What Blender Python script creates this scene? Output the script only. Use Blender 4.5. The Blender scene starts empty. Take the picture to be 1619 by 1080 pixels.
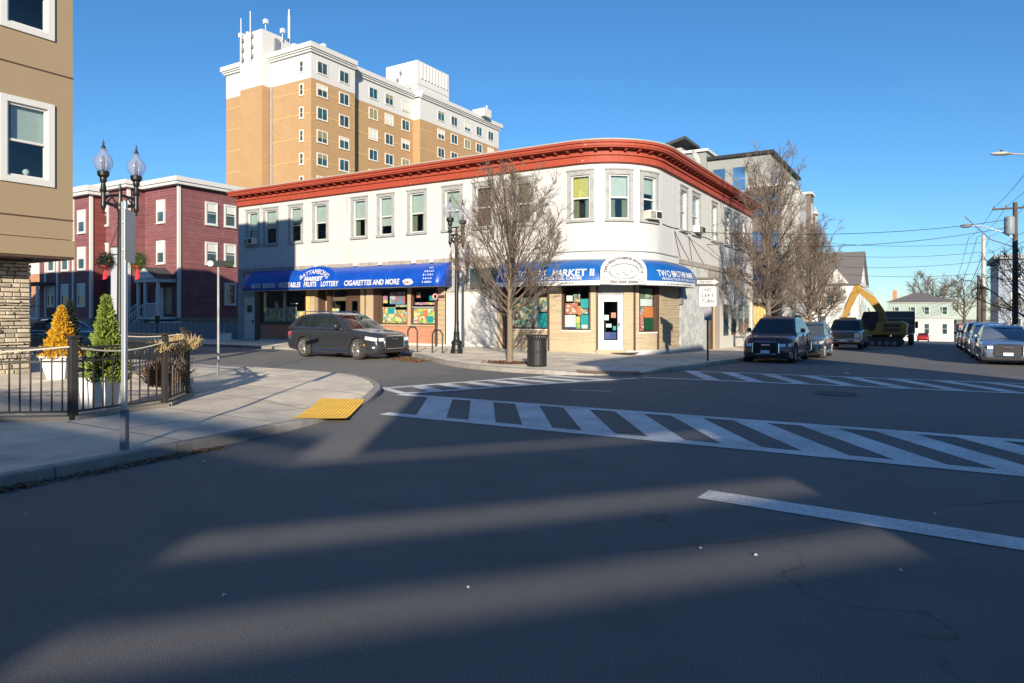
import bpy, bmesh, math, random
from mathutils import Vector, Matrix
sc = bpy.context.scene
col = sc.collection
rad = math.radians
# ------------------------------------------------------------------ camera
TH = math.atan2(.5233, .8523)                 # heading, left of +y
CAM = (10.07, -26.05, 1.7)
FPX = 1079.0; PCX = 809.5; PHY = 495.0
cd = bpy.data.cameras.new('camera'); co = bpy.data.objects.new('camera', cd); col.objects.link(co)
co.location = CAM; co.rotation_euler = (math.pi/2, 0, TH)
cd.sensor_width = 36.0; cd.lens = 36.0*FPX/1619.0
cd.shift_x = 0.0; cd.shift_y = -(540.0-PHY)/1619.0
cd.clip_start = .05; cd.clip_end = 4000
sc.camera = co
# ------------------------------------------------------------------ sky, sun, exposure
SUN_EL = rad(15.2); SH = Vector((-.5425, .840, 0)).normalized()   # horizontal direction the light travels
w = bpy.data.worlds.new('World'); sc.world = w; w.use_nodes = True
nt = w.node_tree; nt.nodes.clear()
sky = nt.nodes.new('ShaderNodeTexSky'); sky.sky_type = 'NISHITA'; sky.sun_disc = False
sky.sun_elevation = SUN_EL; sky.sun_rotation = math.atan2(-SH.x, -SH.y)
sky.altitude = 0; sky.air_density = 1.0; sky.dust_density = 0.0; sky.ozone_density = 6.0
bg = nt.nodes.new('ShaderNodeBackground'); bg.inputs['Strength'].default_value = .101
wo = nt.nodes.new('ShaderNodeOutputWorld')
hs = nt.nodes.new('ShaderNodeHueSaturation'); hs.inputs['Saturation'].default_value = 1.06; hs.inputs['Hue'].default_value = .497
nt.links.new(sky.outputs[0], hs.inputs['Color']); nt.links.new(hs.outputs[0], bg.inputs[0]); nt.links.new(bg.outputs[0], wo.inputs[0])
sl = bpy.data.lights.new('sun', 'SUN'); sl.energy = 5.0; sl.angle = rad(.5); sl.color = (1.0, .88, .70)
so = bpy.data.objects.new('sun', sl); col.objects.link(so)
sd = Vector((SH.x*math.cos(SUN_EL), SH.y*math.cos(SUN_EL), -math.sin(SUN_EL)))
so.rotation_euler = sd.to_track_quat('-Z', 'Y').to_euler(); so.location = (40, -60, 40)
sc.view_settings.view_transform = 'Standard'; sc.view_settings.look = 'None'
sc.view_settings.exposure = .68; sc.view_settings.gamma = 1.0; sc.view_settings.use_curve_mapping = False
rnd = random.Random(7)
# ------------------------------------------------------------------ helpers
def at(px, py, Z):
    """a pixel of the photograph at a chosen depth -> world"""
    a = (px-PCX)/FPX; b = (PHY-py)/FPX
    return Vector((CAM[0]+Z*(math.cos(TH)*a-math.sin(TH)), CAM[1]+Z*(math.sin(TH)*a+math.cos(TH)), CAM[2]+Z*b))
def lerp_tab(tab, x):
    if x <= tab[0][0]: return tab[0][1]
    for (a, va), (b, vb) in zip(tab, tab[1:]):
        if x <= b: return va+(vb-va)*(x-a)/(b-a)
    return tab[-1][1]
def sstep(a, b, x):
    t = min(1, max(0, (x-a)/(b-a))); return t*t*(3-2*t)
ZT = [(-12, 0), (-7, -.03), (-3, -.1), (2, -.22), (8, -.38), (21, -.56), (40, -.95), (60, -1.45), (90, -2.4), (115, -3.3), (170, -5.6), (260, -9), (600, -16)]
def gz(x, y):
    z = (lerp_tab(ZT, y-1.5)+2*lerp_tab(ZT, y)+lerp_tab(ZT, y+1.5))/4
    return z*sstep(-8, 2, x)
def swz(x, y):
    """height of the pavement surface above the road, lowered at the two kerb ramps"""
    h = .125
    for cx, cy, r in ((1.5, -17.5, 2.1), (2.6, -8.1, 2.0)):
        d = math.hypot(x-cx, y-cy)
        h = min(h, .125-.095*(1-sstep(.7, r, d)))
    return h
class MB:
    def __init__(s, f=None): s.v = []; s.f = []; s.xf = f
    def add(s, vs, fs):
        n = len(s.v)
        s.v += [tuple(v) for v in vs]; s.f += [tuple(i+n for i in f) for f in fs]; return s
    def box(s, x0, x1, y0, y1, z0, z1, seg=1):
        if seg == 1:
            return s.add([(x0,y0,z0),(x1,y0,z0),(x1,y1,z0),(x0,y1,z0),(x0,y0,z1),(x1,y0,z1),(x1,y1,z1),(x0,y1,z1)],
                  [(0,3,2,1),(4,5,6,7),(0,1,5,4),(1,2,6,5),(2,3,7,6),(3,0,4,7)])
        vs = []; fs = []
        for i in range(seg+1):
            x = x0+(x1-x0)*i/seg
            vs += [(x,y0,z0),(x,y1,z0),(x,y1,z1),(x,y0,z1)]
        for i in range(seg):
            a = i*4; b = a+4
            fs += [(a,a+1,b+1,b),(a+1,a+2,b+2,b+1),(a+2,a+3,b+3,b+2),(a+3,a,b,b+3)]
        fs += [(0,3,2,1),(seg*4,seg*4+1,seg*4+2,seg*4+3)]
        return s.add(vs, fs)
    def cbox(s, c, sz): return s.box(c[0]-sz[0]/2,c[0]+sz[0]/2,c[1]-sz[1]/2,c[1]+sz[1]/2,c[2]-sz[2]/2,c[2]+sz[2]/2)
    def bar(s, p, q, w, h, up=(0,0,1)):
        p = Vector(p); q = Vector(q); d = (q-p).normalized(); u = Vector(up)
        r = d.cross(u)
        if r.length < 1e-4: r = d.cross(Vector((0,1,0)))
        r.normalize(); u = r.cross(d).normalized(); a = r*w/2; b = u*h/2
        return s.add([p-a-b,p+a-b,p+a+b,p-a+b,q-a-b,q+a-b,q+a+b,q-a+b],[(0,1,2,3),(7,6,5,4),(0,4,5,1),(1,5,6,2),(2,6,7,3),(3,7,4,0)])
    def prism(s, poly, z0, z1, axis='z'):
        n = len(poly)
        def P(a, b, c): return (a,b,c) if axis == 'z' else ((a,c,b) if axis == 'y' else (c,a,b))
        vs = [P(a,b,z0) for a,b in poly]+[P(a,b,z1) for a,b in poly]
        return s.add(vs, [tuple(range(n))[::-1], tuple(range(n,2*n))]+[(i,(i+1)%n,n+(i+1)%n,n+i) for i in range(n)])
    def tube(s, pts, rs, n=6, cap=True):
        pts = [Vector(p) for p in pts]
        if not isinstance(rs, (list, tuple)): rs = [rs]*len(pts)
        vs = []; fs = []; ref = None
        for i, p in enumerate(pts):
            d = (pts[min(i+1,len(pts)-1)]-pts[max(i-1,0)])
            d = d.normalized() if d.length > 1e-9 else Vector((0,0,1))
            if ref is None:
                ref = Vector((1,0,0)) if abs(d.x) < .8 else Vector((0,1,0))
            a = (ref-d*ref.dot(d)); a = a.normalized() if a.length > 1e-6 else d.orthogonal().normalized()
            ref = a; b = d.cross(a)
            for k in range(n):
                t = 2*math.pi*k/n; vs.append(p+(a*math.cos(t)+b*math.sin(t))*rs[i])
        for i in range(len(pts)-1):
            for k in range(n):
                fs.append((i*n+k, i*n+(k+1)%n, (i+1)*n+(k+1)%n, (i+1)*n+k))
        if cap and n > 2:
            fs.append(tuple(range(n))[::-1]); m = (len(pts)-1)*n; fs.append(tuple(range(m,m+n)))
        return s.add(vs, fs)
    def lathe(s, prof, c=(0,0,0), n=16, axis='z', cap=True):
        vs = []; fs = []
        for r, z in prof:
            for k in range(n):
                t = 2*math.pi*k/n; a, b = r*math.cos(t), r*math.sin(t)
                v = (a,b,z) if axis == 'z' else ((a,z,b) if axis == 'y' else (z,a,b))
                vs.append((v[0]+c[0],v[1]+c[1],v[2]+c[2]))
        for i in range(len(prof)-1):
            for k in range(n): fs.append((i*n+k,i*n+(k+1)%n,(i+1)*n+(k+1)%n,(i+1)*n+k))
        if cap: fs.append(tuple(range(n))[::-1]); m = (len(prof)-1)*n; fs.append(tuple(range(m,m+n)))
        return s.add(vs, fs)
    def grid(s, rows):
        m = len(rows[0]); vs = [v for r in rows for v in r]
        return s.add(vs, [(i*m+j,i*m+j+1,(i+1)*m+j+1,(i+1)*m+j) for i in range(len(rows)-1) for j in range(m-1)])
    def ring(s, x0, x1, z0, z1, t, y0, y1, tb=None):
        """rectangular frame in the x-z plane"""
        tb = t if tb is None else tb
        s.box(x0,x0+t,y0,y1,z0,z1); s.box(x1-t,x1,y0,y1,z0,z1)
        s.box(x0+t,x1-t,y0,y1,z1-t,z1); s.box(x0+t,x1-t,y0,y1,z0,z0+tb); return s
    def build(s, name, mat, parent=None, world=True, smooth=None, bevel=0, bseg=2):
        vs = s.v
        if s.xf: vs = [tuple(s.xf(*v)) for v in vs]
        off = Vector((0,0,0))
        if parent is not None and world:
            o = parent
            while o: off += o.location; o = o.parent
        base = None
        if parent is None and world:
            xs = [v[0] for v in vs]; ys = [v[1] for v in vs]; zs = [v[2] for v in vs]
            base = Vector(((min(xs)+max(xs))/2,(min(ys)+max(ys))/2,min(zs))); off = base
        if off.length > 0: vs = [(v[0]-off.x,v[1]-off.y,v[2]-off.z) for v in vs]
        me = bpy.data.meshes.new(name); me.from_pydata(vs, [], s.f); me.update()
        bm = bmesh.new(); bm.from_mesh(me); bmesh.ops.recalc_face_normals(bm, faces=bm.faces); bm.to_mesh(me); bm.free()
        return mk(name, me, mat, parent, base, smooth, bevel, bseg)
def mk(name, me, mat, parent=None, loc=None, smooth=None, bevel=0, bseg=2):
    o = bpy.data.objects.new(name, me); col.objects.link(o)
    if mat is not None and not me.materials: me.materials.append(mat)
    if parent is not None: o.parent = parent
    if loc is not None: o.location = loc
    if smooth is not None:
        for p in me.polygons: p.use_smooth = True
        me.set_sharp_from_angle(angle=rad(smooth))
    if bevel:
        b = o.modifiers.new('bevel','BEVEL'); b.width = bevel; b.segments = bseg; b.limit_method = 'ANGLE'; b.angle_limit = rad(35)
    return o
def tag(o, label=None, cat=None, group=None, kind=None):
    if label: o['label'] = label
    if cat: o['category'] = cat
    if group: o['group'] = group
    if kind: o['kind'] = kind
    return o
def empty(name, loc, label=None, cat=None, group=None, rz=0):
    o = bpy.data.objects.new(name, None); col.objects.link(o); o.location = loc; o.rotation_euler = (0,0,rz)
    o.empty_display_size = .2
    return tag(o, label, cat, group)
def copy_tree(o, parent=None):
    c = o.copy(); col.objects.link(c); c.parent = parent
    for ch in list(o.children): copy_tree(ch, c)
    return c
def text_mesh(txt, size=1.0, sx=1.0, bold=0.0, spacing=1.0):
    """flat lettering: vertices (centred in x, baseline at 0), faces"""
    cu = bpy.data.curves.new('lettering','FONT'); cu.body = txt; cu.size = size; cu.align_x = 'CENTER'
    cu.offset = bold; cu.space_character = spacing; cu.resolution_u = 3; cu.fill_mode = 'FRONT'
    ob = bpy.data.objects.new('lettering', cu); col.objects.link(ob)
    dg = bpy.context.evaluated_depsgraph_get(); dg.update()
    me = bpy.data.meshes.new_from_object(ob.evaluated_get(dg))
    vs = [(v.co.x*sx, v.co.y) for v in me.vertices]; fs = [tuple(p.vertices) for p in me.polygons]
    bpy.data.objects.remove(ob); bpy.data.curves.remove(cu); bpy.data.meshes.remove(me)
    return vs, fs
def put_text(name, txt, f, mat, parent, size=1.0, sx=1.0, bold=0.0, width=None, spacing=1.0):
    """lettering laid on a surface: f(u, v) -> world"""
    vs, fs = text_mesh(txt, size, sx, bold, spacing)
    if width:
        x0 = min(v[0] for v in vs); x1 = max(v[0] for v in vs); k = width/(x1-x0)
        vs = [((v[0]-(x0+x1)/2)*k, v[1]) for v in vs]
    m = MB(); m.add([f(*v) for v in vs], fs)
    return m.build(name, mat, parent)
# ------------------------------------------------------------------ materials
class N:
    def __init__(s, name):
        s.m = bpy.data.materials.new(name); s.m.use_nodes = True; s.t = s.m.node_tree; s.t.nodes.clear()
        s.o = s.n('ShaderNodeOutputMaterial')
    def n(s, ty, **k):
        x = s.t.nodes.new(ty)
        for a, b in k.items():
            if hasattr(x, a): setattr(x, a, b)
            else: x.inputs[a.replace('_',' ')].default_value = b
        return x
    def l(s, a, b): s.t.links.new(a, b)
    def pos(s):
        g = s.n('ShaderNodeNewGeometry'); return g.outputs['Position']
    def noise(s, scale, detail=4, rough=.55, vec=None, stretch=None):
        x = s.n('ShaderNodeTexNoise'); x.inputs['Scale'].default_value = scale; x.inputs['Detail'].default_value = detail; x.inputs['Roughness'].default_value = rough
        v = vec if vec is not None else s.pos()
        if stretch:
            mp = s.n('ShaderNodeMapping'); mp.inputs['Scale'].default_value = stretch; s.l(v, mp.inputs[0]); v = mp.outputs[0]
        s.l(v, x.inputs['Vector']); return x.outputs['Fac']
    def ramp(s, fac, a, b, ca=(0,0,0,1), cb=(1,1,1,1)):
        r = s.n('ShaderNodeValToRGB'); e = r.color_ramp.elements; e[0].position = a; e[1].position = b; e[0].color = ca; e[1].color = cb
        s.l(fac, r.inputs[0]); return r.outputs[0]
    def mix(s, fac, a, b, mode='MIX'):
        x = s.n('ShaderNodeMix', data_type='RGBA', blend_type=mode)
        for i, v in ((0, fac), (6, a), (7, b)):
            if hasattr(v, 'links') or hasattr(v, 'is_linked'): s.l(v, x.inputs[i])
            else: x.inputs[i].default_value = v if i == 0 else (tuple(v)+(1,))[:4]
        return x.outputs[2]
    def math(s, op, a, b=0.0):
        x = s.n('ShaderNodeMath', operation=op)
        for i, v in ((0, a), (1, b)):
            if hasattr(v, 'is_linked'): s.l(v, x.inputs[i])
            else: x.inputs[i].default_value = v
        return x.outputs[0]
    def bsdf(s, colour, rough=.7, metal=0, spec=.5, coat=0, bump=None, bstr=.3, bdist=.02, coat_rough=.03):
        p = s.n('ShaderNodeBsdfPrincipled')
        for nm, v in (('Base Color', colour), ('Roughness', rough), ('Metallic', metal), ('Specular IOR Level', spec), ('Coat Weight', coat), ('Coat Roughness', coat_rough)):
            if hasattr(v, 'is_linked'): s.l(v, p.inputs[nm])
            else: p.inputs[nm].default_value = (tuple(v)+(1,))[:4] if nm == 'Base Color' else v
        if bump is not None:
            b = s.n('ShaderNodeBump'); b.inputs['Strength'].default_value = bstr; b.inputs['Distance'].default_value = bdist
            s.l(bump, b.inputs['Height']); s.l(b.outputs[0], p.inputs['Normal'])
        s.l(p.outputs[0], s.o.inputs[0]); return s.m
def sh(c, k): return tuple(min(1, v*k) for v in c[:3])
def M(name, c, rough=.7, var=.14, vs=1.5, bump=0, bs=60, metal=0, coat=0, spec=.4, dirt=None, da=.5, ds=.8, rand=0, streak=False, bdist=.01, wear=None, wt=.62, ws=6):
    q = N(name)
    f = q.noise(vs, 6, .6)
    cc = q.mix(f, sh(c, 1-var), sh(c, 1+var))
    if dirt is not None:
        d = q.noise(ds, 8, .65, stretch=(1,1,.18) if streak else None)
        cc = q.mix(q.math('MULTIPLY', q.ramp(d, .45, .75), da), cc, dirt)
    if wear is not None:
        d = q.noise(ws, 8, .7)
        cc = q.mix(q.ramp(d, wt, wt+.03), cc, wear)
    if rand:
        oi = q.n('ShaderNodeObjectInfo')
        k = q.math('ADD', q.math('MULTIPLY', oi.outputs['Random'], 2*rand), 1-rand)
        cb = q.n('ShaderNodeCombineColor'); [q.l(k, cb.inputs[i]) for i in range(3)]
        cc = q.mix(1.0, cc, cb.outputs[0], 'MULTIPLY')
    b = q.noise(bs, 5, .6) if bump else None
    rr = rough
    if var and not metal and rough > .3:
        rr = q.math('ADD', q.math('MULTIPLY', q.noise(vs*3, 3), .2), rough-.1)
    return q.bsdf(cc, rr, metal, spec, coat, b, bump, bdist)
def m_asphalt():
    q = N('asphalt'); p = q.pos()
    big = q.noise(.22, 5, .6); mid = q.noise(1.7, 6, .65); fine = q.noise(120, 4, .85); gr = q.noise(30, 6, .8)
    c = q.mix(q.ramp(big, .32, .68), (.26,.25,.235), (.35,.335,.31))
    # the side street on the left has sunlight put into its colour as a paler tone
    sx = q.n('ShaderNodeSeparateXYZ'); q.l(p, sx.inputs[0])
    sun_tone = q.ramp(q.math('ADD', q.math('MULTIPLY', sx.outputs[0], -.25), q.math('MULTIPLY', q.math('SUBTRACT', q.noise(.8, 4), .5), 1.2)), .35, .62)
    oy = q.ramp(q.math('ADD', q.math('MULTIPLY', sx.outputs[1], .2), q.math('MULTIPLY', q.noise(.8, 4), .8)), -2.6+.0, -2.2) if False else sun_tone
    c = q.mix(sun_tone, c, q.mix(q.ramp(big, .3, .7), (.40,.37,.32), (.48,.445,.385)))
    c = q.mix(q.math('MULTIPLY', q.ramp(mid, .48, .72), .35), c, (.165,.16,.152))
    c = q.mix(q.ramp(fine, .56, .70), c, (.54,.52,.48))
    c = q.mix(q.math('MULTIPLY', q.ramp(fine, .45, .33), .8), c, (.095,.095,.095))
    c = q.mix(q.math('MULTIPLY', q.ramp(gr, .58, .72), .35), c, (.16,.156,.15))
    c = q.mix(q.math('MULTIPLY', q.ramp(q.noise(.5, 8, .75), .56, .66), .3), c, (.175,.17,.162))
    # tyre-polished lanes run with the street, hairline cracks anywhere
    wv = q.noise(.55, 3, .5, stretch=(1,.06,1))
    c = q.mix(q.math('MULTIPLY', q.ramp(wv, .52, .64), .3), c, (.15,.146,.14))
    vo = q.n('ShaderNodeTexVoronoi', feature='DISTANCE_TO_EDGE'); vo.inputs['Scale'].default_value = .33
    nz = q.n('ShaderNodeTexNoise'); nz.inputs['Scale'].default_value = 1.3; nz.inputs['Detail'].default_value = 6; q.l(p, nz.inputs['Vector'])
    va = q.n('ShaderNodeVectorMath', operation='MULTIPLY_ADD'); q.l(nz.outputs['Color'], va.inputs[0]); va.inputs[1].default_value = (.9,.9,.9); q.l(p, va.inputs[2])
    q.l(va.outputs[0], vo.inputs['Vector'])
    cr = q.ramp(vo.outputs['Distance'], .002, .008, (1,1,1,1), (0,0,0,1))
    msk = q.ramp(q.noise(.3, 3), .56, .64)
    c = q.mix(q.math('MULTIPLY', q.math('MULTIPLY', cr, msk), .55), c, (.06,.06,.06))
    st = q.ramp(q.noise(.9, 7, .7), .66, .74)
    c = q.mix(q.math('MULTIPLY', st, .3), c, (.24,.23,.215))
    h = q.math('ADD', q.math('MULTIPLY', fine, .6), q.math('MULTIPLY', gr, .5))
    return q.bsdf(c, q.math('ADD', q.math('MULTIPLY', mid, .25), .68), 0, .35, 0, h, .6, .007)
def m_brick(name, c1, c2, mortar, bw=.215, bh=.065, mort=.01, bump=.4, scale=1.0, var=.2):
    q = N(name); g = q.n('ShaderNodeSeparateXYZ'); q.l(q.pos(), g.inputs[0])
    cb = q.n('ShaderNodeCombineXYZ'); q.l(q.math('ADD', g.outputs[0], g.outputs[1]), cb.inputs[0]); q.l(g.outputs[2], cb.inputs[1])
    b = q.n('ShaderNodeTexBrick'); q.l(cb.outputs[0], b.inputs['Vector'])
    b.inputs['Color1'].default_value = c1+(1,); b.inputs['Color2'].default_value = c2+(1,); b.inputs['Mortar'].default_value = mortar+(1,)
    b.inputs['Scale'].default_value = scale; b.inputs['Brick Width'].default_value = bw; b.inputs['Row Height'].default_value = bh; b.inputs['Mortar Size'].default_value = mort; b.inputs['Mortar Smooth'].default_value = .2
    n1 = q.noise(.35, 6, .6); n2 = q.noise(9, 4)
    c = q.mix(q.math('MULTIPLY', q.ramp(n1, .35, .7), var*1.6), b.outputs['Color'], sh(c1, .62))
    c = q.mix(q.math('MULTIPLY', n2, var), c, sh(c2, 1.2))
    return q.bsdf(c, .85, 0, .25, 0, q.math('SUBTRACT', 1.0, b.outputs['Fac']), bump, .01)
def m_ledge():
    q = N('tan_ledge_stone'); g = q.n('ShaderNodeSeparateXYZ'); q.l(q.pos(), g.inputs[0])
    wob = q.math('MULTIPLY', q.math('SUBTRACT', q.noise(2.2, 2), .5), .09)
    cb = q.n('ShaderNodeCombineXYZ'); q.l(q.math('ADD', q.math('ADD', g.outputs[0], g.outputs[1]), wob), cb.inputs[0]); q.l(q.math('ADD', g.outputs[2], wob), cb.inputs[1])
    b = q.n('ShaderNodeTexBrick'); q.l(cb.outputs[0], b.inputs['Vector'])
    b.inputs['Color1'].default_value = (.47,.385,.265,1); b.inputs['Color2'].default_value = (.28,.22,.15,1); b.inputs['Mortar'].default_value = (.30,.24,.17,1); b.inputs['Bias'].default_value = -.45
    b.inputs['Scale'].default_value = 1; b.inputs['Brick Width'].default_value = .62; b.inputs['Row Height'].default_value = .085; b.inputs['Mortar Size'].default_value = .006; b.offset = .37; b.squash = 1.7; b.squash_frequency = 3
    c = q.mix(q.math('MULTIPLY', q.noise(1.6, 6, .7, stretch=(1,1,3)), .5), b.outputs['Color'], (.52,.43,.30))
    return q.bsdf(c, .85, 0, .25, 0, q.math('ADD', q.math('SUBTRACT', 1.0, b.outputs['Fac']), q.noise(12, 4)), .7, .02)
def m_peel():
    q = N('peeling_render'); a = q.ramp(q.noise(1.7, 8, .7), .48, .53); d = q.ramp(q.noise(4.5, 8, .75), .55, .60)
    c = q.mix(a, (.56,.56,.55), (.40,.44,.455)); c = q.mix(q.math('MULTIPLY', d, .6), c, (.27,.27,.26))
    return q.bsdf(c, .85, 0, .25, 0, q.noise(9, 6, .7), .5, .02)
def m_glass(name, tint=(.82,.88,.88), refl=.05):
    q = N(name); t = q.n('ShaderNodeBsdfTransparent'); t.inputs[0].default_value = tint+(1,)
    g = q.n('ShaderNodeBsdfGlossy'); g.inputs['Roughness'].default_value = .015; g.inputs['Color'].default_value = (.95,.97,1,1)
    b = q.n('ShaderNodeBump'); b.inputs['Strength'].default_value = .06; b.inputs['Distance'].default_value = .05; q.l(q.noise(1.4, 2), b.inputs['Height']); q.l(b.outputs[0], g.inputs['Normal'])
    lw = q.n('ShaderNodeLayerWeight'); lw.inputs[0].default_value = .5
    k = q.math('MINIMUM', q.math('ADD', q.math('MULTIPLY', q.math('POWER', lw.outputs['Facing'], 4.0), .9), refl), 1.0)
    mx = q.n('ShaderNodeMixShader'); q.l(k, mx.inputs[0]); q.l(t.outputs[0], mx.inputs[1]); q.l(g.outputs[0], mx.inputs[2]); q.l(mx.outputs[0], q.o.inputs[0])
    return q.m
def m_dark(name, c=(.02,.03,.04), rough=.06, spec=.7):
    q = N(name)
    cc = q.mix(q.ramp(q.noise(.9, 2), .4, .6), c, sh(c, 1.8))
    return q.bsdf(cc, rough, 0, spec, 0, q.noise(1.2, 2), .05, .05)
def m_poster(name, cols, scale=4.0, dark=None):
    """printed shop-window picture: patches of colour"""
    q = N(name); v = q.n('ShaderNodeTexVoronoi'); v.inputs['Scale'].default_value = scale
    q.l(q.pos(), v.inputs['Vector'])
    s = q.n('ShaderNodeSeparateColor'); q.l(v.outputs['Color'], s.inputs[0])
    r = q.n('ShaderNodeValToRGB'); r.color_ramp.interpolation = 'CONSTANT'
    e = r.color_ramp.elements
    while len(e) < len(cols): e.new(.5)
    for i, c in enumerate(cols): e[i].position = i/len(cols); e[i].color = c+(1,)
    q.l(s.outputs[0], r.inputs[0])
    c = q.mix(q.ramp(v.outputs['Distance'], .0, .9/scale), sh((1,1,1), .0) if dark else r.outputs[0], r.outputs[0]) if dark else r.outputs[0]
    c = q.mix(q.math('MULTIPLY', q.noise(scale*4, 3), .35), c, (.75,.72,.6))
    return q.bsdf(c, .4, 0, .5)
def m_paintline():
    q = N('road_paint')
    f = q.noise(22, 5, .75); g = q.noise(1.1, 5, .6); h = q.noise(95, 2, .6)
    k = q.ramp(q.math('ADD', q.math('MULTIPLY', f, .62), q.math('MULTIPLY', g, .5)), .50, .68)
    c = q.mix(q.noise(4, 5), (.80,.80,.78), (.90,.90,.88))
    c = q.mix(q.math('MULTIPLY', k, .62), c, (.30,.29,.275))
    c = q.mix(q.math('MULTIPLY', q.ramp(h, .58, .72), .3), c, (.3,.3,.29))
    return q.bsdf(c, .7, 0, .3, 0, h, .4, .006)
def m_siding(name, c, light):
    q = N(name)
    f = q.noise(1.0, 4, .7, stretch=(.25,.25,6.6)); g = q.noise(1.3, 6, .65)
    cc = q.mix(q.ramp(f, .3, .7), sh(c, .74), sh(c, 1.2)); cc = q.mix(q.math('MULTIPLY', q.ramp(g, .48, .75), .5), cc, light)
    cc = q.mix(q.math('MULTIPLY', q.ramp(q.noise(14, 5, .7, stretch=(.3,.3,2)), .6, .7), .35), cc, sh(c, .5))
    return q.bsdf(cc, .75, 0, .35, 0, q.noise(30, 4), .1, .01)
def m_stucco():
    q = N('white_stucco')
    a = q.noise(.7, 8, .65); b = q.noise(2.3, 8, .7, stretch=(1,1,.25)); d = q.noise(5.5, 8, .72)
    c = q.mix(a, (.49,.49,.485), (.565,.565,.56))
    c = q.mix(q.math('MULTIPLY', q.ramp(b, .55, .78), .35), c, (.42,.40,.36))
    c = q.mix(q.math('MULTIPLY', q.ramp(d, .64, .70), .5), c, (.34,.30,.25))
    c = q.mix(q.math('MULTIPLY', q.ramp(q.noise(.35, 5), .6, .7), .25), c, (.46,.43,.37))
    c = q.mix(q.math('MULTIPLY', q.ramp(q.noise(3.1, 7, .7, stretch=(1,1,.06)), .60, .74), .28), c, (.30,.285,.26))
    c = q.mix(q.math('MULTIPLY', q.ramp(q.noise(1.3, 6, .7), .60, .63), .35), c, (.42,.41,.40))
    h = q.noise(22, 6, .7)
    return q.bsdf(c, .85, 0, .25, 0, h, .35, .02)
def m_globe():
    q = N('lamp_globe'); p = q.n('ShaderNodeBsdfPrincipled'); p.inputs['Base Color'].default_value = (.45,.45,.5,1); p.inputs['Roughness'].default_value = .12
    t = q.n('ShaderNodeBsdfTransparent'); t.inputs[0].default_value = (.85,.86,.9,1); mx = q.n('ShaderNodeMixShader'); mx.inputs[0].default_value = .30
    q.l(t.outputs[0], mx.inputs[1]); q.l(p.outputs[0], mx.inputs[2]); q.l(mx.outputs[0], q.o.inputs[0]); return q.m
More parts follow.
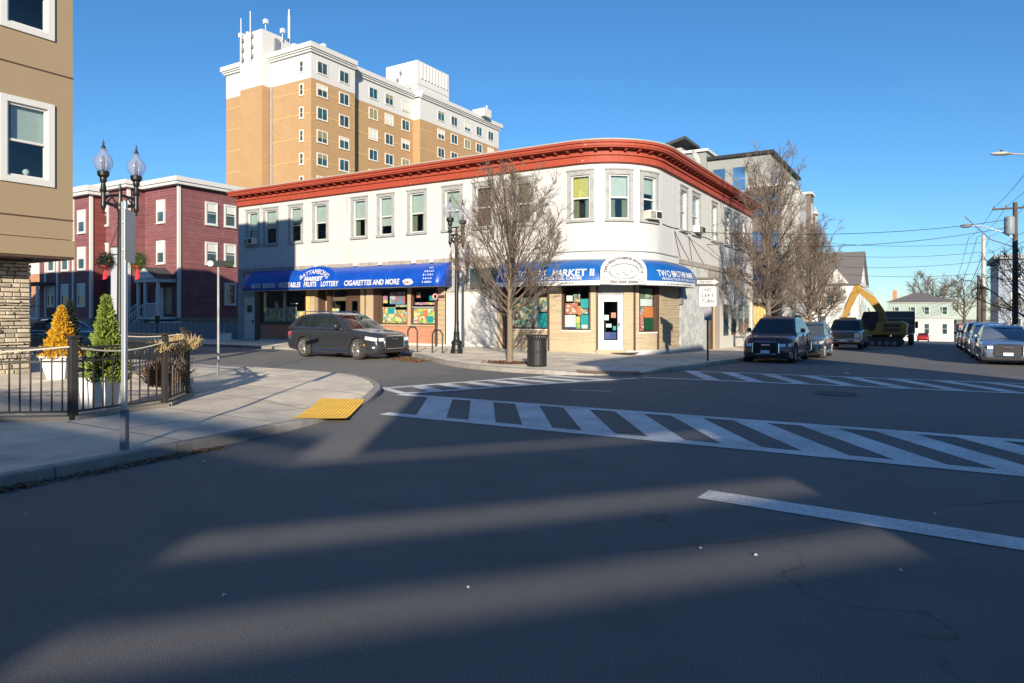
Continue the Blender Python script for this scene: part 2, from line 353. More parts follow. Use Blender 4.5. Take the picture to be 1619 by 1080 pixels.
MA = dict(
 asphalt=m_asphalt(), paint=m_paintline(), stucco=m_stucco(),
 dirt=M('ground_dirt', (.10,.09,.075), .95, .3, .8, .5, 30),
 concrete=M('pavement_concrete', (.74,.65,.52), .9, .12, 1.2, .35, 70, dirt=(.19,.175,.15), da=.55, ds=1.1, rand=.09),
 conc_dark=M('joint_dirt', (.10,.09,.08), .95, .2, 3),
 granite=M('granite_kerb', (.33,.31,.28), .85, .25, 14, .5, 45, dirt=(.14,.13,.12), da=.7, ds=1.6, rand=.14),
 tactile_y=M('tactile_yellow', (.78,.47,.06), .7, .15, 3, .2, 50, dirt=(.4,.27,.1), da=.6, ds=2.0),
 tactile_r=M('tactile_brick_red', (.27,.15,.10), .8, .15, 3, .2, 50, dirt=(.2,.16,.12), da=.6, ds=2.0),
 red=M('cornice_red_paint', (.345,.058,.03), .65, .2, 2.5, .25, 40, dirt=(.26,.06,.035), da=.6, ds=2.0, wear=(.62,.50,.42), wt=.655, ws=5),
 flashing=M('grey_flashing', (.36,.33,.29), .7, .2, 3, .1, 20),
 trimgrey=M('weathered_grey_trim', (.33,.34,.34), .8, .22, 5, .3, 50, dirt=(.16,.15,.14), da=.55, ds=4.0),
 white=M('white_paint', (.58,.58,.565), .5, .06, 3, .08, 40, dirt=(.5,.48,.44), da=.3, ds=3.0),
 whitefar=M('white_tower_paint', (.56,.56,.55), .8, .06, .4, .1, 10, dirt=(.6,.58,.54), da=.3, ds=.6, streak=True),
 offwhite=M('cream_trim', (.70,.66,.58), .6, .08, 3),
 tanwood=M('tan_panel', (.42,.33,.22), .75, .15, 3, .2, 40, dirt=(.3,.23,.15), da=.5, ds=2.5),
 brown=M('dark_brown_trim', (.085,.05,.035), .5, .25, 4, .15, 40),
 woodyel=M('yellow_wood', (.62,.42,.16), .6, .15, 6),
 brickred=m_brick('red_brick', (.40,.13,.065), (.50,.19,.10), (.42,.36,.30)),
 brickfar=m_brick('tan_tower_brick', (.38,.235,.115), (.43,.27,.14), (.42,.30,.18), .4, .1, .008, .1, 1.0, .12),
 brickor=m_brick('orange_brick', (.42,.18,.09), (.5,.23,.12), (.4,.3,.24), .4, .12, .012, .2),
 ledge=m_ledge(), peel=m_peel(),
 stone=M('veneer_stone', (.46,.40,.31), .9, .25, 8, .6, 30, rand=.28, bdist=.02),
 foundation=m_brick('rubble_foundation', (.20,.19,.18), (.28,.26,.23), (.13,.12,.11), .5, .28, .025, .8, 1.0, .4),
 belt=M('belt_grey_board', (.30,.27,.24), .8, .3, 5, .3, 40, dirt=(.62,.60,.55), da=.5, ds=5),
 awning=M('blue_awning_vinyl', (.004,.058,.40), .36, .1, 1.5, .1, 6, spec=.5, dirt=(.03,.15,.5), da=.35, ds=1.3),
 awning2=M('blue_awning_fabric', (.003,.095,.37), .42, .1, 1.5, .1, 6, spec=.5, dirt=(.03,.16,.42), da=.4, ds=1.3),
 letter=M('white_lettering', (.60,.61,.62), .6, .04, 4),
 letterk=M('black_lettering', (.035,.035,.04), .6, .1, 4),
 letterr=M('red_lettering', (.55,.05,.05), .6, .1, 4),
 lettergrey=M('grey_lettering', (.16,.16,.17), .6, .1, 4),
 glass=m_glass('window_glass'), shopglass=m_glass('shop_glass', (.90,.93,.92), .03),
 darkglass=m_dark('far_glass', (.025,.05,.06)), tealglass=m_dark('teal_glass', (.015,.055,.07), .08),
 curtain=M('pale_blind', (.60,.60,.55), .85, .1, 6), curtainy=M('yellow_curtain', (.72,.56,.14), .85, .15, 9), curtaing=M('olive_curtain', (.24,.23,.15), .9, .3, 8),
 board=M('brown_board', (.16,.10,.08), .85, .3, 6),
 interior=M('dark_room', (.05,.045,.04), .9, .3, 1.0), shelf=M('shelf', (.18,.13,.09), .8, .3, 2.0),
 roofdark=M('dark_roofing', (.06,.06,.065), .9, .25, 3, .4, 40), roofgrey=M('grey_shingle', (.15,.14,.135), .9, .25, 5, .5, 14),
 tan=M('tan_siding_panel', (.30,.225,.14), .85, .05, .8, .12, 160, dirt=(.30,.23,.15), da=.25, ds=.6),
 plum=m_siding('plum_siding', (.215,.085,.092), (.30,.16,.165)),
 plum2=m_siding('brick_red_siding', (.20,.052,.05), (.25,.09,.08)),
 iron=M('black_iron', (.028,.027,.026), .5, .3, 8, .2, 60, metal=.0, spec=.5), ironb=M('dark_green_black_iron', (.009,.011,.011), .42, .2, 6, .1, 40, spec=.55),
 galv=M('galvanised_steel', (.52,.54,.56), .42, .12, 9, .05, 40, metal=.75), signback=M('sign_aluminium', (.66,.65,.58), .5, .08, 4, metal=.4),
 signwhite=M('sign_white', (.50,.51,.51), .45, .05, 6), signblack=M('sign_black', (.006,.006,.006), .45, .1, 6), signgrey=M('grey_box', (.20,.21,.24), .6, .1, 4),
 globe=m_globe(), banner=M('banner_cloth', (.34,.37,.43), .8, .1, 3),
 wreath=M('wreath_needles', (.05,.085,.02), .8, .35, 25), bow=M('red_bow', (.55,.012,.02), .55, .1, 5), berry=M('wreath_bauble', (.6,.12,.05), .5, .2, 10),
 bark=M('bark', (.14,.115,.095), .9, .3, 7, .6, 30), twig=M('twig_bark', (.125,.096,.076), .9, .25, 8), barkp=M('pale_trunk_bark', (.19,.155,.105), .9, .2, 9, .5, 40), barkd=M('dark_bark', (.08,.065,.055), .9, .3, 7, .5, 30),
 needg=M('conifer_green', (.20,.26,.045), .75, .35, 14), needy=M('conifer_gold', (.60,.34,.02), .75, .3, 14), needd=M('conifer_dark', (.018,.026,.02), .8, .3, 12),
 dry=M('dry_grass', (.42,.30,.15), .85, .3, 12), dryb=M('dry_leaves', (.20,.10,.045), .9, .45, 10), mulch=M('mulch', (.16,.085,.045), .95, .4, 14, .8, 40),
 pot=M('white_planter', (.78,.77,.76), .5, .05, 3), rope=M('pale_rope', (.52,.48,.40), .8, .1, 20),
 tyre=M('tyre_rubber', (.03,.03,.03), .85, .2, 10, .2, 40, dirt=(.12,.10,.08), da=.6, ds=5), rim=M('alloy', (.58,.57,.55), .3, .06, 4, metal=.85),
 chrome=M('chrome', (.75,.76,.78), .16, .03, 4, metal=1.0), plastic=M('black_plastic', (.025,.025,.027), .55, .15, 6), carglass=m_dark('car_glass', (.012,.016,.018), .03, .9),
 lamp=M('headlamp', (.70,.72,.74), .12, .1, 30, coat=1, spec=.8), lampr=M('tail_lamp', (.45,.02,.02), .15, .1, 8, coat=1), amber=M('amber_lamp', (.65,.22,.03), .2, .1, 8, coat=1), plate=M('number_plate', (.62,.65,.70), .5, .06, 20),
 navy=M('navy_car_paint', (.030,.032,.038), .22, .15, 3, coat=1, spec=.6), maroon=M('maroon_car_paint', (.075,.022,.022), .3, .2, 3, coat=1, spec=.6), steel=M('steel_car_paint', (.12,.14,.155), .3, .15, 3, metal=.5, coat=1),
 greyp=M('grey_truck_paint', (.16,.16,.17), .3, .15, 3, metal=.6, coat=1), silver=M('silver_car_paint', (.26,.32,.40), .26, .08, 3, metal=.6, coat=1), teal=M('teal_car_paint', (.01,.10,.13), .25, .1, 3, coat=1), redp=M('red_car_paint', (.30,.015,.015), .25, .1, 3, coat=1), white_car=M('white_car_paint', (.68,.69,.70), .3, .05, 3, coat=1), darkp=M('dark_car_paint', (.03,.032,.04), .25, .1, 3, coat=1), bluep=M('blue_grey_car_paint', (.10,.17,.26), .28, .1, 3, metal=.4, coat=1),
 yellow=M('machine_yellow', (.36,.21,.035), .5, .2, 4, .1, 30, dirt=(.25,.16,.05), da=.6, ds=3), track=M('steel_track', (.06,.055,.05), .7, .3, 6, .3, 30), dumper=M('dump_body', (.075,.085,.105), .55, .2, 3),
 panelgrey=M('grey_cladding', (.27,.285,.275), .7, .06, .7), panelbrown=M('brown_grey_cladding', (.15,.125,.115), .8, .12, 1.2), panellight=M('light_grey_cladding', (.40,.41,.40), .7, .08, 1),
 winblue=m_dark('blue_glass', (.035,.10,.22), .1), bluehouse=M('blue_grey_siding', (.28,.33,.40), .8, .1, 2), mansard=M('pale_green_shingle', (.30,.37,.33), .8, .1, 4), creamwall=M('cream_wall', (.54,.535,.50), .8, .08, 1),
 pole=M('utility_pole_wood', (.09,.07,.055), .9, .3, 5, .5, 30), polepale=M('pale_pole_wood', (.48,.44,.40), .9, .2, 5, .4, 30), wire=M('wire', (.02,.02,.02), .6, .1, 5), trans=M('transformer_grey', (.20,.24,.28), .5, .1, 3),
 can=M('ribbed_bin', (.02,.02,.022), .5, .2, 6, .1, 50), hidden_wall=m_brick('shade_side_brick', (.30,.25,.21), (.36,.31,.26), (.35,.32,.28)),
 paper=M('paper_litter', (.75,.75,.73), .8, .05, 10), tar=M('old_tar', (.13,.127,.122), .8, .2, 6), castiron=M('cast_iron_cover', (.07,.065,.06), .7, .3, 12, .5, 60), gravel=M('gravel', (.28,.25,.21), .95, .35, 30, .8, 60),
 p_fruit=m_poster('fruit_poster', [(.75,.58,.05),(.16,.42,.05),(.60,.05,.03),(.80,.70,.2),(.40,.58,.10),(.75,.30,.04),(.75,.74,.66),(.08,.30,.5)], 8.5), p_green=m_poster('garden_poster', [(.05,.22,.04),(.12,.38,.07),(.10,.3,.42),(.03,.08,.05),(.5,.5,.4),(.3,.42,.12)], 5.5),
 p_blue=m_poster('sky_poster', [(.02,.16,.42),(.05,.25,.5),(.5,.04,.06),(.5,.55,.6)], 5), p_food=m_poster('food_poster', [(.55,.60,.58),(.05,.30,.36),(.08,.09,.08),(.35,.42,.35),(.45,.10,.05),(.12,.2,.16),(.7,.7,.66),(.6,.5,.2)], 8),
 p_red=m_poster('soda_poster', [(.5,.03,.03),(.6,.12,.1),(.7,.65,.6)], 7), p_teal=M('teal_poster', (.03,.36,.40), .4, .1, 5), p_white=M('white_poster', (.72,.74,.78), .4, .06, 8), p_navy=M('navy_poster', (.02,.04,.22), .4, .1, 5), p_orange=M('orange_poster', (.72,.24,.08), .4, .3, 12), p_dgreen=M('dark_green_poster', (.02,.10,.05), .4, .2, 8), p_pink=m_poster('cartoon_poster', [(.65,.12,.35),(.7,.35,.15),(.75,.6,.1),(.4,.15,.4)], 6),
)
# ------------------------------------------------------------------ ground, road, pavements, markings
XS = [-1500,-600,-250,-120,-70,-60,-50,-42,-34,-28,-22,-18,-15,-12]+[-10+i for i in range(28)]+[20,24,30,38,46,70,120,250,600,1500]
YS = [-1500,-600,-250,-120,-70,-50,-40,-34,-30,-26,-22,-18,-16]+[-14+i*.75 for i in range(36)]+[14+i*2.5 for i in range(44)]+[126,132,140,150,170,200,260,420,600,1500]
def sheet(name, xs, ys, dz, mat):
    m = MB(); m.grid([[(x, y, gz(x,y)+dz) for x in xs] for y in ys])
    o = m.build(name, mat, world=False, smooth=60); tag(o, kind='structure'); return o
sheet('ground', XS, YS, -.06, MA['dirt'])
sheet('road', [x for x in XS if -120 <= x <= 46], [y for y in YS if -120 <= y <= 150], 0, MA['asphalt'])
def cat_rom(pts, n=6):
    out = []
    for i in range(len(pts)-1):
        p0 = Vector(pts[max(i-1,0)]); p1 = Vector(pts[i]); p2 = Vector(pts[i+1]); p3 = Vector(pts[min(i+2,len(pts)-1)])
        if (p2-p1).length > 6: out.append(tuple(p1)); continue
        for k in range(n):
            t = k/n
            out.append(tuple(.5*((2*p1)+(p2-p0)*t+(2*p0-5*p1+4*p2-p3)*t*t+(3*p1-p0-3*p2+p3)*t**3)))
    out.append(tuple(pts[-1])); return out
def clip_poly(poly, x0, x1, y0, y1):
    def cl(ps, inside, inter):
        out = []
        for i in range(len(ps)):
            a, b = ps[i-1], ps[i]
            if inside(b):
                if not inside(a): out.append(inter(a,b))
                out.append(b)
            elif inside(a): out.append(inter(a,b))
        return out
    def ix(X): return lambda a,b: (X, a[1]+(b[1]-a[1])*(X-a[0])/(b[0]-a[0]))
    def iy(Y): return lambda a,b: (a[0]+(b[0]-a[0])*(Y-a[1])/(b[1]-a[1]), Y)
    for ins, it in ((lambda p: p[0] >= x0, ix(x0)), (lambda p: p[0] <= x1, ix(x1)), (lambda p: p[1] >= y0, iy(y0)), (lambda p: p[1] <= y1, iy(y1))):
        if not poly: return []
        poly = cl(poly, ins, it)
    return poly
def area(p): return .5*sum(p[i-1][0]*p[i][1]-p[i][0]*p[i-1][1] for i in range(len(p)))
def pave(name, kerb, inner, cell, ox, oy, box, maxseg=2.6):
    """pavement: slabs laid in a grid on a bed, granite kerb stones along the road edge"""
    K = cat_rom(kerb, 6)
    ins = []
    for i, p in enumerate(K):                                   # inward offset of the kerb line
        a = Vector(K[max(i-1,0)]); b = Vector(K[min(i+1,len(K)-1)]); d = (b-a).normalized()
        ins.append((p[0]-d.y*.16*SIDE, p[1]+d.x*.16*SIDE))
    poly = ins+inner
    if area(poly) < 0: poly = poly[::-1]
    bed = MB(); slabs = []
    xs0, xs1, ys0, ys1 = box
    i0 = int((xs0-ox)//cell); i1 = int((xs1-ox)//cell)+1; j0 = int((ys0-oy)//cell); j1 = int((ys1-oy)//cell)+1
    for i in range(i0, i1):
        for j in range(j0, j1):
            x = ox+i*cell; y = oy+j*cell
            c = clip_poly(poly, x, x+cell, y, y+cell)
            if len(c) < 3 or abs(area(c)) < .02: continue
            n = len(bed.v); bed.v += [(a, b, gz(a,b)+swz(a,b)-.05) for a,b in c]; bed.f.append(tuple(range(n, n+len(c))))
            s = clip_poly(poly, x+.009, x+cell-.009, y+.009, y+cell-.009)
            if len(s) >= 3 and abs(area(s)) > .02: slabs.append(s)
    big = MB()                                                   # far ends of the same pavement, laid as one sheet
    root = bed.build(name, MA['conc_dark'], world=False); tag(root, kind='structure')
    for s in slabs:
        m = MB(); n = len(s); t = rnd.uniform(-.003,.003)
        cx = sum(a for a,b in s)/n; cy = sum(b for a,b in s)/n
        if min(math.hypot(cx-1.5,cy+17.5), math.hypot(cx-2.6,cy+8.1)) < 3.6:      # slabs that bend into a kerb ramp
            xa, xb = min(a for a,b in s), max(a for a,b in s); ya, yb = min(b for a,b in s), max(b for a,b in s); q = 6
            for i in range(q):
                for j in range(q):
                    c = clip_poly(s, xa+(xb-xa)*i/q, xa+(xb-xa)*(i+1)/q, ya+(yb-ya)*j/q, ya+(yb-ya)*(j+1)/q)
                    if len(c) > 2 and abs(area(c)) > 1e-5: m.add([(a, b, gz(a,b)+swz(a,b)) for a,b in c], [tuple(range(len(c)))])
            m.build('slab', MA['concrete'], root); continue
        top = [(a, b, gz(a,b)+swz(a,b)+t) for a,b in s]; bot = [(a, b, gz(a,b)+swz(a,b)-.03) for a,b in s]
        m.add(top+bot, [tuple(range(n))]+[(k,(k+1)%n,n+(k+1)%n,n+k) for k in range(n)])
        m.build('slab', MA['concrete'], root)
    # kerb stones
    acc = [K[0]]; L = 0; cur = [(K[0], ins[0])]
    def stone(cs):
        m = MB(); n = len(cs); vs = []
        for (a, b) in cs:
            h = gz(*a)+swz(*a)+.004
            vs += [(a[0],a[1],h-.2),(a[0],a[1],h-.015),(a[0]*.9+b[0]*.1,a[1]*.9+b[1]*.1,h),(b[0],b[1],h),(b[0],b[1],h-.2)]
        fs = [(k*5+q,k*5+(q+1)%5,(k+1)*5+(q+1)%5,(k+1)*5+q) for k in range(n-1) for q in range(5)]
        fs += [(0,1,2,3,4), tuple((n-1)*5+q for q in (4,3,2,1,0))]
        m.add(vs, fs); m.build('kerb_stone', MA['granite'], root)
    for k in range(1, len(K)):
        a0, b0 = Vector(K[k-1]), Vector(ins[k-1]); a1, b1 = Vector(K[k]), Vector(ins[k])
        seg = (a1-a0).length; nn = max(1, round(seg/1.7)) if seg > 2.4 else 1
        for q in range(1, nn+1):
            t = q/nn; P = (tuple(a0.lerp(a1,t)), tuple(b0.lerp(b1,t)))
            cur.append(P); L += seg/nn
            if L > 1.35:
                # a thin joint between stones
                e, g = cur[-1]; pe, pg = cur[-2]; d = (Vector(e)-Vector(pe)).normalized()*.012
                cs = cur[:-1]+[((e[0]-d.x,e[1]-d.y),(g[0]-d.x,g[1]-d.y))]
                if xs0-3 < e[0] < xs1+3 and ys0-3 < e[1] < ys1+3: stone(cs)
                cur = [P]; L = 0
    return root
SIDE = 1
near_k = [(2.42,-46),(2.42,-30),(2.42,-26),(2.42,-23),(2.3,-20.4),(2.1,-19),(1.63,-17.8),(.9,-16.3),(0,-15.03),(-1.34,-13.9),(-2.76,-13.15),(-4.75,-12.95),(-9.9,-12.95),(-16,-12.95),(-70,-12.95)]
PV1 = pave('pavement', near_k, [(-70,-17.6),(-11,-17.6),(-11,-46)], 1.6, 2.3, -16.2, (-32,3,-40,-12))
SIDE = 1
far_k = [(3.7,95),(3.7,30),(3.7,12),(3.7,2),(3.68,-2),(3.6,-5),(3.3,-7.2),(2.7,-8.4),(1.6,-9.15),(.4,-9.3),(-1.2,-9.1),(-2.8,-8.5),(-4.2,-7.6),(-5.6,-6.5),(-7.2,-5.4),(-9,-4.75),(-12,-4.6),(-17,-4.6),(-70,-4.6)]
SIDE = 1
PV2 = pave('pavement', far_k[::-1], [(-.1,95),(-.1,3),(-.95,1),(-3,.1),(-25,.1),(-70,.1)], 1.5, 3.6, -4.6, (-48,4,-10,95))
# east pavement, seen only behind the parked cars
m = MB(); ys = [-60,-30]+[-20+2.5*i for i in range(50)]
m.grid([[(x, y, gz(x,y)+h) for x, h in ((13.6,-.1),(13.6,.125),(13.75,.13),(15.5,.13),(60,.13))] for y in ys])
tag(m.build('pavement', MA['concrete'], world=False), kind='structure')
def strip(m, p, q, w, dz=.006, n=None):
    p = Vector(p); q = Vector(q); d = q-p; n = n or max(1, int(d.length/.7)); r = Vector((-d.y,d.x)).normalized()*w/2
    rows = []
    for i in range(n+1):
        c = p+d*i/n; rows.append([(c.x+k*r.x, c.y+k*r.y, gz(c.x+k*r.x,c.y+k*r.y)+dz) for k in (-1,1)])
    m.grid(rows)
def stripe_quad(m, a, b, wx, dz=.005, n=5):
    """slanted bar from a to b, width wx measured along x"""
    m.grid([[(a[0]+(b[0]-a[0])*i/n+k, a[1]+(b[1]-a[1])*i/n, gz(a[0]+(b[0]-a[0])*i/n+k, a[1]+(b[1]-a[1])*i/n)+dz) for k in (-wx/2, wx/2)] for i in range(n+1)])
def marking(name, loc): o = empty(name, loc); tag(o, kind='structure'); return o
cw = marking('crosswalk', (7,-16.2,0))
m = MB(); strip(m, (2.2,-17.36), (13.5,-17.05), .26, .007); m.build('edge_line', MA['paint'], cw)
m = MB(); strip(m, (.62,-15.16), (13.5,-14.72), .24, .007); m.build('edge_line', MA['paint'], cw)
for i in range(12):
    a = (1.68+i*.985, -15.14+.036*i); b = (3.16+i*.985, -17.32+.026*i)
    if b[0] > 13.9: break
    m = MB(); stripe_quad(m, a, b, .52 if i else .62); m.build('stripe', MA['paint'], cw)
cw = marking('crosswalk', (1.2,-12,0))
L0, L1, R0_, R1 = Vector((-.42,-14.42)), Vector((1.5,-8.95)), Vector((.62,-15.0)), Vector((3.5,-9.0))
m = MB(); strip(m, L0, L1, .2, .007); m.build('edge_line', MA['paint'], cw)
m = MB(); strip(m, R0_, R1, .22, .009); m.build('edge_line', MA['paint'], cw)
m = MB(); strip(m, L0-Vector((.2,-.05)), R0_, .2, .008); m.build('edge_line', MA['paint'], cw)
for i in range(7):
    t = .14+i*.122; a = L0.lerp(L1, t); b = R0_.lerp(R1, t-.02)
    m = MB(); d = (b-a); strip(m, a, b, .34, .005, 4); m.build('stripe', MA['paint'], cw)
cw = marking('crosswalk', (8.5,-6.6,0))
m = MB(); strip(m, (3.62,-5.75), (13.5,-4.72), .22, .007); m.build('edge_line', MA['paint'], cw)
m = MB(); strip(m, (3.5,-8.72), (13.5,-7.72), .22, .009); m.build('edge_line', MA['paint'], cw)
for i in range(9):
    x = 3.9+i*1.06
    a = (x, -5.75+.104*(x-3.62)); b = (x+1.45, -8.72+.1*(x+1.45-3.5))
    if b[0] > 13.6: break
    m = MB(); stripe_quad(m, a, b, .42); m.build('stripe', MA['paint'], cw)
m = MB(); strip(m, (8.25,-19.66), (13.3,-20.0), .33); tag(m.build('stop_line', MA['paint'], world=False), kind='structure')
m = MB(); strip(m, (3.3,-12.55), (4.15,-12.35), .1); tag(m.build('lane_mark', MA['paint'], world=False), kind='structure')
for a, b, w_ in (((8.3,-21.4),(9.6,-20.0),.016),((10.2,-18.9),(11.6,-17.6),.014),((4.6,-13.6),(5.6,-9.2),.03)):
    m = MB(); P_ = [Vector(a).lerp(Vector(b), k/14)+Vector((rnd.uniform(-.02,.02),rnd.uniform(-.02,.02))) for k in range(15)]
    for p_, q_ in zip(P_, P_[1:]): strip(m, p_, q_, w_*rnd.uniform(.6,1.2), .003, 1)
    tag(m.build('tar_seam', MA['tar'], world=False), kind='structure')
def tactile(c, ux, uy, nu, nv, mat, step):
    """paving of small raised domes"""
    c = Vector(c); u = Vector(ux).normalized(); v = Vector(uy).normalized()
    m = MB(); d = MB()
    for i in range(nu):
        for j in range(nv):
            p = c+u*(i-(nu-1)/2)*step+v*(j-(nv-1)/2)*step; z = gz(*p)+swz(*p)+.012
            h = step/2
            m.add([tuple(p+u*a*h+v*b*h)+(gz(*(p+u*a*h+v*b*h))+swz(*(p+u*a*h+v*b*h))+.012,) for a,b in ((-1,-1),(1,-1),(1,1),(-1,1))], [(0,1,2,3)])
            d.add([(p.x+k*math.cos(t)*.014, p.y+k*math.sin(t)*.014, z+hh) for k, hh in ((1,0),(.5,.006)) for t in [q*math.pi/3 for q in range(6)]], [(q,(q+1)%6,6+(q+1)%6,6+q) for q in range(6)]+[(6,7,8,9,10,11)])
    o = m.build('tactile_paving', mat, world=False); tag(o, kind='structure')
    tag(d.build('dome', mat, o), kind='stuff')
tactile((1.28,-17.66), (1.42,-1.9), (.8,.5), 40, 14, MA['tactile_y'], .06)
tactile((2.25,-8.05), (1,.55), (-.55,1), 30, 12, MA['tactile_r'], .06)
# iron cover in the carriageway
m = MB(); x, y = 8.35, -10.2
m.lathe([(.42,.003),(.42,.010),(.385,.010),(.38,.004),(.34,.004),(.335,.010),(.0,.010)], (x,y,gz(x,y)), 28)
o = m.build('manhole_cover', MA['castiron']); tag(o, 'round iron manhole cover set in the road between the crosswalks', 'manhole cover')
# fallen leaves in the gutters and litter
def leaves(name, pts, n, spread, mat, seed, sz=.035, dz=.012):
    r = random.Random(seed); m = MB()
    for i in range(n):
        k = r.random()*(len(pts)-1); a = Vector(pts[int(k)]); b = Vector(pts[int(k)+1]); p = a.lerp(b, k%1)
        x = p.x+r.gauss(0,spread); y = p.y+r.gauss(0,spread); z = gz(x,y)+dz+r.random()*.015+(swz(x,y) if SWON else 0)
        t = r.random()*6.28; s = sz*r.uniform(.5,1.4); u = Vector((math.cos(t),math.sin(t),r.uniform(-.5,.5)))*s; v = Vector((-math.sin(t),math.cos(t),r.uniform(-.5,.5)))*s*.6
        c = Vector((x,y,z)); m.add([c-u,c-v,c+u,c+v],[(0,1,2,3)])
    o = m.build(name, mat, world=False); return o
SWON = False
tag(leaves('fallen_leaves', [(2.52,-24),(2.52,-22.4),(2.45,-20.6)], 520, .06, MA['dryb'], 3, .028), 'brown leaves and grit in the near gutter', 'leaves', kind='stuff')
tag(leaves('fallen_leaves', [(-7.6,-5.9),(-6.2,-6.75),(-5.0,-7.5)], 520, .22, MA['dryb'], 4, .05), 'brown leaves heaped by the far kerb bend', 'leaves', kind='stuff')
for i, (x, y) in enumerate([(8.66,-21.16),(9.03,-21.1),(6.46,-23.47),(7.64,-22.61),(10.1,-19.3),(9.9,-20.9),(3.59,-23.3),(3.02,-21.26),(8.0,-4.2)]):
    m = MB(); s = .017 if i < 8 else .09; t = rnd.random()*6
    z = gz(x,y)+.008
    m.add([(x+s*math.cos(t+a)*k, y+s*math.sin(t+a)*k, z+h) for a,k,h in ((0,1,0),(.9,.6,.5*s),(1.9,1.1,.2*s),(2.9,.8,.6*s),(3.9,1.0,.1*s),(5.1,.7,.4*s),(0,0,.9*s))], [(0,1,6),(1,2,6),(2,3,6),(3,4,6),(4,5,6),(5,0,6)])
    o = m.build('paper_scrap', MA['paper'])
    tag(o, 'crumpled white scrap lying beyond the far crosswalk' if i == 8 else 'tiny white paper scrap on the dark foreground asphalt', 'litter', None if i == 8 else 'white scraps on the near road')
# ------------------------------------------------------------------ white corner building with the curved front
RC = 2.9; SA = 22.1; SB = SA+RC*math.pi/2; SE = SB+17.9
def fp(s):
    if s <= SA: return Vector((s-25,0)), Vector((0,-1))
    if s <= SB:
        a = (s-SA)/RC; return Vector((-2.9+RC*math.sin(a), 2.9-RC*math.cos(a))), Vector((math.sin(a),-math.cos(a)))
    return Vector((0, 2.9+s-SB)), Vector((1,0))
def F3(s, d, z):
    p, n = fp(s); q = p+n*d; return (q.x, q.y, z)
def FM(): return MB(F3)                       # coordinates: along the front, outward, up
def fseg(s0, s1):
    return max(1, int(math.ceil((min(s1,SB)-max(s0,SA))/.28))) if s1 > SA and s0 < SB else 1
def fbox(m, s0, s1, d0, d1, z0, z1):
    cuts = [s0]+[c for c in (SA,SB) if s0 < c < s1]+[s1]
    for a, b in zip(cuts, cuts[1:]): m.box(a, b, d0, d1, z0, z1, fseg(a+1e-6, b-1e-6))
    return m
WB = empty('corner_shop_building', (-12,4,0), 'long white stucco building with rounded corner, red cornice and two blue shop awnings', 'building')
wins = [(.76,1.89),(2.28,3.52),(4.42,5.54),(6.34,7.51),(9.23,10.34),(11.04,12.14),(13.04,14.19),(15.19,16.34),(16.96,18.11),(19.16,20.17),(21.9,23.0),(23.55,24.68),(25.1,26.2),
        (29.1,30.3),(31.0,32.4),(34.5,35.7),(37.2,38.6),(39.4,40.7),(41.3,42.5)]
WZ0, WZ1 = 5.6, 7.68
# upper wall with openings
sc_ = sorted(set([0,SE,SA,SB]+[v for a,b in wins for v in (a,b)]+[SA+(SB-SA)*i/14 for i in range(1,14)]))
m = FM(); Z = [4.22,WZ0,WZ1,8.05]
def opening(a, b): return any(w0-1e-6 <= a and b <= w1+1e-6 for w0, w1 in wins)
for a, b in zip(sc_, sc_[1:]):
    for k in range(3):
        if k == 1 and opening(a, b): continue
        m.add([(a,0,Z[k]),(b,0,Z[k]),(b,0,Z[k+1]),(a,0,Z[k+1])],[(0,1,2,3)])
for a, b in wins:
    n = fseg(a, b); 
    for i in range(n):
        p = a+(b-a)*i/n; q = a+(b-a)*(i+1)/n
        m.add([(p,0,WZ0),(q,0,WZ0),(q,-.22,WZ0),(p,-.22,WZ0)],[(0,1,2,3)]); m.add([(p,0,WZ1),(q,0,WZ1),(q,-.22,WZ1),(p,-.22,WZ1)],[(3,2,1,0)])
    for e in (a, b): m.add([(e,0,WZ0),(e,-.22,WZ0),(e,-.22,WZ1),(e,0,WZ1)],[(0,1,2,3)])
# dividing pilaster strips and thin joints of the render
for s in (8.42,14.65,18.9,21.3): fbox(m, s, s+.03, 0, .012, 4.25, 8.0)
m.build('wall', MA['stucco'], WB)
m = MB(); m.box(-25,-24.97,.0,14,.0,8.05); m.box(-25,-.1,13.97,14,0,8.05)
m.box(-14,-13.97,14,20.8,0,8.05); m.box(-14,0,20.77,20.8,-.8,8.05); m.build('rear_wall', MA['stucco'], WB)
# dark upper-floor rooms behind the openings, ceiling, floors
m = FM(); 
for a, b in zip(sc_, sc_[1:]): m.add([(a,-1.6,4.25),(b,-1.6,4.25),(b,-1.6,8.0),(a,-1.6,8.0)],[(0,1,2,3)])
m.build('room_partition', MA['interior'], WB)
m = FM()
for a, b in zip(sc_, sc_[1:]): m.add([(a,-.02,4.1),(b,-.02,4.1),(b,-1.62,4.1),(a,-1.62,4.1)],[(0,1,2,3)]); m.add([(a,-.02,4.3),(b,-.02,4.3),(b,-1.62,4.3),(a,-1.62,4.3)],[(0,1,2,3)])
m.build('upper_floor', MA['interior'], WB)
path = [F3(s,-.02,0)[:2] for s in sc_]
m = MB(); poly = [(p[0],p[1]) for p in path]+[(0,20.78),(-14,20.78),(-14,13.98),(-24.98,13.98)]
n = len(poly); m.add([(a,b,8.3) for a,b in poly],[tuple(range(n))]); m.build('roof', MA['roofdark'], WB)
